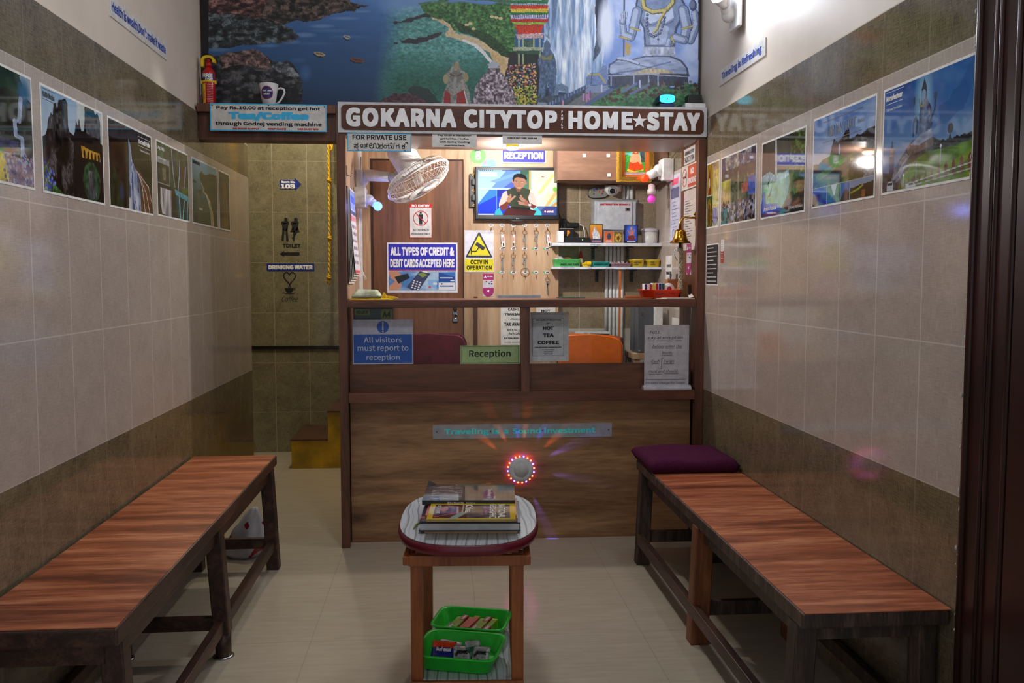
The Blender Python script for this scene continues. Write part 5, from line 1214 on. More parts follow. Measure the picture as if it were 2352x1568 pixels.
p.poly([(-0.02, 0.82), (0.1, 0.72), (0.34, 0.70), (0.3, 0.80), (0.2, 0.84)], (60, 90, 36), 0.04, nz=0.5); p.poly([(0.5, 0.72), (0.6, 0.66), (1.02, 0.58), (1.02, 0.82), (0.5, 0.82)], (78, 66, 34), 0.03, nz=0.5, ns=(9, 9), c2=(66, 92, 36)); p.poly([(0.85, 0.72), (1.02, 0.66), (1.02, 0.82), (0.84, 0.82)], (120, 120, 120), 0.1, nz=0.6)
p.rect(0.64, 0.55, 0.69, 0.58, (150, 140, 70)); p.rect(0.655, 0.58, 0.68, 0.65, (130, 60, 30)); p.poly([(0.28, 0.82), (0.44, 0.77), (0.48, 0.82)], (140, 90, 70))
p.rect(-0.1, 0.79, 1.1, 1.1, (176, 176, 176))
p.rect(0, 0.80, 0.255, 1.01, (60, 84, 160)); p.rect(0, 0.87, 0.255, 1.01, (44, 40, 40), nz=0.5); p.poly([(0, 1.02), (0.1, 0.95), (0.25, 1.0)], (70, 104, 30)); p.rect(0.265, 0.80, 0.49, 1.01, (60, 100, 36), nz=0.5, ns=(14, 14)); p.poly([(0.33, 0.8), (0.43, 0.8), (0.39, 0.94)], (190, 196, 196)); p.poly([(0.36, 0.92), (0.4, 0.92), (0.43, 1.02), (0.33, 1.02)], (40, 36, 30))
p.rect(0.50, 0.80, 0.64, 1.01, (52, 110, 180)); p.poly([(0.5, 0.98), (0.56, 0.88), (0.6, 0.88), (0.64, 0.92), (0.64, 1.02), (0.5, 1.02)], (60, 48, 50), 0.05); p.rect(0.65, 0.80, 1.01, 1.01, (130, 150, 176)); p.poly([(0.65, 0.88), (0.8, 0.86), (1.01, 0.84), (1.01, 1.02), (0.65, 1.02)], (40, 48, 28), 0.03, nz=0.5); p.line([(0.66, 0.93), (0.78, 0.90), (0.84, 0.87)], 0.02, (150, 160, 40)); p.rect(0.83, 0.92, 0.88, 1.0, (130, 80, 40), nz=0.4)
s = poster('fort poster with four small pictures along its bottom, right wall', 'R', 3.025, 2.575, 1.537, 1.842, p)
write(s, [('MIRJAN FORT', -0.02, 0.30, 0.45, 0.115, -0.005, {'lift': 0.001}), ('(Kumta)', 0.29, 0.295, 0.10, 0.05, 0.0, {'lift': 0.001}), ('22 km away from Gokarna', -0.03, 0.165, 0.24, 0.04, 0.0, {'lift': 0.001})], INK); strokes(s, 'rules', [[(-0.32, 0.42), (0.3, 0.42)], [(-0.32, 0.20), (0.3, 0.20)]], 0.002, INK, lift=0.001)
# pool under a thin fall
p = P0((36, 44, 34)); p.put(p.X > -1, (30, 34, 28), c2=(64, 76, 50), ns=(9, 8), nz=0.6); p.rect(0, -0.1, 0.7, 0.45, (44, 52, 48), nz=0.5, ns=(14, 5)); p.line([(0.34, 0.02), (0.36, 0.5)], [0.05], (176, 184, 190), nz=0.25)
p.poly([(-0.02, 0.45), (0.2, 0.42), (0.36, 0.46), (0.66, 0.44), (0.68, 0.6), (0.62, 0.8), (0.5, 0.92), (-0.02, 0.96)], (96, 150, 140), 0.05, nz=0.25, ns=(8, 6), c2=(130, 184, 170)); p.poly([(0, 0.44), (0.2, 0.40), (0.4, 0.48), (0.64, 0.43), (0.66, 0.52), (0.3, 0.54), (0.02, 0.52)], (150, 190, 206), 0.08, nz=0.4, ns=(20, 14)); p.poly([(0.02, 0.68), (0.1, 0.66), (0.12, 0.82), (0.4, 0.84), (0.5, 0.92), (0.3, 1.02), (0, 1.02)], (40, 80, 190), 0.1, nz=0.3)
p.poly([(0.14, 0.56), (0.2, 0.5), (0.18, 0.62)], (20, 30, 30)); p.poly([(0.16, 0.74), (0.28, 0.6), (0.22, 0.74)], (20, 30, 30)); p.poly([(0.7, 0), (1.02, -0.02), (1.02, 1.02), (0.56, 1.02), (0.68, 0.7), (0.66, 0.3)], (44, 56, 30), 0.05, nz=0.7, ns=(16, 14), c2=(80, 104, 46)); p.poly([(0.6, 0.85), (1.02, 0.75), (1.02, 1.02), (0.5, 1.02)], (30, 24, 22), 0.08, nz=0.4); p.rect(0, 0.95, 0.5, 1.01, (90, 40, 60), nz=0.4)
s = poster('poster of a pale green pool under a thin waterfall, right wall', 'R', 3.52, 3.085, 1.532, 1.834, p)
write(s, [('Apsara Konda', -0.27, -0.38, 0.30, 0.07, 0.02, {'lift': 0.001}), ('(Honnavar)', -0.02, -0.36, 0.14, 0.045, 0.0, {'lift': 0.001}), ('51 km away from Gokarna', 0.31, -0.42, 0.30, 0.05, 0.0, {'lift': 0.001})], LETTER)
# rocky stream; its yellow patch paints in the television's reflection
p = P0((110, 110, 110)); p.put(p.X > -1, (84, 84, 92), c2=(150, 132, 122), ns=(8, 8), nz=0.6); p.rect(0, 0, 1.1, 0.25, (52, 56, 92), nz=0.7, ns=(12, 10), c2=(150, 150, 140)); p.rect(0, 0.2, 1.1, 0.36, (70, 66, 60), nz=0.7, ns=(10, 10)); p.rect(0, 0.35, 0.3, 0.75, (190, 184, 90), nz=0.3, c2=(206, 160, 130), ns=(5, 5)); p.rect(0.8, 0.4, 1.1, 0.65, (86, 108, 190), nz=0.3); p.rect(0.3, 0.32, 0.8, 0.7, (86, 92, 72), nz=0.6, ns=(14, 12)); p.rect(0.62, 0.46, 0.8, 0.6, (176, 104, 90), nz=0.3)
p.speck(p.Y > 0.68, [(60, 44, 44), (150, 96, 84), (170, 172, 190), (30, 26, 28), (120, 130, 160)], 170, 0.03, 0.035, 6); p.speck((p.Y > 0.74) & (p.X < 0.24), [(40, 130, 140), (30, 60, 70)], 40, 0.03, 0.03, 7); p.line([(0.52, 0.28), (0.53, 0.66)], 0.05, (170, 160, 120), alpha=0.6)
poster('colourful rocky stream poster between the pool and shrine posters, right wall', 'R', 4.04, 3.58, 1.535, 1.845, p)
# two shrines
p = Pic.unit(80, 104, (150, 120, 40)); p.rect(0, 0, 0.46, 0.5, (166, 130, 36), nz=0.2); p.poly([(0.2, 0.06), (0.26, 0.14), (0.32, 0.4), (0.30, 0.5), (0.12, 0.5), (0.14, 0.3)], (120, 50, 40), 0.05, nz=0.4); p.ell(0.2, 0.3, 0.06, 0.08, (210, 200, 190)); p.rect(0, 0.49, 0.46, 0.51, (190, 190, 186)); p.rect(0, 0.51, 0.46, 1.01, (48, 84, 30), nz=0.3); p.ell(0.22, 0.8, 0.18, 0.25, (150, 116, 30), nz=0.4); p.ell(0.22, 0.84, 0.11, 0.2, (90, 66, 24), nz=0.4); p.rect(0.46, 0, 1.01, 1.01, (170, 150, 120), nz=0.4); p.rect(0.5, 0.12, 1.01, 0.7, (204, 196, 110), nz=0.25, c2=(210, 180, 120)); p.ell(0.72, 0.84, 0.2, 0.13, (116, 106, 160), nz=0.5); p.line([(0.5, 0.9), (0.72, 1.0), (0.95, 0.9)], 0.03, (60, 50, 40))
poster('shrine pictures poster touching the counter post on the right wall', 'R', 4.262, 4.062, 1.535, 1.845, p)
# small black notice and red sticker
s = board('rules_notice', 'small black notice with white text lines below the shrine poster', 'notice', (XR, 4.158, 1.362), 0.19, 0.196, PAPER, 'R', 0.001)
patch(s, 'black_field', -0.46, 0.46, -0.47, 0.47, flat('notice_black', (28, 28, 30), 0.4))
strokes(s, 'text_lines', [[(-0.38, 0.40 - 0.1 * k), (-0.38 + (0.74 if k % 3 else 0.5), 0.40 - 0.1 * k)] for k in range(9)], 0.005, flat('line_grey', (186, 186, 186), 0.5), lift=0.0008)
s = board('warning_sticker', 'narrow red and white sticker beside the black notice', 'sticker', (XR, 4.005, 1.42), 0.045, 0.105, PAPER, 'R', 0.0008)
patch(s, 'red_field', -0.5, 0.5, -0.5, 0.02, flat('sticker_red', (176, 60, 44), 0.4)); strokes(s, 'text_lines', [[(-0.3, 0.4 - 0.1 * k), (0.3, 0.4 - 0.1 * k)] for k in range(8)], 0.003, WHITE if False else FL('line_grey'), lift=0.0009)

# ================================================================== TELEVISION
tv = thing('television', 'flat television on the pale panel showing a seated man talking', 'television', onY(1188, 445, YD))
cx, cz, w, h = pbox(1091, 383, 1285, 505, 5.15)
tx, tz = cx, cz
B(cx - w/2, cx + w/2, 5.15, 5.185, cz - h/2, cz + h/2, 0.006).build('casing', BLACK, tv)
B(cx - 0.10, cx + 0.10, 5.18, YD - 0.0005, cz - 0.07, cz + 0.07).build('wall_bracket', METAL, tv)
m = MB(); m.prism([(cx - 0.06, cz - h/2 + 0.004), (cx + 0.06, cz - h/2 + 0.004), (cx + 0.02, cz - h/2 - 0.008), (cx - 0.02, cz - h/2 - 0.008)], 5.152, 5.17); m.build('chin', BLACK, tv)
sx, sz, sw, sh_ = pbox(1098, 391, 1279, 494, 5.149)
p = Pic.unit(230, 132, (180, 226, 240)); p.put(p.X > -1, (206, 240, 244), c2=(176, 224, 244), ns=(2, 2))
p.poly([(0.16, 0.42), (0.36, 0.0), (0.54, 0.0), (0.54, 0.42)], (110, 160, 240), alpha=0.8); p.poly([(0.3, 0.42), (0.54, 0.1), (0.54, 0.42)], (96, 120, 226)); p.poly([(0.15, 0.25), (0.5, 0.03), (0.54, 0.03), (0.54, 0.08), (0.22, 0.28)], (150, 200, 250)); p.rect(0.3, 0, 0.54, 0.012, (40, 60, 220)); p.rect(0.0, 0.40, 0.42, 0.43, (236, 252, 252))
p.poly([(0.145, 0.43), (0.4, 0.43), (0.4, 1.02), (-0.02, 1.02), (-0.02, 0.80)], (30, 70, 236)); p.poly([(0.145, 0.43), (0.24, 0.43), (0.24, 0.56), (0.0, 0.78)], (60, 150, 246)); p.poly([(0.24, 0.44), (0.34, 0.43), (0.28, 0.6), (0.24, 0.6)], (20, 50, 190)); p.rect(0.232, 0.43, 0.24, 0.9, (150, 220, 250)); p.rect(0, 0.975, 0.2, 1.01, (220, 226, 240))
p.rect(0.535, 0, 0.65, 0.45, (70, 120, 96)); p.poly([(0.535, 0.2), (0.65, 0.05), (0.65, 0.45), (0.535, 0.45)], (92, 146, 122)); p.rect(0.645, 0, 1.01, 0.82, (250, 244, 170), c2=(255, 252, 232), ns=(3, 3)); p.rect(0.645, 0, 0.665, 0.45, (240, 190, 90)); p.rect(0.667, 0, 0.685, 0.45, (190, 236, 240))
for q, c in (([(0.86, 0.82), (1.0, 0.46)], (244, 190, 110)), ([(0.9, 0.82), (1.0, 0.64)], (180, 226, 240)), ([(0.93, 0.82), (1.0, 0.72)], (226, 150, 70)), ([(0.78, 0.5), (0.95, 0.1)], (252, 240, 130))): p.line(q, 0.045, c, alpha=0.75)
p.ell(0.975, 0.42, 0.03, 0.06, (150, 220, 90), soft=0.5); p.ell(0.82, 0.14, 0.02, 0.012, (220, 90, 110)); p.rect(0.75, 0.80, 1.01, 1.01, (66, 84, 150)); p.poly([(0.75, 0.8), (0.86, 0.81), (0.78, 0.9), (0.74, 0.88)], (110, 130, 180))
p.poly([(0.2, 1.02), (0.22, 0.9), (0.27, 0.84), (0.32, 1.02)], (70, 200, 220)); p.poly([(0.68, 0.9), (0.74, 0.82), (0.8, 0.92), (0.81, 1.02), (0.66, 1.02)], (80, 214, 228))
p.poly([(0.3, 1.02), (0.36, 0.86), (0.44, 0.80), (0.6, 0.84), (0.74, 0.9), (0.70, 1.02)], (70, 26, 28), c2=(110, 40, 38), ns=(5, 5)); p.poly([(0.36, 0.62), (0.44, 0.86), (0.66, 0.88), (0.66, 0.5), (0.54, 0.4)], (30, 34, 28))
SH = (252, 222, 206); p.poly([(0.35, 0.46), (0.31, 0.52), (0.265, 0.74), (0.262, 0.82), (0.34, 0.84), (0.40, 0.70), (0.38, 0.46)], SH); p.poly([(0.66, 0.46), (0.70, 0.50), (0.735, 0.66), (0.745, 0.78), (0.66, 0.76), (0.62, 0.56)], SH)
p.poly([(0.36, 0.44), (0.44, 0.39), (0.47, 0.37), (0.56, 0.38), (0.66, 0.43), (0.655, 0.5), (0.635, 0.6), (0.63, 0.72), (0.66, 0.84), (0.40, 0.80), (0.375, 0.56)], (76, 82, 58), nz=0.15, c2=(60, 66, 46), ns=(5, 4)); p.line([(0.51, 0.46), (0.505, 0.78)], 0.004, (50, 54, 38)); p.ell(0.513, 0.54, 0.012, 0.018, (24, 26, 24))
SK = (206, 146, 112); p.poly([(0.46, 0.36), (0.56, 0.36), (0.53, 0.48), (0.50, 0.48)], (150, 92, 66)); p.poly([(0.45, 0.16), (0.48, 0.12), (0.56, 0.12), (0.605, 0.18), (0.60, 0.30), (0.57, 0.38), (0.53, 0.42), (0.49, 0.40), (0.455, 0.34), (0.445, 0.26)], SK); p.ell(0.437, 0.25, 0.012, 0.035, (226, 150, 140)); p.ell(0.607, 0.28, 0.010, 0.03, (210, 140, 120))
p.poly([(0.445, 0.26), (0.435, 0.18), (0.455, 0.10), (0.49, 0.075), (0.55, 0.072), (0.60, 0.12), (0.62, 0.18), (0.61, 0.24), (0.598, 0.20), (0.55, 0.165), (0.49, 0.155), (0.46, 0.18), (0.452, 0.25)], (18, 14, 16)); p.line([(0.465, 0.235), (0.495, 0.245)], 0.008, (50, 30, 26)); p.line([(0.535, 0.25), (0.575, 0.25)], 0.008, (50, 30, 26)); p.ell(0.485, 0.262, 0.010, 0.010, (240, 230, 226)); p.ell(0.557, 0.27, 0.011, 0.010, (240, 230, 226)); p.ell(0.486, 0.262, 0.004, 0.009, (30, 20, 20)); p.ell(0.555, 0.27, 0.004, 0.009, (30, 20, 20)); p.line([(0.517, 0.26), (0.512, 0.31), (0.528, 0.315)], 0.005, (170, 104, 82)); p.line([(0.495, 0.35), (0.54, 0.352)], 0.008, (150, 70, 70)); p.ell(0.52, 0.39, 0.03, 0.02, (226, 170, 140))
AR = (136, 60, 44); p.poly([(0.27, 0.80), (0.33, 0.74), (0.38, 0.66), (0.40, 0.72), (0.37, 0.86), (0.30, 0.90)], AR); p.poly([(0.745, 0.8), (0.70, 0.86), (0.64, 0.80), (0.62, 0.72), (0.68, 0.74)], AR)
for q in ([(0.39, 0.70), (0.43, 0.64), (0.465, 0.58)], [(0.40, 0.68), (0.39, 0.58)], [(0.41, 0.66), (0.41, 0.55)]): p.line(q, 0.022, (214, 156, 132), ay=0.57)
for q in ([(0.62, 0.70), (0.56, 0.62), (0.54, 0.56)], [(0.62, 0.72), (0.55, 0.66), (0.53, 0.61)], [(0.62, 0.74), (0.55, 0.72), (0.51, 0.69)], [(0.62, 0.77), (0.55, 0.75), (0.52, 0.74)]): p.line(q, 0.020, (206, 146, 122), ay=0.57)
p.ell(0.655, 0.77, 0.02, 0.03, (226, 226, 230)); p.ell(0.39, 0.66, 0.03, 0.06, SK); p.ell(0.61, 0.72, 0.03, 0.05, (186, 116, 92))
p.rect(0.02, 0.04, 0.24, 0.14, (244, 252, 252))
for k in range(7): p.rect(0.02 + k * 0.026, 0.0, 0.034 + k * 0.026, 0.022, (60, 100, 200))
p.rect(0.835, 0.885, 0.965, 0.945, (150, 30, 90))
scr = B(sx - sw/2, sx + sw/2, 5.1488, 5.1502, sz - sh_/2, sz + sh_/2).build('screen', BLACK, tv)
scr['_t'] = 0.0
ps = picture_mesh('screen_image', tv, p, sx - sw/2 - tv.location.x, sx + sw/2 - tv.location.x, sz - sh_/2 - tv.location.z, sz + sh_/2 - tv.location.z, 5.1484 - tv.location.y, FL('tv_picture'))
lx, lz = sx - tv.location.x, sz - tv.location.z
lettering(tv, 'airtel', lx + (0.915 - 0.5) * sw, lz + (0.5 - 0.915) * sh_, 0.085 * sw, 0.045 * sh_, glow('tv_white', (255, 255, 255), 1.1), 0.02, y=5.1480 - tv.location.y)
m = MB(); m.prism([(sx + (0.852 - 0.5) * sw + 0.0045 * math.cos(a), sz + (0.5 - 0.915) * sh_ + 0.0045 * math.sin(a)) for a in [2*PI*k/14 for k in range(14)]], 5.1478, 5.1483); m.build('emblem', FL('tv_white'), tv)
lettering(tv, 'LG', 0.006 + cx - tv.location.x, cz - h/2 + 0.0085 - tv.location.z, 0.009, 0.006, METAL, 0.02, y=5.1494 - tv.location.y)
m = MB(); m.prism([(cx - 0.004 + 0.004 * math.cos(a), cz - h/2 + 0.0085 + 0.004 * math.sin(a)) for a in [2*PI*k/14 for k in range(14)]], 5.1492, 5.1501); m.build('emblem', METAL, tv)
m = MB(); a = onY(1284, 490, 5.17); e = onY(1292, 512, 5.215)
m.tube([a, a + Vector((0.012, 0.0, -0.03)), e + Vector((-0.01, 0.0, 0.01)), e], 0.004); m.tube([a + Vector((0, 0, -0.01)), a + Vector((0.016, 0.02, -0.05)), e + Vector((0.004, 0.01, -0.03))], 0.003); m.build('power_lead', BLACK, tv)

# ================================================================== BENCHES
def tapered(m, x0, y0, z0, x1, y1, z1, a, b):
    """square post from (x0,y0,z0) to (x1,y1,z1), half widths a (x) and b (y)"""
    v = [m.bm.verts.new((x + sx * a, y + sy * b, z)) for x, y, z in ((x0, y0, z0), (x1, y1, z1)) for sx, sy in ((-1, -1), (1, -1), (1, 1), (-1, 1))]
    fs = [m.bm.faces.new([v[i] for i in q]) for q in ((3, 2, 1, 0), (4, 5, 6, 7), (0, 1, 5, 4), (1, 2, 6, 5), (2, 3, 7, 6), (3, 0, 4, 7))]
    r = bmesh.ops.bevel(m.bm, geom=list({e for f in fs for e in f.edges}), offset=0.004, segments=2, affect='EDGES', profile=0.5)
BW, LAM = FL('bench_wood'), FL('bench_laminate')
# left bench: x grows towards the room
lb = thing('bench', 'long bench with striped red brown top along the left wall', 'bench', (-0.93, 3.06, 0), 'waiting benches')
B(-1.108, -0.742, 2.055, 4.062, 0.456, 0.4985, 0.005).build('top_frame', BW, lb)
B(-1.104, -0.747, 2.062, 4.058, 0.4987, 0.5005).build('laminate_top', LAM, lb)
for x in (-0.775, -1.080):
    B(x - 0.012, x + 0.012, 2.10, 4.02, 0.400, 0.4558).build('apron', BW, lb)
for y in (2.105, 4.015):
    B(-1.068, -0.787, y - 0.012, y + 0.012, 0.400, 0.4558).build('apron', BW, lb)
for y, mid in ((2.125, 0), (3.06, 1), (3.995, 0)):
    for sx in (1, -1):
        xt = -0.775 if sx > 0 else -1.080; xb_ = -0.752 if sx > 0 else -1.085
        m = MB(); tapered(m, xb_, y, 0.0 if not mid else 0.085, xt, y, 0.4555, 0.027, 0.027)
        if mid: m.cyl((xb_, y, 0.003), (xb_, y, 0.086), 0.027)
        lg = m.build('leg', BW, lb)
        if mid:
            m = MB(); m.lathe((xb_, y, 0.0), (0, 0, 1), [(0.036, 0), (0.036, 0.004), (0.030, 0.007)], 24); m.bm.transform(Matrix.Translation(-lb.location)); m.build('metal_foot', METAL, lg, local=True)
    B(-1.058, -0.782, y - 0.013, y + 0.013, 0.095, 0.140).build('stretcher', BW, lb)
B(-0.772, -0.742, 2.152, 3.968, 0.090, 0.132, 0.003).build('stretcher', BW, lb)
B(-1.098, -1.072, 2.152, 3.968, 0.090, 0.132, 0.003).build('stretcher', BW, lb)
# right bench
BO, LW = FL('bench_wood_old'), FL('leg_wood')
HB = 0.465
rb = thing('bench', 'long bench with a purple cushion along the right wall', 'bench', (1.09, 3.04, 0), 'waiting benches')
B(0.895, 1.279, 2.105, 4.005, HB - 0.042, HB - 0.0015, 0.005).build('top_frame', BO, rb)
B(0.900, 1.281, 2.103, 4.000, HB - 0.0013, HB + 0.0012).build('laminate_top', LAM, rb)
for x in (0.932, 1.250):
    B(x - 0.012, x + 0.012, 2.15, 3.96, HB - 0.095, HB - 0.0425).build('apron', BO, rb)
for y in (2.16, 3.955):
    B(0.945, 1.238, y - 0.012, y + 0.012, HB - 0.085, HB - 0.0425).build('apron', BO, rb)
for y, mt in ((2.175, BO), (3.05, LW), (3.935, BO)):
    for xx, xo in ((0.926, 0.908), (1.246, 1.252)):
        m = MB(); wd = 0.032 if mt is LW else 0.029
        tapered(m, xo, y, 0.0, xx, y, HB - 0.0425, wd if xx < 1 else 0.025, wd)
        m.build('leg', mt, rb)
    B(0.945, 1.228, y - 0.013, y + 0.013, 0.100, 0.150).build('stretcher', BO, rb)
m = MB(); m.box(0.878, 0.906, 2.20, 3.905, 0.100, 0.146, 0.003); m.build('stretcher', BW, rb)
B(1.242, 1.262, 2.20, 3.905, 0.100, 0.146, 0.003).build('stretcher', BO, rb)
# cushion
m = MB()
n = 26; x0, x1, y0, y1 = 0.882, 1.277, 3.675, 4.075
grid = {}
def cush(u, v, top):
    e = max(0.0, 1 - abs(2*u-1)**10) ** 0.5 * max(0.0, 1 - abs(2*v-1)**10) ** 0.5
    z = 0.0025 + 0.028 + (0.030 * e + 0.004 * math.sin(9*u+4*v) * e if top else -0.028 * min(1, e * 1.6))
    return ((x0 + (x1-x0)*u), (y0 + (y1-y0)*v), HB + z)
for t in (True, False):
    for i in range(n+1):
        for j in range(n+1): grid[(i, j, t)] = m.bm.verts.new(cush(i/n, j/n, t))
for t in (True, False):
    for i in range(n):
        for j in range(n):
            f = m.bm.faces.new([grid[k + (t,)] for k in ((i, j), (i+1, j), (i+1, j+1), (i, j+1))]); f.smooth = True
bmesh.ops.remove_doubles(m.bm, verts=m.bm.verts, dist=0.0008)
cu = m.build('cushion', flat('purple_cloth', (72, 25, 54), 0.9, var=0.15, scale=120, spec=0.1), org=(1.08, 3.87, HB))
tag(cu, 'purple cloth seat cushion on the far end of the right bench', 'cushion')

# plastic bag behind the left bench
rr = random.Random(11); m = MB(); prof = [(0.02, 0.001), (0.080, 0.002), (0.095, 0.03), (0.090, 0.08), (0.070, 0.13), (0.042, 0.18), (0.020, 0.215), (0.012, 0.225)]
m.lathe((-0.925, 4.21, 0), (0, 0, 1), prof, 36)
for v in m.bm.verts:
    a = math.atan2(v.co.y - 4.21, v.co.x + 0.925); k = 1 + 0.10 * math.sin(5 * a + v.co.z * 22) + 0.06 * math.sin(9 * a - v.co.z * 40)
    if v.co.z > 0.004: v.co.x = -0.925 + (v.co.x + 0.925) * k + v.co.z * 0.22; v.co.y = 4.21 + (v.co.y - 4.21) * k
n = NT('bag_plastic'); p_ = n.pos(); f = n.noise(n.vec(p_[0], p_[1], p_[2]), 14, 2, 0.4)
n.end(n.ramp(f, [(0.585, (196, 196, 206)), (0.60, (150, 24, 44))]), 0.35)
bag = m.build('plastic_bag', FL('bag_plastic'), org=(-0.925, 4.21, 0)); tag(bag, 'white plastic bag with red print on the floor behind the left bench', 'bag')

# ================================================================== STOOL
SW = FL('stool_wood')
ns = NT('stool_laminate'); p_ = ns.pos()
wv_ = ns.noise(ns.vec(ns.math('MULTIPLY', p_[0], 2.2), ns.math('MULTIPLY', p_[1], 2.6), 0.0), 1.0, 2, 0.5)
st1 = ns.math('FRACT', ns.math('MULTIPLY', ns.math('ADD', ns.math('MULTIPLY', p_[0], 3.4), ns.math('MULTIPLY', wv_, 0.30)), 10.0))
st2 = ns.math('FRACT', ns.math('MULTIPLY', ns.math('ADD', ns.math('MULTIPLY', p_[0], 3.1), ns.math('MULTIPLY', wv_, 0.34)), 19.0))
ff = ns.math('MAXIMUM', ns.math('MULTIPLY', ns.math('LESS_THAN', st1, 0.16), 0.9), ns.math('MULTIPLY', ns.math('LESS_THAN', st2, 0.15), 0.5))
ns.end(ns.mix(ff, rgb((190, 196, 201)), rgb((128, 131, 133))), 0.3)
sto = thing('stool_table', 'low stool table with rounded striped top and maroon rim in the room centre', 'table', (0.086, 2.78, 0), rz=math.radians(-3.4))
def SL(mb, name, mat, par=None): return mb.build(name, mat, par or sto, local=True)
def superell(a, b, e, n=64):
    return [(a * math.copysign(abs(math.cos(t)) ** (2 / e), math.cos(t)), b * math.copysign(abs(math.sin(t)) ** (2 / e), math.sin(t))) for t in [2*PI*i/n for i in range(n)]]
ZT = 0.55
m = MB()
rg = []
for k, (ins, z) in enumerate([(0.010, ZT - 0.034), (0.003, ZT - 0.030), (0.0, ZT - 0.018), (0.002, ZT - 0.006), (0.008, ZT - 0.0005)]):
    rg.append([m.bm.verts.new((x, y, z)) for x, y in superell(0.217 - ins, 0.322 - ins, 2.7)])
m.skin(rg); SL(m, 'rim', flat('maroon_rim', (104, 18, 36), 0.35))
m = MB(); m.prism(superell(0.211, 0.316, 2.7), ZT - 0.001, ZT + 0.0008, 'xy'); SL(m, 'top', FL('stool_laminate'))
SL(B(-0.15, 0.15, -0.22, 0.22, ZT - 0.052, ZT - 0.0345), 'under_board', SW)
for sx in (-1, 1):
    for sy in (-1, 1):
        SL(B(sx * 0.148 - 0.0175, sx * 0.148 + 0.0175, sy * 0.205 - 0.0175, sy * 0.205 + 0.0175, 0.0, ZT - 0.0525, 0.002), 'leg', SW)
for sy in (-1, 1): SL(B(-0.170, 0.170, sy * 0.2325 - 0.0095, sy * 0.2325 + 0.0095, ZT - 0.085, ZT - 0.0528, 0.003), 'apron', SW)
for sx in (-1, 1): SL(B(sx * 0.176 - 0.0095, sx * 0.176 + 0.0095, -0.243, 0.243, ZT - 0.082, ZT - 0.0545, 0.003), 'apron', SW)
SL(B(-0.130, 0.130, -0.222, 0.222, 0.102, 0.120), 'shelf', [FL('stool_laminate')])
SL(B(-0.166, 0.166, -0.236, -0.2235, 0.085, 0.118, 0.002), 'shelf_rail', SW)

# trays on the stool shelf
GRN = flat('tray_green', (38, 210, 56), 0.35, var=0.05)
def tray(label, c, sx, sy, rz, h=0.054):
    b = MB(); rg = []
    for ins, z in ((0.030, 0.0005), (0.022, 0.004), (0.008, h - 0.006), (0.0, h - 0.005), (0.0, h), (0.006, h), (0.011, h - 0.004), (0.025, 0.008), (0.034, 0.0045)):
        rg.append([b.bm.verts.new((x, y, z)) for x, y in superell(sx / 2 - ins, sy / 2 - ins, 7, 48)])
    b.skin(rg)
    o = b.build('tray', GRN, local=True, loc=c); o.rotation_euler = (0, 0, rz)
    return tag(o, label, 'tray', 'green plastic trays')
t1 = tray('green tray of small sachets at the front of the stool shelf', Vector((0.056, 2.680, 0.1205)), 0.258, 0.212, math.radians(-15))
t2 = tray('green tray of red boxes at the back of the stool shelf', Vector((0.098, 2.893, 0.1205)), 0.250, 0.188, math.radians(-15))
def inT(t, x, y, z):
    c, s_ = math.cos(t.rotation_euler.z), math.sin(t.rotation_euler.z)
    return Vector((t.location.x + c * x - s_ * y, t.location.y + s_ * x + c * y, t.location.z + z))
soapR, soapG, soapP = flat('pack_red', (178, 26, 26), 0.35), flat('pack_green', (140, 168, 50), 0.35), flat('pack_pink', (200, 90, 74), 0.35)
order = ['leftmost small red and green box in the back green tray', 'second small box from the left in the back green tray', 'third small box from the left, pinkish, in the back green tray', 'fourth small box from the left, pinkish, in the back green tray',
         'fifth small box, tallest red print, in the back green tray', 'sixth small box from the left in the back green tray', 'rightmost small box with yellow end in the back green tray']
for k in range(7):
    x = -0.060 + k * 0.0200; c = inT(t2, x, 0.0, 0.0046 + 0.006 * (k % 2))
    pk = k in (2, 3)
    o = B(-0.009, 0.009, -0.052, 0.052, 0, 0.030, 0.001).build('small_box', soapP if pk else soapG, local=True, loc=c)
    o.rotation_euler = (0, 0, math.radians(-15 - 9)); tag(o, order[k], 'box', 'small boxes in the back tray')
    y0, y1 = ((-0.0522, -0.01) if k % 2 == 0 else (0.010, 0.0522)) if not pk else (0.044, 0.0522)
    B(-0.0093, 0.0093, y0, y1, 0.002, 0.0304).build('printed_end', soapR if not pk else soapG, o, local=True)
    if not pk: lettering(o, 'Relax', 0, 0, 0.034, 0.012, LETTER, 0.03, y=0.0)
    ch = [q for q in o.children if q.name.startswith('lettering')]
    for q in ch:
        q.rotation_euler = (-PI / 2, 0, 0); q.location = (0, 0, 0)
        q.matrix_local = Matrix.Translation((0, (y0 + y1) / 2, 0.0308)) @ Matrix.Rotation(PI / 2, 4, 'Z') @ Matrix.Rotation(-PI / 2, 4, 'X')
    if k == 6: B(-0.0094, 0.0094, 0.044, 0.0523, 0.001, 0.0305).build('printed_end', YELLOW, o, local=True)
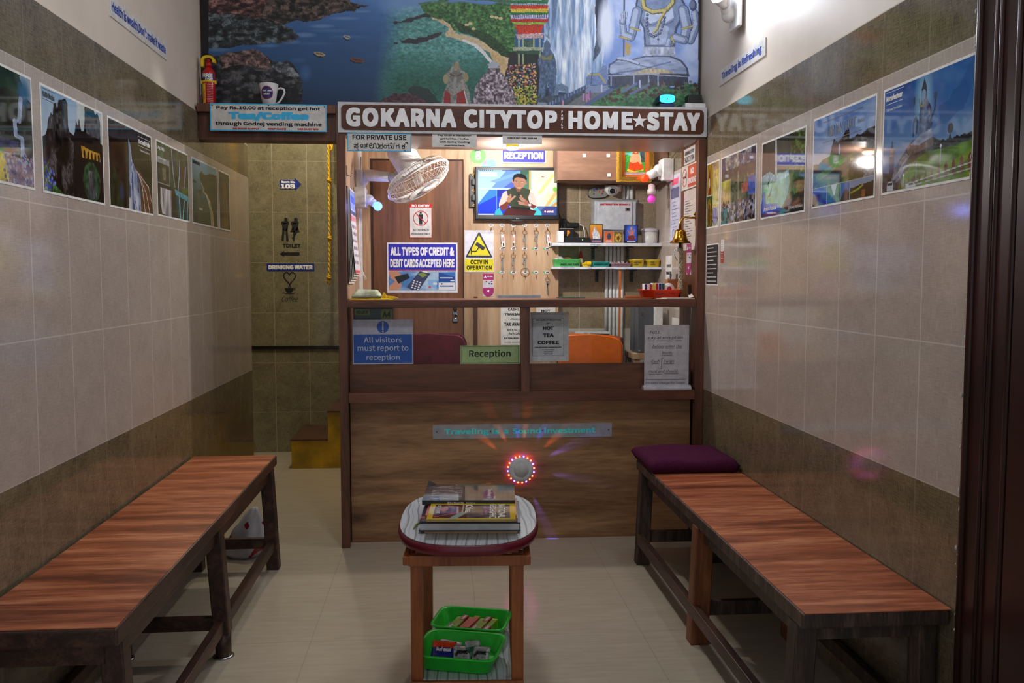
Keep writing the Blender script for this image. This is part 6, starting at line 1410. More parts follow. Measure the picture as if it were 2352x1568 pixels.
def sachet(label, t, x, y, z, rz, tilt, mats, w=0.062, l=0.075, txt=None):
    b = MB(); n = 8
    v = {}
    for i in range(n + 1):
        for j in range(n + 1):
            u, q = i / n * 2 - 1, j / n * 2 - 1
            puff = 0.006 * (1 - abs(u) ** 3) * (1 - abs(q) ** 3)
            for sd in (1, -1): v[(i, j, sd)] = b.bm.verts.new((u * w / 2, q * l / 2, sd * puff + 0.0006 * sd))
    for sd in (1, -1):
        for i in range(n):
            for j in range(n):
                f = b.bm.faces.new([v[k + (sd,)] for k in ((i, j), (i+1, j), (i+1, j+1), (i, j+1))]); f.smooth = True
                if len(mats) > 1: f.material_index = 1 if j > n // 2 else 0
    for i in range(n):
        for a, c in (((i, 0), (i+1, 0)), ((i, n), (i+1, n)), ((0, i), (0, i+1)), ((n, i), (n, i+1))):
            b.bm.faces.new((v[a + (1,)], v[c + (1,)], v[c + (-1,)], v[a + (-1,)]))
    o = b.build('sachet', mats, local=True, loc=inT(t, x, y, z)); o.rotation_euler = (tilt, math.radians(4), t.rotation_euler.z + rz)
    tag(o, label, 'sachet', 'sachets in the front tray')
    if txt:
        q = lettering(o, txt[0], 0, 0, w * 0.62, l * 0.20, txt[1], 0.03)
        q.matrix_local = Matrix.Translation((0, 0.0, 0.0082)) @ Matrix.Rotation(-PI / 2, 4, 'X')
    return o
nz_ = NT('sachet_silver'); t_ = nz_.n('ShaderNodeTexCoord').outputs['Object']
nz_.end(nz_.ramp(nz_.noise(t_, 38, 2, 0.5), [(0.38, (70, 58, 60)), (0.44, (168, 184, 186)), (0.62, (200, 212, 214)), (0.70, (120, 132, 136))]), 0.25, 0.3)
SIL = SDK = FL('sachet_silver')
sachet('orange and blue detergent sachet leaning in the front green tray', t1, -0.055, 0.002, 0.028, 0.15, 0.55, [flat('sachet_blue', (30, 44, 140), 0.3), flat('sachet_orange', (222, 70, 24), 0.3)], 0.075, 0.070, ('Surf excel', LETTER))
sachet('pale pinkish sachet behind the detergent sachet in the front tray', t1, -0.046, 0.036, 0.026, -0.1, 0.5, [flat('sachet_pale', (206, 190, 192), 0.3)], 0.07, 0.05)
sachet('silver sachet with dark corner left of centre in the front tray', t1, 0.004, 0.000, 0.024, 0.25, 0.42, [SDK, SIL], 0.054, 0.066, ('CLINIC', INK))
sachet('upright green and silver sachet in the middle of the front tray', t1, 0.036, 0.022, 0.030, 0.5, 0.75, [flat('sachet_green', (60, 120, 90), 0.25, 0.3, var=0.4, scale=60), SIL], 0.05, 0.06)
sachet('silver sachet at the right end of the front tray', t1, 0.064, 0.000, 0.026, 0.1, 0.42, [SDK, SIL], 0.052, 0.066, ('CLINIC', INK))
sachet('flat silver sachet lying lowest near the front tray wall', t1, 0.030, -0.046, 0.013, -0.2, 0.06, [SIL, SDK], 0.058, 0.045)

# books and magazines
def book(name, label, c, w, d, h, rz, page, cover, group=None, ct=0.0012, spine=None):
    """lying book; spine: 'front' when the back of the book faces the camera"""
    o = thing(name, label, 'book' if name == 'book' else 'magazine', c, group, rz)
    B(-w/2 + 0.003, w/2 - 0.003, -d/2 + (0.003 if spine else 0.003), d/2 - 0.003, ct, h - ct).build('pages', page, o, local=True)
    b = MB(); b.box(-w/2, w/2, -d/2, d/2, 0, ct); b.box(-w/2, w/2, -d/2, d/2, h - ct, h)
    if spine: b.box(-w/2, w/2, -d/2, -d/2 + ct, ct, h - ct)
    else: b.box(-w/2, w/2, d/2 - ct, d/2, ct, h - ct)
    b.build('cover', cover, o, local=True)
    return o
RZs = math.radians(-4.0)
z = ZT + 0.001
book('book', 'thin tan book at the bottom of the pile on the stool', (0.094, 2.70, z), 0.280, 0.25, 0.007, RZs, flat('page_tan', (190, 160, 118), 0.7), flat('cover_tan', (170, 120, 84), 0.5), 'books on the stool'); z += 0.0072
book('book', 'dark blue hardback with white pages in the pile on the stool', (0.090, 2.700, z), 0.298, 0.255, 0.026, RZs, flat('page_white', (206, 206, 206), 0.6), flat('cover_navy', (30, 28, 52), 0.4), 'books on the stool', ct=0.003); z += 0.0262
p = Pic.unit(60, 40, (60, 62, 70)); p.rect(0.06, 0.0, 1, 1, (150, 120, 128), nz=0.3); p.rect(0.9, 0, 1, 1, (120, 76, 84)); p.rect(0, 0.0, 0.08, 0.1, (200, 70, 60)); p.rect(0, 0.9, 0.08, 1.0, (200, 70, 60)); p.rect(0, 0.1, 0.07, 0.9, (62, 64, 74))
mg = book('magazine', 'thick magazine with pinkish red edge under the yellow bordered one', (0.088, 2.700, z), 0.286, 0.235, 0.010, RZs, flat('page_grey', (160, 158, 146), 0.7), flat('cover_pink', (170, 110, 116), 0.35), 'magazines on the stool')
picture_mesh('cover_print', mg, p, -0.142, 0.142, -0.117, 0.117, 0, FL('printed_picture')).matrix_local = Matrix.Translation((0, 0, 0.0106)) @ Matrix.Rotation(-PI/2, 4, 'X'); z += 0.0112
mg = book('magazine', 'worn magazine with red cover just under the yellow bordered one', (0.092, 2.685, z), 0.268, 0.20, 0.008, RZs, FL('page_grey'), flat('cover_redgrey', (176, 72, 74), 0.4), 'magazines on the stool'); z += 0.0085
ng = book('magazine', 'yellow bordered magazine lying on top of the pile on the stool', (0.0895, 2.602, z), 0.256, 0.178, 0.006, RZs, FL('page_grey'), flat('cover_yellow', (214, 176, 40), 0.35), 'magazines on the stool', ct=0.001)
p = Pic.unit(140, 90, (206, 170, 30)); p.rect(0.06, 0.07, 0.94, 0.94, (62, 58, 62), nz=0.5, ns=(8, 10), c2=(96, 90, 92)); p.rect(0.06, 0.07, 0.45, 0.94, (52, 36, 34), nz=0.6, c2=(130, 62, 46), ns=(9, 14)); p.ell(0.17, 0.35, 0.05, 0.16, (170, 110, 70), nz=0.4)
p.poly([(0.24, 0.96), (0.36, 0.6), (0.46, 0.5), (0.44, 0.62), (0.33, 0.96)], (140, 158, 154)); p.rect(0.70, 0.07, 0.94, 0.94, (120, 112, 108), nz=0.4, alpha=0.6); p.line([(0.08, 0.86), (0.3, 0.62)], 0.03, (200, 90, 60), alpha=0.7)
picture_mesh('cover_print', ng, p, -0.128, 0.128, -0.089, 0.089, 0, FL('printed_picture')).matrix_local = Matrix.Translation((0, 0, 0.0066)) @ Matrix.Rotation(-PI/2, 4, 'X')
def cover_text(o, txt, x, y, w, h, zz, mat, rz=-PI/2, bold=0.0):
    q = lettering(o, txt, 0, 0, w, h, mat, bold)
    q.matrix_local = Matrix.Translation((x, y, zz)) @ Matrix.Rotation(rz, 4, 'Z') @ Matrix.Rotation(-PI / 2, 4, 'X')
cream = flat('cream_letter', (222, 216, 200), 0.4)
cover_text(ng, 'NATIONAL', 0.088, 0.0, 0.150, 0.020, 0.0072, cream); cover_text(ng, 'GEOGRAPHIC', 0.062, 0.0, 0.150, 0.020, 0.0072, cream); cover_text(ng, 'China', -0.010, 0.025, 0.085, 0.022, 0.0072, cream, bold=0.01); cover_text(ng, 'Inside the Dragon', -0.028, 0.025, 0.085, 0.007, 0.0072, cream); cover_text(ng, 'SPECIAL ISSUE', -0.100, 0.02, 0.09, 0.010, 0.0072, cream)
bk = book('book', 'worn black paperback lying behind the yellow bordered magazine on the stool', (0.0895, 2.800, z + 0.002), 0.285, 0.212, 0.013, RZs, flat('page_dim', (150, 146, 138), 0.7), flat('cover_black', (34, 34, 36), 0.4, var=0.2, scale=8), 'books on the stool', spine='front')
p = Pic.unit(110, 70, (52, 52, 56)); p.put(p.X > -1, (44, 44, 48), c2=(72, 72, 76), ns=(5, 4), nz=0.3); p.rect(0.08, 0.08, 0.62, 0.96, (70, 68, 72), nz=0.5, ns=(10, 14)); p.streaks((p.X > 0.08) & (p.X < 0.42) & (p.Y > 0.12) & (p.Y < 0.9), (150, 148, 152), 5, 26, 0.56, 6, 0.8); p.rect(0.5, 0.6, 0.62, 0.97, (90, 90, 96), alpha=0.6)
picture_mesh('cover_print', bk, p, -0.1425, 0.1425, -0.106, 0.106, 0, FL('printed_picture')).matrix_local = Matrix.Translation((0, 0, 0.0136)) @ Matrix.Rotation(-PI/2, 4, 'X')
cover_text(bk, 'Shiva Moves On', 0.064, -0.02, 0.12, 0.014, 0.0142, cream); cover_text(bk, 'A Novel', 0.080, -0.07, 0.03, 0.007, 0.0142, cream)
lettering(bk, 'Shiva Moves On', -0.040, 0.0065, 0.050, 0.006, LETTER, 0.02, y=-0.1064); lettering(bk, 'in Gokarna', 0.006, 0.0065, 0.026, 0.0055, LETTER, 0.0, y=-0.1064)
b = MB(); b.prism([(-0.1425, 0.085), (-0.1425, 0.106), (-0.115, 0.106)], 0.0, 0.002, 'xy'); q = b.build('bent_corner', FL('cover_black'), bk, local=True); q.matrix_local = Matrix.Translation((0, 0, 0.0145)) @ Matrix.Translation((-0.1425, 0.085, 0)) @ Matrix.Rotation(0.9, 4, Vector((1, 0.76, 0))) @ Matrix.Translation((0.1425, -0.085, 0))
m = MB(); m.tube([(-0.085, 2.63, ZT + 0.002), (-0.078, 2.66, ZT + 0.008), (-0.068, 2.69, ZT + 0.004)], [0.002, 0.003, 0.002], 6)
tag(m.build('leaf_strand', flat('leaf_strand_green', (130, 150, 60), 0.5), org=(-0.078, 2.66, ZT)), 'thin green strand on the stool top left of the books', 'leaf')

# ================================================================== ON THE BEAM
ZB = 2.1005
ex = thing('fire_extinguisher', 'small red fire extinguisher with yellow cap on the beam', 'fire extinguisher', (-1.070, 4.335, ZB))
XR_ = flat('extinguisher_red', (176, 20, 26), 0.25); XY = flat('extinguisher_yellow', (232, 196, 20), 0.35)
c = Vector((-1.070, 4.335, ZB)); R_ = 0.0285
m = MB(); m.lathe(c, (0, 0, 1), [(R_ - 0.004, 0), (R_, 0.004), (R_, 0.148), (R_ - 0.003, 0.158), (R_ - 0.013, 0.170), (0.013, 0.176)], 32); m.build('body', XR_, ex)
m = MB(); m.lathe(c, (0, 0, 1), [(0.0135, 0.1762), (0.0135, 0.200)], 24); m.build('neck', XR_, ex)
m = MB(); m.lathe(c, (0, 0, 1), [(0.010, 0.2002), (0.012, 0.212)], 20); m.build('nozzle', flat('nozzle_red', (150, 22, 26), 0.4), ex)
m = MB()
for k in range(13):
    pass
arc = [(-0.031 + 0.0, 0.176), (-0.031, 0.205)] + [(-0.031 * math.cos(a), 0.205 + 0.023 * math.sin(a)) for a in [PI * k / 14 for k in range(15)]] + [(0.031, 0.196), (0.020, 0.196)] + [(0.020 * math.cos(a), 0.205 + 0.012 * math.sin(a)) for a in [PI * k / 14 for k in range(15)]] + [(-0.020, 0.176)]
m.prism([(c.x + a, ZB + b) for a, b in arc], c.y - 0.016, c.y + 0.016); m.build('cap', XY, ex)
m = MB(); m.lathe(c, (0, 0, 1), [(R_ + 0.0016, 0.104), (R_ + 0.0016, 0.112)], 32, True, True); m.box(c.x - R_ - 0.006, c.x - R_ + 0.002, c.y - 0.008, c.y + 0.008, ZB + 0.100, ZB + 0.114); m.box(c.x + R_ - 0.002, c.x + R_ + 0.005, c.y - 0.008, c.y + 0.008, ZB + 0.100, ZB + 0.114); m.build('strap', XY, ex)
def wrapped_patch(par, name, a0, a1, z0, z1, r, mat, n=10):
    b = MB(); v = [[b.bm.verts.new((r * math.sin(a), -r * math.cos(a), z)) for a in [a0 + (a1 - a0) * i / n for i in range(n + 1)]] for z in (z0, z1)]
    for i in range(n): b.bm.faces.new((v[0][i], v[0][i+1], v[1][i+1], v[1][i])).smooth = True
    return b.build(name, mat, par, local=True)
wrapped_patch(ex, 'label', -1.1, 1.2, 0.113, 0.143, R_ + 0.0006, flat('label_navy', (20, 24, 70), 0.3))
lettering(ex, 'FIRE', -0.002, 0.133, 0.046, 0.018, LETTER, 0.03, y=-0.0010, wrap=R_)
lettering(ex, 'STOP', 0.006, 0.1175, 0.034, 0.009, LETTER, 0.03, y=-0.0010, wrap=R_)
wrapped_patch(ex, 'flame_print', -1.2, -0.35, 0.008, 0.098, R_ + 0.0005, XY)
b = MB(); fl = [(-0.030, 0.02), (-0.022, 0.012), (-0.014, 0.03), (-0.016, 0.05), (-0.011, 0.07), (-0.018, 0.062), (-0.021, 0.085), (-0.026, 0.05)]
b.bm.faces.new([b.bm.verts.new(((R_ + 0.0009) * math.sin(x / R_), -(R_ + 0.0009) * math.cos(x / R_), z)) for x, z in fl]); b.build('flame_print', flat('flame_orange', (220, 90, 20), 0.3), ex, local=True)
for k in range(11): wrapped_patch(ex, 'text_line', -0.1, 0.85, 0.012 + k * 0.0078, 0.0145 + k * 0.0078, R_ + 0.0006, flat('line_pink', (206, 120, 120), 0.4), 6)

mu = thing('mug', 'white conical mug with round purple badge on the beam', 'mug', (-0.797, 4.335, ZB))
c = mu.location
m = MB(); m.lathe(c, (0, 0, 1), [(0.026, 0), (0.029, 0.002), (0.0445, 0.100), (0.0445, 0.103), (0.041, 0.103), (0.027, 0.008), (0.001, 0.007)], 36, True, False); m.build('cup', flat('ceramic', (226, 226, 226), 0.12, coat=0.5), mu)
m = MB(); hpts = [c + Vector((0.0385 + 0.0, 0, 0.080)), c + Vector((0.056, 0, 0.086)), c + Vector((0.070, 0, 0.080)), c + Vector((0.073, 0, 0.066)), c + Vector((0.062, 0, 0.042)), c + Vector((0.046, 0, 0.020)), c + Vector((0.032, 0, 0.012))]
m.tube(hpts, 0.0048, 10); m.build('handle', FL('ceramic'), mu)
def conedisc(par, name, cx, cz, r, mat, lift):
    b = MB(); vs = []
    R0 = lambda z: 0.029 + (0.0445 - 0.029) * z / 0.10 + lift
    ctr_ = None
    def V(x, z): rr_ = R0(z); a = x / rr_; return b.bm.verts.new((rr_ * math.sin(a), -rr_ * math.cos(a), z))
    rings = [[V(cx + r * k / 4 * math.cos(t), cz + r * k / 4 * math.sin(t)) for t in [2*PI*i/28 for i in range(28)]] for k in (1, 2, 3, 4)]
    b.skin(rings, False, False); b.bm.faces.new(rings[0]); return b.build(name, mat, par, local=True)
conedisc(mu, 'badge', -0.003, 0.058, 0.030, flat('badge_red', (176, 60, 90), 0.3), 0.0006); conedisc(mu, 'badge', -0.003, 0.058, 0.0275, flat('badge_purple', (58, 40, 100), 0.3), 0.0010)
lettering(mu, 'TOP 100', -0.003, 0.068, 0.042, 0.010, LETTER, 0.02, y=-0.0022, wrap=0.0385); 
b = MB(); lettering(mu, 'BEST', -0.003, 0.052, 0.028, 0.007, LETTER, 0.02, y=-0.0022, wrap=0.0372)

pj = thing('stage_light', 'small blue stage light with bright cyan face on the beam', 'light', (1.095, 4.345, ZB))
NB = flat('case_blue', (14, 40, 84), 0.35)
B(1.058, 1.132, 4.30, 4.385, ZB, ZB + 0.036, 0.002).build('base', NB, pj)
m = MB(); oc = [(1.056, 0.040), (1.066, 0.033), (1.085, 0.030), (1.108, 0.030), (1.124, 0.033), (1.135, 0.040), (1.135, 0.068), (1.124, 0.074), (1.108, 0.077), (1.085, 0.077), (1.066, 0.074), (1.056, 0.068)]
m.prism([(x, ZB + z + 0.006) for x, z in oc], 4.302, 4.385); m.build('head', NB, pj)
m = MB(); m.prism([(1.0955 + (x - 1.0955) * 0.93, ZB + 0.0595 + (z + 0.006 - 0.0595) * 0.86) for x, z in oc], 4.2995, 4.3018); m.build('face', glow('cyan_glow', (60, 225, 255), 1.0, (60, 200, 240)), pj)
for x, z, r in ((1.086, 0.058, 0.0016), (1.0955, 0.058, 0.0032), (1.118, 0.058, 0.0016), (1.076, 0.080, 0.0014), (1.110, 0.080, 0.0014), (1.076, 0.040, 0.0014), (1.112, 0.040, 0.0014)):
    m = MB(); m.lathe((x, 4.2994, ZB + z), (0, -1, 0), [(r, 0), (r, 0.001)], 12); m.build('screw', BLACK, pj)
for sx, x in ((-1, 1.0555), (1, 1.1325)):
    m = MB(); m.lathe((x, 4.34, ZB + 0.020), (sx, 0, 0), [(0.004, 0), (0.004, 0.004), (0.008, 0.005), (0.008, 0.011)], 16); m.build('knob', flat('knob_dark', (40, 40, 38), 0.5), pj)
m = MB(); m.tube([(1.136, 4.36, ZB + 0.024), (1.16, 4.36, ZB + 0.034), (1.19, 4.36, ZB + 0.042), (1.212, 4.365, ZB + 0.042)], 0.0022, 6); m.build('cable', BLACK, pj)
m = B(1.208, 1.279, 4.345, 4.3995, ZB, ZB + 0.090, 0.003).build('power_adapter', flat('adapter_black', (36, 36, 36), 0.5), org=(1.243, 4.37, ZB))
tag(m, 'dark grey box of an adapter beside the mural edge on the beam', 'adapter'); B(1.206, 1.2785, 4.3435, 4.345, ZB + 0.030, ZB + 0.032).build('seam', BLACK, m)
m = B(1.178, 1.278, 4.28, 4.338, ZB, ZB + 0.036, 0.002).build('white_box', flat('white_card', (226, 226, 226), 0.4), org=(1.228, 4.31, ZB)); tag(m, 'white box with raised lid at the right end of the beam', 'box')
B(1.188, 1.200, 4.30, 4.32, ZB + 0.0358, ZB + 0.040).build('tab', WHITE, m)

# ================================================================== ROPE IN THE PASSAGE
rp = thing('rope', 'yellow knotted rope hanging in the passage beside the counter post', 'rope', (-0.79, 6.5, 3.1))
YR = flat('rope_yellow', (206, 160, 10), 0.6, var=0.25, scale=200)
def twist(pts, r, par, name='strand'):
    P_ = [Vector(q) for q in pts]; L = []
    for a, b_ in zip(P_, P_[1:]):
        k = max(2, int((b_ - a).length / 0.008)); L += [a.lerp(b_, i / k) for i in range(k)]
    for ph in (0, PI):
        m = MB(); s_ = 0; q = []
        for i, p in enumerate(L):
            a = i * 0.7 + ph; q.append(p + Vector((math.cos(a) * r * 0.6, math.sin(a) * r * 0.6, 0)))
        m.tube(q, r * 0.75, 6); m.build(name, YR, par)
xr_ = [onY(754, 322, 6.5), onY(756, 415, 6.5), onY(757, 540, 6.5), onY(757, 600, 6.5), onY(756, 636, 6.5)]
twist([Vector((xr_[0].x, 6.5, 3.098))] + xr_, 0.008, rp)
twist([Vector((onY(761, 322, 6.5).x, 6.51, 3.098)), onY(762, 340, 6.5), onY(760, 348, 6.5)], 0.008, rp)
for k, q in enumerate((xr_[1], onY(757, 548, 6.5), onY(755, 638, 6.5))):
    m = MB(); m.sphere(q, 0.016, 12, 8, 1.2); m.ringtorus(q, (0.5, 0.2, 1), 0.014, 0.007, 14, 6); m.ringtorus(q + Vector((0, 0, 0.006)), (-0.5, 0.4, 0.8), 0.013, 0.006, 14, 6)
    if k == 2: m.tube([q, q + Vector((-0.014, 0, -0.02)), q + Vector((-0.006, 0, -0.042))], 0.006, 6); m.tube([q, q + Vector((0.010, 0, -0.024)), q + Vector((0.004, -0.004, -0.05))], 0.006, 6)
    m.build('knot', YR, rp)

# ================================================================== WALL FAN
fc = onY(961, 413, 4.72)
fan = thing('wall_fan', 'white wall fan tilted downward in the upper left of the desk opening', 'fan', (-0.446, 4.86, 1.86))
FW_ = flat('fan_white', (232, 232, 230), 0.25)
ax = Vector((0.52, -0.16, -0.84)).normalized()
ex_ = Vector((0, 1, 0)).cross(ax).normalized(); ey_ = ax.cross(ex_)
RF = 0.178
def fpt(r, a, h): return fc + ax * h + ex_ * (r * math.cos(a)) + ey_ * (r * math.sin(a))
prof_f = [(0.030, 0.062), (0.09, 0.060), (0.135, 0.050), (0.165, 0.030), (RF, 0.004)]
prof_b = [(0.062, -0.058), (0.11, -0.056), (0.150, -0.046), (0.170, -0.026), (RF, -0.004)]
for nm, pr_ in (('front_guard', prof_f), ('rear_guard', prof_b)):
    m = MB()
    for k in range(48):
        a = 2 * PI * k / 48
        m.tube([fpt(r, a + (0.5 * (1 - r / RF) if nm == 'front_guard' else 0), h) for r, h in pr_], 0.0010, 5, False)
    for r, h in (pr_[1], pr_[3]): m.tube([fpt(r, 2*PI*i/40, h) for i in range(41)], 0.0014, 5, False)
    m.build(nm, flat('guard_wire', (206, 204, 198), 0.3), fan)
m = MB(); m.tube([fpt(RF, 2*PI*i/56, 0.0) for i in range(57)], 0.0065, 8, False); m.build('guard_ring', FW_, fan)
m = MB(); m.lathe(fc, ax, [(0.032, 0.0635), (0.030, 0.068), (0.001, 0.070)], 28); m.build('hub_badge', FW_, fan)
m = MB()
m.lathe(fc, ax, [(0.026, -0.02), (0.026, 0.018), (0.02, 0.024), (0.001, 0.026)], 24)
for k in range(3):
    a0 = 2 * PI * k / 3; nb = 8; ra, rb_ = [], []
    for i in range(nb + 1):
        t = i / nb; r = 0.024 + 0.128 * t; w = 0.35 + 0.75 * math.sin(PI * min(1, t * 0.9 + 0.1)) * 0.8
        ra.append(fpt(r, a0 - w * 0.5, -0.014)); rb_.append(fpt(r * 0.97, a0 + w * 0.5, 0.016))
    va = [m.bm.verts.new(p) for p in ra]; vb = [m.bm.verts.new(p) for p in rb_]
    for i in range(nb): m.bm.faces.new((va[i], va[i+1], vb[i+1], vb[i])).smooth = True
nb_ = NT('blade_clear'); nb_.put(nb_.b, 'Alpha', 0.35); nb_.end(rgb((200, 192, 182)), 0.2)
m.build('blades', FL('blade_clear'), fan)
m = MB(); hx = (-ax); m.lathe(fc + ax * -0.064, -ax, [(0.060, 0), (0.071, 0.008), (0.073, 0.10), (0.070, 0.135), (0.058, 0.158), (0.034, 0.172), (0.001, 0.176)], 36); m.build('motor_housing', FW_, fan)
wall_p = Vector((-0.445, 4.86, onY(845, 405, 4.86).z))
e1 = fc + ax * -0.10 + Vector((-0.055, 0.03, 0.0)); aj = Vector((onY(897, 407, 4.76)))
m = MB(); m.tube([wall_p + Vector((0.015, 0, -0.075)), wall_p + Vector((0.035, 0, -0.02)), wall_p + Vector((0.055, -0.01, 0.006)), wall_p.lerp(aj, 0.55) + Vector((0, 0, 0.006)), aj], [0.020, 0.030, 0.033, 0.030, 0.026], 16); m.build('arm', FW_, fan)
B(-0.4455, -0.405, 4.80, 4.92, wall_p.z - 0.12, wall_p.z + 0.03, 0.008).build('wall_bracket', FW_, fan)
m = MB(); jd = (fc + ax * -0.10 - aj); m.tube([aj, aj + jd * 0.35 + Vector((0, 0, -0.02)), aj + jd * 0.75], [0.026, 0.024, 0.020], 14); m.build('tilt_joint', flat('joint_grey', (196, 198, 202), 0.3), fan)
m = MB(); m.tube([wall_p + Vector((0.03, -0.02, 0.10)), wall_p + Vector((0.03, -0.04, 0.0)), wall_p + Vector((0.012, -0.05, -0.04))], 0.004, 8); m.tube([wall_p + Vector((0.02, -0.05, -0.12)), wall_p + Vector((0.018, -0.05, -0.42)), wall_p + Vector((0.03, -0.05, -0.50)), wall_p + Vector((0.052, -0.05, -0.545)), wall_p + Vector((0.046, -0.05, -0.552)), wall_p + Vector((0.02, -0.05, -0.47))], 0.0022, 6); m.build('pull_cord', FW_, fan)

# left side: white conduit strips, calendar, hook
m = MB(); m.box(-0.4455, -0.428, 4.985, 5.01, 1.195, 2.29); s_ = m.build('conduit_strip', WHITE, org=(-0.44, 5.0, 1.195)); tag(s_, 'white vertical conduit strip beside the wall fan', 'conduit')
m = MB(); m.box(-0.4455, -0.405, 5.17, 5.1995, 0.0, 2.29); s_ = m.build('door_post', FL('light_wood'), org=(-0.43, 5.19, 0)); tag(s_, 'pale wooden post at the left edge of the dark door', 'post')
cal = thing('wall_calendar', 'thick hanging wall calendar pad on the left inner panel', 'calendar', (-0.446, 4.50, 1.735))
zc0, zc1 = 1.275, 1.735
m = MB(); m.prism([(-0.4455, zc1), (-0.4385, zc1), (-0.4385, zc0 + 0.02), (-0.4455, zc0 + 0.03)], 4.325, 4.605); m.build('backing', flat('calendar_black', (22, 22, 26), 0.4), cal)
p = Pic.unit(60, 100, (226, 226, 232)); p.rect(0, 0.02, 1, 0.24, (140, 160, 230), nz=0.3); p.rect(0.1, 0.08, 0.9, 0.16, (70, 90, 210), nz=0.5); p.rect(0, 0.25, 1, 0.30, (60, 60, 80), nz=0.6); p.rect(0, 0.31, 0.25, 0.38, (220, 80, 80)); p.rect(0.3, 0.31, 1, 0.37, (220, 150, 150), nz=0.5)
for r in range(6):
    for k in range(4): p.rect(0.12 + k * 0.22, 0.42 + r * 0.085, 0.26 + k * 0.22, 0.455 + r * 0.085, (60, 60, 70) if k < 3 else (200, 60, 60))
p.rect(0, 0.95, 1, 1, (216, 80, 74))
for k in range(5):
    xo = -0.4375 + 0.0014 * k
    b = MB(); ny_ = 8
    rows = []
    for j in range(ny_ + 1):
        t = j / ny_; bulge = 0.008 * k * t ** 1.6
        rows.append([b.bm.verts.new((xo + bulge * 0.75, y, zc1 - 0.004 - (zc1 - zc0 - 0.012 * k) * t)) for y in (4.345 + 0.006 * k, 4.615 + 0.004 * k)])
    for a_, c_ in zip(rows, rows[1:]): b.bm.faces.new((a_[0], a_[1], c_[1], c_[0])).smooth = True
    b.build('page', PAPER, cal)
pm = picture_mesh('printed_page', cal, p, 0.0, 0.27, 0.0, 0.40, 0, FL('printed_paper'))
me = pm.data; ax0 = cal.location
for v in me.vertices:
    t = max(0.0, 1 - v.co.z / 0.40); bulge = 0.008 * 4 * t ** 1.6
    v.co = Vector((-0.4375 + 0.0014 * 4 + bulge * 0.75 + 0.0012, 4.368 + v.co.x * 0.93, zc1 - 0.006 - (zc1 - zc0 - 0.050) * t)) - ax0
m = MB(); m.box(-0.4455, -0.441, 4.36, 4.372, 1.785, 1.835, 0.001); m.tube([(-0.441, 4.366, 1.79), (-0.425, 4.366, 1.782), (-0.418, 4.366, 1.80)], 0.0025, 6); m.build('hook', METAL, org=(-0.44, 4.366, 1.81)); tag(bpy.data.objects['hook'], 'steel hook on the left inner panel above the calendar', 'hook')

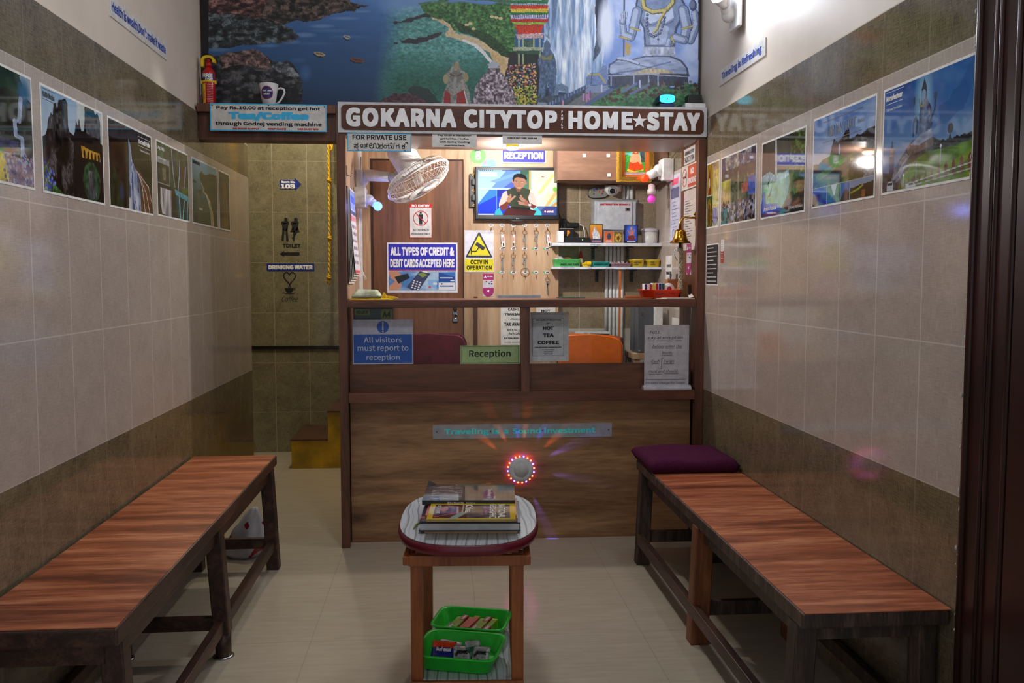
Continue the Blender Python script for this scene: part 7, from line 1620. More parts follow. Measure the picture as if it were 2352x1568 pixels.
# ================================================================== KEY BOARD
OV = flat('oval_white', (236, 236, 234), 0.3); GD = flat('dot_green', (70, 200, 130), 0.4); HK = flat('hook_brown', (70, 40, 26), 0.4, 0.5); KEYM = flat('key_steel', (190, 188, 180), 0.25, 0.9); RNG = flat('ring_bronze', (150, 110, 66), 0.3, 0.8)
rows = [(517, [('301', 1128), ('302', 1153), ('303', 1179), ('304', 1205), ('305', 1231), ('306', 1257)]), (571, [('201', 1153), ('202', 1179), ('203', 1205), ('204', 1231), ('205', 1257)]), (625, [('101', 1153), ('102', 1179), ('103', 1206), ('104', 1231), ('105', 1257)])]
keys = {'302': 1, '303': 2, '304': 3, '305': 4, '306': 1, '201': 5, '202': 3, '203': 4, '105': 5}
green = {'204', '205', '101', '102', '104', '105'}
for py, lst in rows:
    for no, px in lst:
        q = onY(px, py, YD)
        s = board('room_plate', 'white oval plate numbered %s on the key board' % no, 'number plate', (q.x, YD, q.z), 0.0001, 0.0001, OV, 'F', 0.0015, 'room number plates'); s['_w'] = 0.029; s['_h'] = 0.018
        shape(s, 'oval', disc_pts(0, 0, 0.5, 0.5, 24), OV, lift=0.0002)
        write(s, [(no, 0, 0, 0.62, 0.44, 0.03, {'lift': 0.0012})], flat('number_blue', (30, 40, 70), 0.4))
        hz = q.z - 0.020
        m = MB(); m.cyl((q.x, YD - 0.0002, hz), (q.x, YD - 0.010, hz), 0.0018, n=8); m.tube([(q.x, YD - 0.010, hz + 0.004), (q.x, YD - 0.012, hz - 0.004), (q.x, YD - 0.013, hz - 0.010), (q.x, YD - 0.017, hz - 0.006)], 0.0016, 6)
        tag(m.build('screw_hook', HK, org=(q.x, YD, hz)), 'brown screw hook below oval plate %s' % no, 'hook', 'key hooks')
        if no in green:
            s = board('green_dot', 'small green dot sticker left of oval plate %s' % no, 'sticker', (q.x - 0.019, YD, q.z), 0.0001, 0.0001, GD, 'F', 0.0008, 'green dots'); s['_w'] = 0.011; s['_h'] = 0.011
            shape(s, 'dot', disc_pts(0, 0, 0.5, 0.5, 16), GD, lift=0.0001)
        if no in keys:
            k = keys[no]; zr = hz - 0.010 - 0.0105
            kt = thing('room_key', 'room key on a bronze ring hanging below oval plate %s' % no, 'key', (q.x, YD - 0.013, hz - 0.010), 'room keys')
            m = MB(); m.ringtorus((q.x, YD - 0.012, zr), (0.15, 1, 0), 0.0125, 0.0011, 22, 6); m.build('ring', RNG, kt)
            zt = zr - 0.011
            if k in (1, 2):
                tl = 0.10 if no == '302' else -0.12 if False else 0.14; tl = {'302': 0.10, '303': 0.0, '306': 0.16}[no]; hw2 = 0.0085 if k == 1 else 0.0058
                b = MB(); b.obox((q.x + 0.036 * tl + 0.002, YD - 0.009, zt - 0.037), (1, 0, tl), (0, 1, 0), (-tl, 0, 1), hw2, 0.0014, 0.038, 0.0008); tg = b.build('tag', OV, kt)
                b = MB(); b.obox((q.x + 0.030 * tl + 0.002, YD - 0.0106, zt - 0.030), (1, 0, tl), (0, 1, 0), (-tl, 0, 1), hw2 * 0.55, 0.0002, 0.012); b.build('print', flat('tag_pink', (206, 120, 124), 0.5), tg).location = kt.location * 0
                tgp = tg.children[0]; tgp.data.transform(Matrix.Translation((0, 0, 0)))
                b = MB(); b.obox((q.x + 0.060 * tl + 0.002, YD - 0.0106, zt - 0.060), (1, 0, tl), (0, 1, 0), (-tl, 0, 1), hw2 * 0.5, 0.0002, 0.008); b.build('print', INK, kt)
            def key(x, ln, tilt, tooth=1):
                b = MB(); b.obox((x + tilt * ln / 2, YD - 0.008, zt - ln / 2), (1, 0, -tilt), (0, 1, 0), (tilt, 0, 1), 0.0020, 0.0009, ln / 2)
                b.obox((x, YD - 0.008, zt - 0.008), (1, 0, 0), (0, 1, 0), (0, 0, 1), 0.0040, 0.0010, 0.007)
                for i in range(3): b.obox((x + tilt * (ln - 0.006 - 0.006 * i) + 0.003 * tooth, YD - 0.008, zt - ln + 0.006 + 0.006 * i), (1, 0, 0), (0, 1, 0), (0, 0, 1), 0.0022, 0.0008, 0.0016)
                b.build('key', KEYM, kt)
            if k == 1: key(q.x - 0.006, 0.050, -0.02)
            elif k == 3: key(q.x + 0.001, 0.080, 0.04); key(q.x - 0.004, 0.045, -0.04, -1)
            elif k == 4: key(q.x + 0.002, 0.078, 0.05); key(q.x - 0.005, 0.040, -0.06, -1)
            elif k == 5: key(q.x + 0.004, 0.078, 0.03 if no == '201' else -0.06); key(q.x - 0.002, 0.070, 0.05, -1)
q = onY(1206, 625, YD)
m = MB(); m.ringtorus((q.x, YD - 0.003, q.z), (0, 1, 0), 0.0245, 0.0012, 32, 6); tag(m.build('large_ring', RNG, org=(q.x, YD - 0.003, q.z)), 'large bronze ring hanging around the oval plate 103', 'ring')
# dark knob, plug strip
q = onY(1097, 336, YD); m = MB(); m.lathe((q.x, YD - 0.0002, q.z), (0, -1, 0), [(0.026, 0), (0.028, 0.012), (0.018, 0.030), (0.001, 0.034)], 24); tag(m.build('door_bell_knob', flat('knob_black', (30, 24, 22), 0.25), org=(q.x, YD, q.z)), 'dark round knob above the green number sticker', 'knob')
ps_ = thing('plug_strip', 'black plug strip with brass rings left of the television', 'power strip', (0.187, YD, 1.80))
B(0.170, 0.204, 5.176, 5.1997, 1.703, 1.895, 0.003).build('case', flat('strip_black', (32, 32, 34), 0.4), ps_)
for k, z in enumerate((1.885, 1.80, 1.715)): 
    m = MB(); m.ringtorus((0.192, 5.174, z), (0, 1, 0), 0.0065, 0.0025, 16, 6); m.build('ring', BRASS, ps_)
for z in (1.845, 1.757): B(0.182, 0.202, 5.155, 5.1755, z - 0.018, z + 0.018, 0.004).build('plug', BLACK, ps_)

# ================================================================== CUPBOARD AND DESK WALL
cb = B(0.655, 1.283, 5.0, YB - 0.0005, 1.843, 2.298, 0.002).build('wall_cupboard', FL('cupboard_ply'), org=(0.97, 5.14, 1.843)); tag(cb, 'brown plywood cupboard high above the shelves', 'cupboard')
for (px, py), lb_ in zip(((1342, 357), (1397, 357), (1399, 402)), ('white square patch at the left on the plywood cupboard', 'white square patch at the upper right of the cupboard beside the framed picture', 'white square patch at the lower edge of the cupboard')):
    q = onY(px, py, 5.0); tag(B(q.x - 0.010, q.x + 0.010, 4.996, 4.9998, q.z - 0.009, q.z + 0.009, 0.001).build('white_patch', WHITE, org=(q.x, 5.0, q.z)), lb_, 'patch', 'white patches on the cupboard')
# framed saint picture
q0, q1 = onY(1416, 418, 4.99), onY(1500, 418, 4.99); px0, px1, pz0 = q0.x, q1.x, q0.z; pz1 = pz0 + 0.235
fp = thing('framed_picture', 'gold framed picture of a seated saint in orange on the cupboard', 'picture', ((px0 + px1) / 2, 4.9995, (pz0 + pz1) / 2))
GOLD = flat('gold_frame', (206, 160, 70), 0.25, 0.8); ORF = flat('frame_orange', (226, 110, 40), 0.35)
def frame4(x0, x1, z0, z1, w, y0, y1):
    b = MB()
    for q in ((x0, x1, z1 - w, z1), (x0, x1, z0, z0 + w), (x0, x0 + w, z0 + w, z1 - w), (x1 - w, x1, z0 + w, z1 - w)): b.box(q[0], q[1], y0, y1, q[2], q[3], 0.001)
    return b
frame4(px0, px1, pz0, pz1, 0.010, 4.975, 4.999).build('outer_frame', flat('frame_pattern', (190, 130, 40), 0.4, var=0.5, scale=160), fp)
frame4(px0 + 0.010, px1 - 0.010, pz0 + 0.010, pz1 - 0.010, 0.018, 4.968, 4.999).build('gold_moulding', GOLD, fp)
B(px0 + 0.028, px1 - 0.028, 4.988, 4.999, pz0 + 0.028, pz1 - 0.028).build('mount', ORF, fp)
p = Pic.unit(80, 100, (90, 190, 200)); p.vgrad([(0, (110, 200, 214)), (0.5, (150, 210, 190))]); p.ell(0.15, 0.15, 0.3, 0.14, (60, 150, 90), soft=0.6); p.ell(0.85, 0.1, 0.3, 0.2, (50, 140, 80), soft=0.5); p.ell(0.1, 0.45, 0.2, 0.12, (70, 160, 70), nz=0.4); p.rect(0, 0.55, 1.1, 1.1, (70, 160, 60), nz=0.3); p.poly([(0.75, 0), (0.92, 0), (0.98, 0.6), (0.82, 0.62)], (70, 80, 80), 0.08, nz=0.4)
SKN = (236, 176, 130); p.poly([(0.16, 0.9), (0.2, 0.66), (0.3, 0.56), (0.74, 0.58), (0.9, 0.76), (0.92, 0.9), (0.5, 0.95)], (224, 80, 36), 0.03, nz=0.2); p.poly([(0.24, 0.46), (0.32, 0.34), (0.46, 0.28), (0.62, 0.28), (0.72, 0.36), (0.76, 0.52), (0.84, 0.68), (0.74, 0.7), (0.66, 0.6), (0.4, 0.66), (0.24, 0.6)], SKN, 0.02, nz=0.12)
p.poly([(0.36, 0.3), (0.40, 0.12), (0.52, 0.06), (0.62, 0.1), (0.68, 0.3), (0.6, 0.3), (0.46, 0.3)], (220, 84, 50)); p.ell(0.54, 0.17, 0.085, 0.10, (240, 190, 150)); p.line([(0.48, 0.13), (0.60, 0.13)], 0.012, (250, 240, 230)); p.ell(0.51, 0.165, 0.012, 0.008, (60, 40, 40)); p.ell(0.57, 0.165, 0.012, 0.008, (60, 40, 40)); p.line([(0.52, 0.22), (0.56, 0.22)], 0.01, (180, 70, 60)); p.line([(0.26, 0.6), (0.44, 0.5), (0.48, 0.44)], 0.05, SKN); p.poly([(0.14, 0.86), (0.3, 0.92), (0.5, 0.98), (0.8, 0.92), (0.9, 0.86), (0.94, 0.92), (0.5, 1.02), (0.1, 0.96)], (240, 200, 60), 0.05)
picture_mesh('picture_print', fp, p, -0.0575, 0.0575, pz0 + 0.056 - fp.location.z, pz1 - 0.035 - fp.location.z, 4.9870 - fp.location.y, FL('printed_picture'))
B(-0.058, 0.058, 4.9865 - fp.location.y, 4.988 - fp.location.y, pz0 + 0.040 - fp.location.z, pz0 + 0.054 - fp.location.z).build('caption_strip', PAPER, fp, local=True)
lettering(fp, 'SHRI SHANKARACHARYA', 0, pz0 + 0.047 - fp.location.z, 0.108, 0.007, flat('caption_red', (170, 60, 60), 0.5), 0.01, y=4.9860 - fp.location.y)
# pipes
PG = flat('pipe_grey', (226, 228, 226), 0.4)
for k in range(5):
    x = 0.986 + 0.0235 * k
    m = MB(); m.cyl((x, YB - 0.0105, 0.62 if k else 0.9), (x, YB - 0.0105, 1.558), 0.0102, n=14); tag(m.build('conduit_pipe', PG, org=(x, YB - 0.0105, 0.62)), ['leftmost of the five grey conduit pipes behind the shelves', 'second grey conduit pipe from the left behind the shelves', 'middle grey conduit pipe behind the shelves', 'fourth grey conduit pipe from the left behind the shelves', 'rightmost of the five grey conduit pipes behind the shelves'][k], 'pipe', 'grey conduit pipes')
m = MB(); m.box(1.004, 1.014, 4.975, 4.990, 0.83, 1.340); tag(m.build('wooden_stick', flat('stick_orange', (190, 100, 40), 0.5), org=(1.009, 4.98, 0.83)), 'orange brown wooden stick standing before the grey pipes', 'stick')
for k in range(3):
    x = 1.086 + 0.024 * k
    m = MB(); m.cyl((x, YB - 0.0105, 1.764), (x, YB - 0.0105, 1.8425), 0.0102, n=14); tag(m.build('conduit_pipe', PG, org=(x, YB - 0.0105, 1.764)), 'short grey pipe between the distribution board and the cupboard, ' + ('left of three', 'middle of three', 'right of three')[k], 'pipe', 'short grey pipes')
# distribution board
x0, x1, z0, z1 = 0.905, 1.150, 1.575, 1.748
db = thing('distribution_board', 'pale grey electrical distribution board on the tiled desk wall', 'electrical box', ((x0 + x1) / 2, YB, (z0 + z1) / 2))
B(0.892, 1.170, YB - 0.012, YB - 0.0003, 1.56, 1.762, 0.001).build('back_plate', flat('plate_dark', (150, 152, 150), 0.4), db)
B(x0, x1, YB - 0.055, YB - 0.012, z0, z1, 0.002).build('case', flat('case_grey', (196, 204, 212), 0.35), db)
dr = B(x0 + 0.018, x1 - 0.022, YB - 0.062, YB - 0.055, z0 + 0.004, z1 - 0.004, 0.002).build('cover', flat('cover_pale', (206, 214, 222), 0.35), db)
lettering(db, 'DISTRIBUTION BOARD-1', -0.002, z1 - 0.020 - db.location.z, 0.178, 0.011, RED, 0.03, y=-0.0628)
B(1.085, 1.114, YB - 0.064, YB - 0.0605, 1.690, 1.708, 0.001).build('latch', flat('latch_grey', (110, 106, 96), 0.4), dr)
B(1.094, 1.105, YB - 0.066, YB - 0.0635, 1.694, 1.706).build('latch_slot', BLACK, dr)
B(1.098, 1.106, YB - 0.064, YB - 0.0615, 1.600, 1.606).build('screw', BLACK, dr)
# camera and oval pin tray
cm = thing('security_camera', 'white dome security camera under a cream box on the desk wall', 'camera', (1.012, YB, 1.85))
B(0.966, 1.062, YB - 0.06, YB - 0.0225, 1.806, 1.8425, 0.003).build('mount_box', flat('cream_plastic', (222, 216, 196), 0.4), cm)
cc = onY(1408, 437, 5.20)
m = MB(); m.lathe(Vector((cc.x, 5.225, cc.z)) + Vector((0, 0, 0.022)), (0, -0.15, -1), [(0.045, 0), (0.046, 0.012), (0.040, 0.026), (0.026, 0.044), (0.001, 0.054)], 32); m.build('dome', WHITE, cm)
m = MB(); m.lathe(Vector((cc.x - 0.006, 5.190, cc.z - 0.004)), (-0.1, -1, -0.25), [(0.026, 0), (0.025, 0.010), (0.018, 0.012)], 24); m.build('lens_collar', flat('collar_grey', (150, 152, 156), 0.3), cm)
m = MB(); m.lathe(Vector((cc.x - 0.0072, 5.178, cc.z - 0.007)), (-0.1, -1, -0.25), [(0.016, 0), (0.013, 0.004), (0.001, 0.006)], 20); m.build('lens', flat('lens_black', (10, 10, 14), 0.08), cm)
oc_ = onY(1375, 442, 5.25)
pt = thing('pin_holder', 'oval grey holder with coloured pins beside the dome camera', 'pin holder', (oc_.x, YB, oc_.z))
m = MB(); m.prism([(oc_.x + a, oc_.z + b_ + a * 0.06) for a, b_ in superell(0.059, 0.030, 2.8, 32)], YB - 0.022, YB - 0.0003); m.build('oval_plate', flat('oval_grey', (150, 152, 146), 0.3, 0.3), pt)
m = MB(); m.prism([(oc_.x + a, oc_.z + b_ + a * 0.06) for a, b_ in superell(0.062, 0.033, 2.8, 32)], YB - 0.016, YB - 0.0004); m.build('rim', BLACK, pt)
for dx, dz, c_ in ((-0.046, 0.004, (220, 190, 40)), (-0.028, 0.014, (60, 120, 210)), (-0.012, 0.020, (50, 90, 220)), (0.0, 0.006, (230, 120, 40)), (0.012, 0.024, (210, 50, 40)), (0.026, 0.008, (200, 50, 40)), (0.022, -0.006, (200, 60, 50)), (0.040, 0.020, (180, 60, 50)), (-0.03, -0.008, (110, 130, 60))):
    m = MB(); m.sphere((oc_.x + dx, YB - 0.025, oc_.z + dz), 0.0052, 10, 8); m.build('pin', flat('pin_%d_%d_%d' % c_, c_, 0.3), pt)
# shelves
def shelf(label, z, th, yf):
    s_ = B(0.640, XR - 0.001, yf, YB - 0.0005, z - th, z, 0.001).build('wall_shelf', flat('shelf_white', (216, 222, 230), 0.35), org=(0.97, 5.17, z)); tag(s_, label, 'shelf', 'white wall shelves')
    for x in ((0.905, 1.112) if z > 1.4 else (0.930, 1.140)):
        b = MB(); b.box(x - 0.009, x + 0.009, YB - 0.008, YB - 0.0006, z - th - 0.075, z - th - 0.0005); b.box(x - 0.008, x + 0.008, yf + 0.03, YB - 0.008, z - th - 0.008, z - th - 0.0005)
        for zz_ in (0.026, 0.058): b.lathe((x + 0.001, YB - 0.008, z - th - zz_), (0, -1, 0), [(0.004, 0), (0.002, 0.003)], 10)
        b.build('bracket', flat('bracket_green', (20, 52, 40), 0.4), s_)
    return s_
s1 = shelf('upper white shelf holding framed pictures and black devices', 1.4995, 0.017, 5.125)
s2 = shelf('lower white shelf holding coloured trays and tubs', 1.3625, 0.014, 5.125)
def onshelf(s_, txt, px, py, w, h):
    q = onY(px, py, 5.125); lettering(s_, txt, q.x - s_.location.x, q.z - s_.location.z, w, h, flat('pen_blue', (50, 60, 130), 0.5), 0.0, y=5.1242 - s_.location.y, shear=0.15, name='handwriting')
onshelf(s1, 'Pooja', 1368, 562, 0.055, 0.010); onshelf(s2, 'CLEANING LIQUID', 1303, 615, 0.08, 0.008); onshelf(s2, 'TAPE', 1355, 616, 0.025, 0.008); onshelf(s2, 'LIGHTS', 1399, 617, 0.05, 0.008); onshelf(s2, 'GST BILLS', 1450, 618, 0.06, 0.008); onshelf(s2, 'CALCULA', 1499, 619, 0.03, 0.008)
S1, S2 = 1.4968, 1.3618
_before = set(bpy.data.objects)
def put(name, label, cat, mb, mat, org, group=None): return tag(mb.build(name, mat, org=org), label, cat, group)
put('white_device', 'white rounded device at the left end of the upper shelf', 'device', B(0.665, 0.704, 5.046, 5.12, S1 + 0.0003, S1 + 0.068, 0.006), WHITE, (0.68, 5.08, S1))
o = put('set_top_box', 'flat black set top box on the upper shelf', 'set top box', B(0.708, 0.852, 5.050, 5.13, S1 + 0.0003, S1 + 0.032, 0.002), flat('stb_black', (26, 26, 28), 0.3), (0.78, 5.09, S1))
B(0.809, 0.813, 5.0488, 5.0502, S1 + 0.016, S1 + 0.020).build('power_light', glow('led_green', (90, 255, 40), 4), o)
o = put('black_carton', 'black box with an orange emblem behind the set top box', 'box', B(0.684, 0.775, 5.135, 5.195, S1 + 0.0003, S1 + 0.086, 0.002), flat('carton_black', (20, 20, 22), 0.4), (0.73, 5.17, S1))
B(0.690, 0.772, 5.134, 5.1955, S1 + 0.084, S1 + 0.0875).build('lid_edge', flat('edge_grey', (170, 172, 172), 0.4), o)
m = MB(); m.prism([(0.742 + a, S1 + 0.060 + b_) for a, b_ in ((-0.009, 0.014), (0.002, 0.016), (0.008, 0.010), (0.007, -0.004), (-0.002, -0.007), (-0.003, -0.018), (-0.009, -0.018))], 5.1335, 5.1352); m.build('emblem', flat('emblem_orange', (240, 150, 40), 0.4), o)
put('plug_adapter', 'square black plug adapter on the tiled wall above the black box', 'adapter', B(0.708, 0.742, YB - 0.05, YB - 0.0005, 1.585, 1.645, 0.004), BLACK, (0.725, YB, 1.615))
m = MB(); m.box(0.742, 0.815, YB - 0.05, YB - 0.018, 1.594, 1.622, 0.006); m.box(0.76, 0.80, YB - 0.018, YB - 0.0005, 1.598, 1.618)
o = put('adapter_brick', 'long black adapter with a white cable above the set top box', 'adapter', m, BLACK, (0.78, YB, 1.608))
m = MB(); m.tube([(0.815, YB - 0.035, 1.612), (0.838, YB - 0.035, 1.606), (0.848, YB - 0.04, 1.57), (0.846, YB - 0.05, 1.53), (0.838, YB - 0.07, S1 + 0.035)], 0.003, 8); m.build('cable', WHITE, o)
def icon(label, x0, x1, h, pic, framec):
    c_ = Vector(((x0 + x1) / 2, 5.075, S1 + 0.0004)); w = x1 - x0
    o = thing('small_framed_picture', label, 'picture', c_, 'small framed pictures on the shelf')
    b = MB(); b.box(-w/2, w/2, 0, 0.006, 0, h, 0.001); b.box(-0.008, 0.008, 0.006, 0.035, 0, 0.004); fr_ = b.build('frame', framec, o, local=True)
    picture_mesh('picture_print', o, pic, -w/2 + 0.004, w/2 - 0.004, 0.004, h - 0.004, -0.0006, FL('printed_picture')); return o
BF = flat('frame_black', (24, 22, 24), 0.3)
p = Pic.unit(50, 66, (224, 140, 40)); p.vgrad([(0, (226, 170, 60)), (0.6, (220, 110, 40)), (1, (60, 60, 80))]); p.poly([(0.35, 0.12), (0.45, 0.2), (0.7, 0.45), (0.85, 0.85), (0.2, 0.8), (0.12, 0.5), (0.25, 0.35)], (206, 214, 226), 0.12, nz=0.5, ns=(12, 12)); p.rect(0, 0.8, 1.1, 1.1, (70, 64, 76), nz=0.4); p.rect(0.1, 0.9, 0.9, 0.95, (210, 150, 180))
icon('small framed picture with a white figure on orange, on the upper shelf', 0.857, 0.934, 0.110, p, BF)
p = Pic.unit(70, 40, (214, 100, 60)); p.ell(0.25, 0.45, 0.12, 0.3, (60, 70, 80), nz=0.5); p.rect(0.06, 0.8, 0.4, 0.9, (220, 210, 200)); p.rect(0.46, 0, 0.53, 1.1, (200, 150, 60)); p.rect(0.53, 0, 1.1, 1.1, (120, 100, 70), nz=0.4); p.ell(0.76, 0.55, 0.17, 0.38, (200, 170, 60), nz=0.5); p.ell(0.76, 0.6, 0.08, 0.2, (110, 60, 50), nz=0.5)
icon('wide double framed picture in the middle of the upper shelf', 0.940, 1.054, 0.070, p, flat('frame_silver', (180, 176, 168), 0.25, 0.5))
p = Pic.unit(50, 66, (50, 80, 200)); p.ell(0.5, 0.4, 0.5, 0.5, (90, 130, 230), soft=0.9); p.poly([(0.3, 0.6), (0.42, 0.3), (0.45, 0.12), (0.55, 0.12), (0.6, 0.3), (0.72, 0.6), (0.85, 0.8), (0.15, 0.8)], (206, 130, 120), 0.1, nz=0.5, ns=(12, 12)); p.poly([(0.25, 0.6), (0.75, 0.6), (0.8, 0.84), (0.2, 0.84)], (120, 40, 44), 0.08, nz=0.4); p.ell(0.5, 0.17, 0.09, 0.08, (220, 160, 120)); p.line([(0.2, 0.3), (0.35, 0.45)], 0.05, (210, 140, 120)); p.line([(0.78, 0.25), (0.66, 0.45)], 0.05, (210, 140, 120)); p.rect(0, 0.88, 1.1, 1.1, (20, 30, 60)); p.rect(0.15, 0.92, 0.85, 0.96, (200, 210, 230))
icon('small black framed picture with blue background on the upper shelf', 1.061, 1.141, 0.106, p, BF)
bk_ = thing('bucket', 'white lidded bucket at the right end of the upper shelf', 'bucket', (1.228, 5.15, S1 + 0.0004))
m = MB(); m.lathe((1.228, 5.15, S1 + 0.0004), (0, 0, 1), [(0.042, 0), (0.045, 0.002), (0.049, 0.068)], 28); m.build('pail', WHITE, bk_)
m = MB(); m.lathe((1.228, 5.15, S1 + 0.0004), (0, 0, 1), [(0.052, 0.0685), (0.053, 0.080), (0.046, 0.088), (0.001, 0.094)], 28); m.build('lid', flat('lid_lilac', (214, 212, 226), 0.35), bk_)
def tub(name, label, cat, x0, x1, y0, y1, h, mat, txt=None, taper=0.006):
    b = MB(); cx, cy = (x0 + x1) / 2, (y0 + y1) / 2; rg = []
    for ins, z in ((taper + 0.001, 0.0005), (taper, 0.002), (0.001, h - 0.004), (0, h - 0.003), (0, h), (0.002, h), (taper + 0.002, 0.003)):
        rg.append([b.bm.verts.new((cx + a, cy + c_, S2 + z)) for a, c_ in superell((x1 - x0) / 2 - ins, (y1 - y0) / 2 - ins, 8, 40)])
    b.skin(rg); o = put(name, label, cat, b, mat, (cx, cy, S2))
    if txt:
        for i, t in enumerate(txt): lettering(o, t[0], t[1], t[2], t[3], t[4], INK, 0.02, y=-(y1 - y0) / 2 - 0.0006 + t[5] if len(t) > 5 else -(y1 - y0) / 2 - 0.0006, name='handwriting')
    return o
tub('basket', 'pale green basket at the left end of the lower shelf', 'basket', 0.645, 0.806, 5.050, 5.19, 0.044, flat('basket_green', (90, 196, 110), 0.4), [('AND LINK TAPE', 0.012, 0.013, 0.11, 0.012, 0.003)])
m = MB(); m.sphere((0.690, 5.12, S2 + 0.040), 0.024, 12, 8, 0.9); m.sphere((0.672, 5.11, S2 + 0.036), 0.02, 12, 8); put('crumpled_bag', 'crumpled clear bag sticking out of the pale green basket', 'bag', m, flat('cling', (200, 200, 204), 0.2), (0.69, 5.12, S2 + 0.03))
m = MB(); m.sphere((0.735, 5.12, S2 + 0.035), 0.030, 12, 8, 0.8); put('brown_bundle', 'brown bundle in the pale green basket', 'bundle', m, flat('bundle_brown', (120, 84, 50), 0.7, var=0.3), (0.735, 5.12, S2 + 0.03))
gb = thing('glue_bottle', 'small bottle with red pointed cap behind the yellow tray', 'bottle', (0.820, 5.17, S2 + 0.0004))
m = MB(); m.lathe((0.820, 5.17, S2 + 0.0004), (0, 0, 1), [(0.016, 0), (0.017, 0.003), (0.017, 0.035), (0.010, 0.052)], 18); m.build('bottle_body', flat('bottle_cream', (206, 200, 170), 0.4), gb)
m = MB(); m.lathe((0.820, 5.17, S2 + 0.0004), (0, 0, 1), [(0.010, 0.0525), (0.010, 0.062), (0.003, 0.092)], 16); m.build('cap', flat('cap_red', (190, 30, 26), 0.35), gb)
o = tub('tape_dispenser', 'yellow tape dispenser on the lower shelf', 'dispenser', 0.809, 0.866, 5.052, 5.10, 0.020, flat('tub_yellow', (232, 196, 10), 0.4), [('TAPE', 0.012, 0.007, 0.022, 0.007)])
m = MB(); m.prism([(0.812, S2 + 0.012), (0.834, S2 + 0.030), (0.836, S2 + 0.014)], 5.06, 5.09); m.prism([(0.838, S2 + 0.012), (0.840, S2 + 0.032), (0.864, S2 + 0.030), (0.864, S2 + 0.012)], 5.06, 5.09); m.build('holder', FL('tub_yellow'), o)
tub('tray', 'teal tray with black writing on the lower shelf', 'tray', 0.869, 0.976, 5.052, 5.17, 0.029, flat('tray_teal', (20, 150, 140), 0.4), [('EMERGENCY LIGHT', 0, 0.014, 0.085, 0.008, 0.003)])
o = tub('tray', 'low mauve tray of small things on the lower shelf', 'tray', 0.980, 1.105, 5.052, 5.16, 0.020, flat('tray_mauve', (136, 104, 112), 0.4))
rr = random.Random(2); m = MB()
for k in range(9): m.sphere((0.995 + rr.uniform(0, 0.095), 5.07 + rr.uniform(0, 0.06), S2 + 0.018 + rr.uniform(0, 0.008)), 0.008, 8, 6)
put('loose_bits', 'small glinting bits heaped in the mauve tray', 'bits', m, flat('bits', (150, 130, 136), 0.2, 0.4, var=0.5, scale=150), (1.04, 5.10, S2 + 0.015))
tag(bpy.data.objects['loose_bits'], kind='stuff')
def roundtub(label, x, r, txt):
    o = thing('tub', label, 'tub', (x, 5.05 + r, S2 + 0.0004), 'yellow tubs'); 
    m = MB(); m.lathe((x, 5.05 + r, S2 + 0.0004), (0, 0, 1), [(r * 0.84, 0), (r * 0.95, 0.036), (r, 0.036), (r, 0.041), (r * 0.93, 0.041), (r * 0.82, 0.003), (0.001, 0.002)], 32, True, False); m.build('pot', FL('tub_yellow'), o)
    for t, dx, z, w in txt: lettering(o, t, dx, z, w, 0.007, INK, 0.02, y=-0.0012, wrap=r * 0.90, name='handwriting')
roundtub('yellow tub with writing second from the right end of the lower shelf', 1.139, 0.046, [('WRITING', -0.002, 0.024, 0.046), ('PADS', -0.012, 0.012, 0.026)])
roundtub('yellow tub at the right end of the lower shelf against the wall', 1.2345, 0.044, [('TEA', -0.012, 0.025, 0.022), ('CUPS', -0.010, 0.013, 0.026)])

for o in set(bpy.data.objects) - _before:        # stand the things at the middle of the shelves
    if o.parent is None and o.name.split('.')[0] not in ('plug_adapter', 'adapter_brick'):
        o.location += Vector((0.007, 0.076, 0.003 if o.location.z > 1.45 else 0.001))
# things on the right wall inside
m = MB(); m.prism([(4.70, 2.030), (5.24, 1.985), (5.24, 2.010), (4.70, 2.055)], XR - 0.018, XR - 0.0005, 'yz'); o = put('cable_trunking', 'white cable trunking running along the right wall behind the post', 'trunking', m, flat('trunk_white', (220, 218, 210), 0.4), (XR, 5.0, 2.01))
m = MB(); m.tube([(XR - 0.02, 4.70, 2.03), (XR - 0.022, 4.76, 1.995), (XR - 0.020, 4.84, 1.985)], 0.003, 6); m.tube([(XR - 0.02, 4.72, 2.01), (XR - 0.022, 4.78, 1.965), (XR - 0.02, 4.86, 1.95)], 0.002, 6); m.build('cables', BLACK, o)
s = board('price_sheet', 'lilac laminated sheet high on the right wall behind the post', 'notice', (XR, 4.85, 1.685), 0.20, 0.355, flat('sheet_lilac', (206, 206, 226), 0.25, coat=0.4), 'R', 0.001)
patch(s, 'photo_block', -0.4, 0.45, 0.14, 0.30, flat('photo_dark', (90, 90, 116), 0.4, var=0.4, scale=120)); strokes(s, 'text_lines', [[(-0.3 + 0.1 * (k % 2), 0.08 - 0.055 * k), (0.1 + 0.15 * (k % 3), 0.08 - 0.055 * k)] for k in range(8)] , 0.003, flat('line_ink', (110, 110, 130), 0.5)); 
strokes(s, 'heading', [[(-0.36, 0.42), (0.36, 0.42)], [(-0.30, 0.37), (0.30, 0.37)]], 0.016, flat('heading_pink', (240, 90, 120), 0.4))
annulus(s, 'stamp', -0.02, -0.145, 0.022, 0.025, BLUE)
s = board('cashless_notice', 'narrow white cashless transaction notice low on the right wall', 'notice', (XR, 4.965, 1.338), 0.135, 0.168, PAPER, 'R', 0.001)
write(s, [('CASHLESS', 0.02, 0.17, 0.70, 0.10, 0.02), ('TRANSACTION', 0.02, -0.07, 0.86, 0.10, 0.02), ('From', 0, -0.25, 0.28, 0.07, 0, {'shear': 0.3}), ('SWIPE', -0.05, -0.41, 0.6, 0.11, 0.03)], INK)
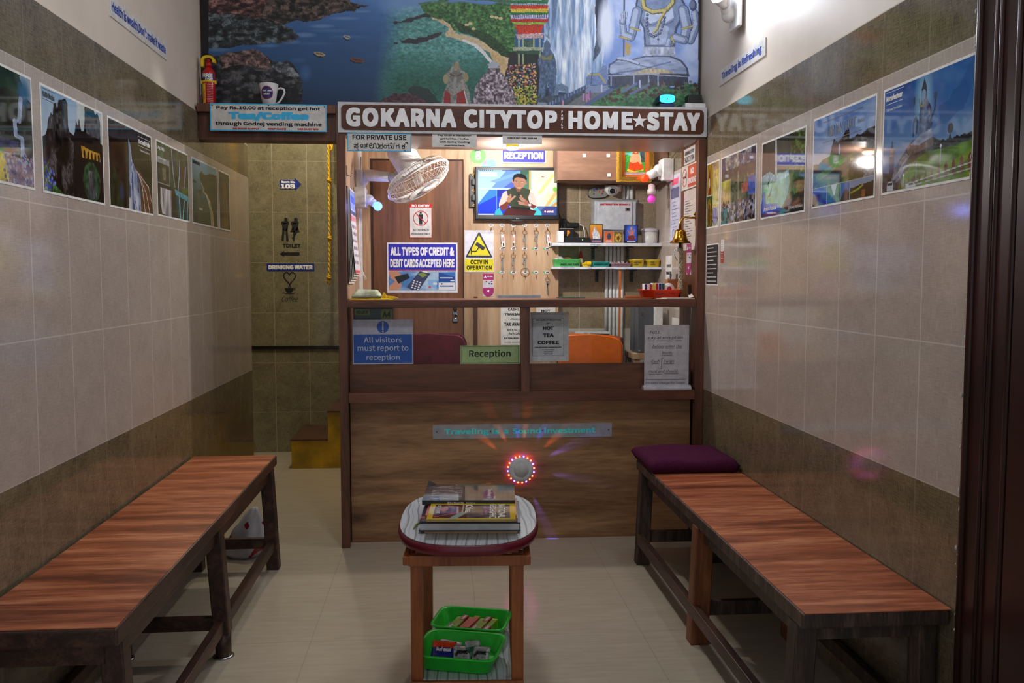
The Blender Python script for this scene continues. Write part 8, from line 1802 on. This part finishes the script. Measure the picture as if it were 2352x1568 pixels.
# on the side panel of the post
XS = 1.262
s = board('phone_sign', 'white phone number sign at the top of the post side', 'sign', (XS, 4.487, 1.917), 0.20, 0.080, WBOARD, 'R', 0.002)
write(s, [('GOKARNA CITYTOP', 0, 0.20, 0.84, 0.24, 0.02), ('9620237004', 0, -0.20, 0.88, 0.36, 0.01)], flat('print_grey', (80, 78, 90), 0.5))
SR = flat('smoke_red', (196, 84, 56), 0.4)
s = board('no_smoking_sign', 'white and red no smoking sign on the post side', 'sign', (XS, 4.487, 1.812), 0.285, 0.122, WBOARD, 'R', 0.002)
patch(s, 'red_field', -0.08, 0.47, -0.44, 0.44, SR); write(s, [('NO', 0.20, 0.19, 0.20, 0.24, 0.03, {'lift': 0.0012}), ('SMOKING', 0.20, -0.19, 0.48, 0.24, 0.03, {'lift': 0.0012})], LETTER)
annulus(s, 'ban_ring', -0.29 * 0.285, 0, 0.040, 0.046, SR); strokes(s, 'cigarette', [[(-0.37, -0.18), (-0.21, 0.18)]], 0.007, SR, lift=0.0011); strokes(s, 'cigarette', [[(-0.38, 0.02), (-0.22, 0.02)]], 0.010, INK)
s = board('typed_sheet', 'long typed paper sheet below the no smoking sign', 'notice', (XS, 4.473, 1.592), 0.215, 0.305, flat('sheet_beige', (206, 196, 186), 0.4, coat=0.3), 'R', 0.001)
strokes(s, 'text_lines', [[(-0.38, 0.32 - 0.042 * k), (-0.38 + 0.3 + 0.42 * ((k * 7) % 5) / 5, 0.32 - 0.042 * k)] for k in range(18)], 0.003, FL('print_grey'))
pay_sticker((XS, 4.475, 1.393), 0.085, 0.155, 'R', 'magenta card payment sticker on the post side below the typed sheet')
for i, ch in enumerate('BELL'):
    q = onY(1608, 507 + i * 16.5, Y0); lettering(pr, ch, q.x - 0, q.z, 0.016, 0.026, INK, 0.03, y=Y0 - 0.0008)
# bell
bl = thing('brass_bell', 'brass ship bell on a curved bracket at the right counter post', 'bell', (1.262, 4.35, 1.59))
m = MB(); m.box(1.2555, 1.2618, 4.338, 4.362, 1.555, 1.625, 0.002); m.tube([(1.256, 4.35, 1.595), (1.23, 4.35, 1.594), (1.205, 4.35, 1.598), (1.189, 4.35, 1.590), (1.181, 4.35, 1.570), (1.180, 4.35, 1.548)], [0.006, 0.005, 0.006, 0.006, 0.006, 0.006], 10); m.sphere((1.252, 4.35, 1.612), 0.006, 10, 8); m.ringtorus((1.180, 4.35, 1.548), (0, 1, 0), 0.007, 0.0025, 14, 6); m.build('bracket', BRASS, bl)
bc = Vector((1.1815, 4.35, 1.47))
m = MB(); m.lathe(bc, (0, 0, 1), [(0.044, 0.003), (0.051, 0.0), (0.050, 0.004), (0.043, 0.010), (0.036, 0.020), (0.031, 0.034), (0.028, 0.052), (0.026, 0.060), (0.020, 0.066), (0.010, 0.068), (0.008, 0.078), (0.001, 0.080)], 36, True, False); m.build('bell_body', flat('bell_brass', (176, 128, 44), 0.22, 1.0, var=0.2, scale=18), bl)
m = MB(); m.cyl(bc + Vector((0, 0, 0.002)), bc + Vector((0, 0, -0.012)), 0.006); m.sphere(bc + Vector((0, 0, -0.014)), 0.008, 12, 8); m.build('clapper', flat('clapper_dark', (70, 52, 30), 0.4, 0.8), bl)
m = MB(); L = 30
for ph in range(3):
    m.tube([bc + Vector((0.004 + 0.0068 * math.sin(i * 0.62 + ph * 2.09), 0.004 * math.cos(i * 1.24 + ph * 2.09), -0.022 - 0.205 * i / L)) for i in range(L + 1)], 0.0052, 6)
m.build('lanyard', flat('lanyard_grey', (150, 140, 116), 0.7, var=0.5, scale=180), bl)
m = MB(); m.tube([bc + Vector((-0.004, 0, -0.03)), bc + Vector((-0.028, 0, -0.034)), bc + Vector((-0.030, 0, -0.06)), bc + Vector((-0.014, 0, -0.085))], 0.003, 6); m.sphere(bc + Vector((-0.010, 0, -0.030)), 0.011, 12, 8); m.build('tie', flat('tie_white', (190, 196, 200), 0.5, var=0.6, scale=120), bl)

# ================================================================== ON THE LEDGE
ZL = 1.1948
m = MB(); m.prism([(1.075, 4.285), (1.238, 4.279), (1.242, 4.40), (1.06, 4.42)], ZL, ZL + 0.0035, 'xy'); m.prism([(1.10, 4.2795), (1.236, 4.276), (1.24, 4.41), (1.09, 4.40)], ZL + 0.0036, ZL + 0.006, 'xy')
rr0 = [m.bm.verts.new(v) for v in ((1.215, 4.30, ZL + 0.006), (1.236, 4.29, ZL + 0.012), (1.238, 4.33, ZL + 0.026), (1.222, 4.34, ZL + 0.020))]; m.bm.faces.new(rr0)
put('newspaper', 'folded newspaper under the orange basket on the counter ledge', 'newspaper', m, flat('newsprint', (206, 200, 190), 0.7), (1.15, 4.34, ZL))
ZN = ZL + 0.0064
b = MB(); rg = []
cx, cy = 1.100, 4.43
for ins, z in ((0.014, 0.0005), (0.012, 0.002), (0.001, 0.035), (-0.003, 0.0355), (-0.003, 0.039), (0.002, 0.039), (0.014, 0.003)):
    rg.append([b.bm.verts.new((cx + a, cy + c_, ZN + z)) for a, c_ in superell(0.102 - ins, 0.062 - ins, 6, 40)])
b.skin(rg); ob_ = put('basket', 'orange red basket of small boxes on the counter ledge', 'basket', b, flat('basket_orange', (232, 62, 24), 0.3), (cx, cy, ZN))
lettering(ob_, 'Please - use', 0.015, 0.018, 0.10, 0.014, INK, 0.0, y=-0.0590, name='handwriting', shear=0.2)
def patterned(name, label, x0, x1, y0, y1, z0, z1, cols, cat='box', group='small boxes in the orange basket'):
    o = put(name, label, cat, B(x0, x1, y0, y1, z0, z1, 0.001), WHITE, ((x0 + x1) / 2, (y0 + y1) / 2, z0), group)
    n = len(cols); w = (x1 - x0) / n
    for k, c_ in enumerate(cols):
        if c_ is None: continue
        B(x0 + w * (k + 0.1), x0 + w * (k + 0.9), y0 - 0.0006, y0 + 0.0002, z0 + (z1 - z0) * 0.25, z1 - 0.002).build('colour_field', flat('col_%d_%d_%d' % c_, c_, 0.4), o)
patterned('game_box', 'white box with blue and red fields at the left of the orange basket', 1.016, 1.054, 4.40, 4.45, ZN + 0.003, ZN + 0.068, [(50, 50, 150), None, (190, 40, 40)])
patterned('game_box', 'white box with yellow, red and blue fields in the orange basket', 1.058, 1.122, 4.41, 4.45, ZN + 0.003, ZN + 0.072, [(230, 200, 40), (190, 30, 30), (40, 50, 140), (30, 90, 70)])
rn = thing('round_toy', 'white round gadget with a red button in the orange basket', 'gadget', (1.148, 4.425, ZN + 0.003))
m = MB(); m.lathe((1.148, 4.447, ZN + 0.040), (0, -1, 0.1), [(0.030, 0), (0.032, 0.008), (0.028, 0.020), (0.014, 0.026)], 28); m.build('shell', WHITE, rn)
m = MB(); m.lathe((1.148, 4.4205, ZN + 0.043), (0, -1, 0.1), [(0.012, 0), (0.010, 0.004), (0.001, 0.005)], 18); m.build('button', flat('button_red', (200, 20, 30), 0.3), rn)
m = MB(); m.sphere((1.105, 4.395, ZN + 0.030), 0.016, 12, 8, 0.6); m.sphere((1.082, 4.392, ZN + 0.028), 0.014, 12, 8, 0.7); put('foil_ball', 'shiny silver foil in front of the boxes in the orange basket', 'foil', m, flat('foil', (196, 198, 204), 0.15, 0.9, var=0.3, scale=150), (1.095, 4.395, ZN + 0.02))
KR = flat('kraft_box', (164, 116, 72), 0.6)
o = put('cardboard_box', 'rear brown cardboard box of two beside the orange basket', 'box', B(1.160, 1.232, 4.505, 4.56, ZL, ZL + 0.098, 0.001), KR, (1.196, 4.53, ZL), 'cardboard boxes')
B(1.185, 1.212, 4.5042, 4.5052, ZL + 0.02, ZL + 0.05).build('label_patch', PAPER, o)
put('cardboard_box', 'front brown cardboard box standing against the right post', 'box', B(1.206, 1.243, 4.425, 4.49, ZL, ZL + 0.083, 0.001), KR, (1.225, 4.45, ZL), 'cardboard boxes')
for x, lb_, c_ in ((1.190, 'dark pen standing left behind the rear cardboard box', (30, 30, 40)), (1.222, 'dark pen standing right behind the rear cardboard box', (40, 34, 34))):
    m = MB(); m.cyl((x, 4.575, ZL), (x + 0.004, 4.575, ZL + 0.125), 0.0055, n=12); put('pen', lb_, 'pen', m, flat('pen_%d' % c_[2], c_, 0.3), (x, 4.575, ZL), 'pens')
# cloths on the left end of the ledge
def cloth_pad(name, label, x0, x1, y0, y1, z0, h, mat, seed, cat='cloth', folds=1):
    r = random.Random(seed); b = MB(); nx, ny = 26, 14; g = {}
    for i in range(nx + 1):
        for j in range(ny + 1):
            u, v = i / nx, j / ny; e = min(1.0, 6 * min(u, 1 - u, v, 1 - v) + 0.15)
            zz = h * e * (0.88 + 0.12 * math.sin(2.2 * u + seed) * math.cos(3 * v)) + 0.05 * h * math.sin(11 * u + 5 * v)
            g[(i, j)] = (x0 + (x1 - x0) * u + 0.006 * math.sin(7 * v + seed), y0 + (y1 - y0) * v + 0.006 * math.sin(6 * u + seed), z0 + max(0.001, zz))
    top = {k: b.bm.verts.new(p) for k, p in g.items()}; bot = {k: b.bm.verts.new((p[0], p[1], z0)) for k, p in g.items()}
    for i in range(nx):
        for j in range(ny):
            b.bm.faces.new((top[(i, j)], top[(i+1, j)], top[(i+1, j+1)], top[(i, j+1)])).smooth = True
            b.bm.faces.new((bot[(i, j+1)], bot[(i+1, j+1)], bot[(i+1, j)], bot[(i, j)]))
    for i in range(nx):
        for a, c_ in (((i, 0), (i+1, 0)), ((i+1, ny), (i, ny))): b.bm.faces.new((top[c_], top[a], bot[a], bot[c_]))
    for j in range(ny):
        for a, c_ in (((nx, j), (nx, j+1)), ((0, j+1), (0, j))): b.bm.faces.new((top[c_], top[a], bot[a], bot[c_]))
    return put(name, label, cat, b, mat, ((x0 + x1) / 2, (y0 + y1) / 2, z0))
YC = flat('cloth_yellow', (222, 184, 30), 0.8, var=0.2, scale=60)
cloth_pad('duster_cloth', 'yellow duster spread under the papers at the left of the ledge', -0.436, -0.225, 4.30, 4.44, ZL, 0.007, YC, 3)
b = MB(); b.prism([(-0.29, 0.0), (-0.275, 0.030), (-0.262, 0.014), (-0.225, 0.010), (-0.205, 0.002), (-0.22, 0.0)], 4.37, 4.40); b.bm.transform(Matrix.Translation((0, 0, ZL + 0.004))); put('yellow_scrap', 'crumpled yellow scrap standing up on the yellow duster', 'cloth', b, YC, (-0.25, 4.385, ZL + 0.004))
put('grey_folder', 'thin grey folder between the duster and the folded pale cloth', 'folder', B(-0.425, -0.285, 4.33, 4.43, ZL + 0.0088, ZL + 0.016, 0.001), flat('folder_grey', (120, 118, 130), 0.5), (-0.355, 4.38, ZL + 0.0088))
cloth_pad('folded_cloth', 'folded pale green cloth on the grey folder at the left of the ledge', -0.418, -0.290, 4.335, 4.425, ZL + 0.0163, 0.034, flat('cloth_pale', (190, 200, 172), 0.85, var=0.12, scale=40), 5)

# ================================================================== BEHIND THE GLASS
o = put('paper_carton', 'black copier paper carton with A4 label behind the left glass', 'carton', B(-0.425, -0.232, 4.405, 4.60, 0.8255, 1.152, 0.004), flat('carton_dark', (24, 28, 26), 0.2), (-0.33, 4.5, 0.8255))
lg_ = flat('label_lime', (164, 170, 40), 0.4)
for x0, x1, z0, z1, t, w, h in ((-0.420, -0.345, 1.118, 1.146, 'KOJER', 0.055, 0.014), (-0.290, -0.238, 1.095, 1.146, 'A4', 0.040, 0.028)):
    B(x0, x1, 4.4040, 4.4052, z0, z1).build('label', lg_, o); lettering(o, t, (x0 + x1) / 2 - o.location.x, (z0 + z1) / 2 - o.location.z, w, h, INK, 0.02, y=4.4034 - o.location.y)
def chair(label, cx, cy, w, top, mat, shell, slope):
    t = thing('office_chair', label, 'chair', (cx, cy, 0), 'chairs behind the counter')
    b = MB(); n = 12; z0 = 0.56
    pts = [(-w/2 + 0.02, z0), (w/2 - 0.02, z0), (w/2, z0 + 0.08), (w/2 - 0.006, top - 0.055 - slope), (w/2 - 0.022, top - 0.018 - slope), (w/2 - 0.055, top - slope), (0, top - slope * 0.4), (-w/2 + 0.045, top), (-w/2 + 0.012, top - 0.016), (-w/2, top - 0.055), (-w/2, z0 + 0.08)]
    b.prism([(cx + x, z) for x, z in pts], cy - 0.015, cy + 0.04)
    bmesh.ops.bevel(b.bm, geom=[e for e in b.bm.edges if e.is_boundary is False and abs(e.verts[0].co.y - e.verts[1].co.y) < 1e-5], offset=0.012, segments=3, affect='EDGES')
    b.build('backrest', mat, t)
    b = MB(); b.prism([(cx + x * 1.012, z) for x, z in pts], cy + 0.0405, cy + 0.055); b.build('back_shell', shell, t)
    B(cx - w/2 + 0.02, cx + w/2 - 0.02, cy - 0.40, cy + 0.0, 0.42, 0.49, 0.02).build('seat', mat, t)
    b = MB(); b.box(cx - 0.03, cx + 0.03, cy + 0.02, cy + 0.04, 0.43, 0.60); b.cyl((cx, cy - 0.2, 0.08), (cx, cy - 0.2, 0.42), 0.025); b.build('column', BLACK, t)
    for k in range(5):
        a = 2 * PI * k / 5; b = MB(); e = Vector((cx + 0.27 * math.cos(a), cy - 0.2 + 0.27 * math.sin(a), 0.05)); b.tube([(cx, cy - 0.2, 0.09), e], [0.022, 0.014], 8); b.sphere(e + Vector((0, 0, -0.024)), 0.026, 12, 8); b.build('castor_leg', BLACK, t)
    return t
q = onY(1369, 770, 4.86)
chair('orange office chair behind the right counter glass', onY(1358, 800, 4.86).x, 4.86, onY(1433, 800, 4.86).x - onY(1283, 800, 4.86).x, onY(1305, 766, 4.86).z, flat('leather_orange', (232, 118, 36), 0.4, var=0.04), BLACK, 0.012)
chair('dark maroon chair behind the left counter glass', onY(985, 800, 4.86).x, 4.87, onY(1075, 800, 4.86).x - onY(895, 800, 4.86).x, onY(985, 766, 4.86).z, flat('velvet_maroon', (92, 16, 34), 0.7, var=0.15, scale=20), flat('shell_maroon', (60, 14, 24), 0.6), 0.0)
# keyboard, papers, computer case
m = MB(); m.box(0.45, 0.64, 4.50, 4.62, 0.8255, 0.846, 0.003)
for i in range(12):
    for j in range(4): m.box(0.456 + i * 0.0152, 0.4685 + i * 0.0152, 4.512 + j * 0.025, 4.532 + j * 0.025, 0.846, 0.852)
put('keyboard', 'grey keyboard on the desk below the hot tea paper', 'keyboard', m, flat('keyboard_grey', (90, 96, 104), 0.5), (0.545, 4.56, 0.8255))
put('desk_paper', 'white sheets on the desk beside the leaflet stand', 'paper', B(0.90, 1.08, 4.42, 4.56, 0.8255, 0.842), PAPER, (0.99, 4.49, 0.8255))
wd = put('side_table', 'small wooden side table under the dark computer case', 'table', B(1.085, 1.283, 4.94, 5.20, 0.84, 0.872, 0.002), FL('light_wood'), (1.18, 5.07, 0)); 
for x in (1.105, 1.262):
    for y in (4.96, 5.18): B(x - 0.015, x + 0.015, y - 0.015, y + 0.015, 0, 0.8395).build('leg', FL('light_wood'), wd)
o = put('computer_case', 'dark grey computer case on the side table behind the glass', 'computer', B(1.112, 1.215, 4.97, 5.18, 0.8725, 1.16, 0.004), flat('case_charcoal', (84, 86, 92), 0.4), (1.16, 5.07, 0.8725))
B(1.128, 1.142, 4.9685, 4.9702, 1.085, 1.105).build('switch', METAL, o); B(1.120, 1.124, 4.9685, 4.9702, 0.885, 0.890).build('power_light', WHITE, o)
put('white_carton', 'white carton beside the dark computer case', 'carton', B(1.200, 1.245, 4.93, 4.965, 0.8725, 1.15, 0.002), WHITE, (1.22, 4.95, 0.8725))
s = board('wall_note', 'small white note low on the right wall behind the glass', 'note', (XR, 4.80, 1.03), 0.16, 0.10, PAPER, 'R', 0.001)
o = put('low_cabinet', 'low cabinet standing behind the orange chair', 'cabinet', B(0.70, 1.05, 5.06, 5.26, 0, 0.955, 0.003), FL('frame_wood'), (0.87, 5.16, 0))
B(0.71, 0.872, 5.056, 5.0605, 0.03, 0.94, 0.001).build('door', FL('door_wood'), o); B(0.878, 1.04, 5.056, 5.0605, 0.03, 0.94, 0.001).build('door', FL('door_wood'), o)
m = MB(); m.obox((0.84, 5.15, 0.9665), (1, 0, 0), (0, 1, 0), (0, 0, 1), 0.13, 0.08, 0.010, 0.002); put('magazine_pile', 'dark magazines piled behind the top of the orange chair', 'magazines', m, flat('mag_dark', (70, 66, 58), 0.5, var=0.4, scale=60), (0.84, 5.15, 0.957))
m = MB(); m.obox((0.88, 5.13, 0.9815), (1, -0.2, 0), (0.2, 1, 0), (0, 0, 1), 0.10, 0.07, 0.0035, 0.001); put('loose_magazine', 'grey magazine slipping off the pile behind the orange chair', 'magazine', m, flat('mag_grey', (170, 170, 172), 0.4, var=0.3, scale=40), (0.88, 5.13, 0.985))
put('glass_sheet', 'thin greenish glass sheet lying on the back of the counter ledge', 'glass', B(0.60, 0.74, 4.54, 4.615, ZL, ZL + 0.005, 0.001), flat('glass_edge', (60, 120, 110), 0.1), (0.67, 4.58, ZL))
put('wooden_strip', 'thin brown wooden strip on the ledge behind the orange basket', 'strip', B(0.955, 1.15, 4.585, 4.60, ZL, ZL + 0.010, 0.001), FL('stick_orange'), (1.05, 4.59, ZL))

# ================================================================== TIDY
bpy.data.objects.remove(_to); bpy.data.curves.remove(_tc)
for o in bpy.data.objects:
    for k in ('_w', '_h', '_t'):
        if k in o: del o[k]
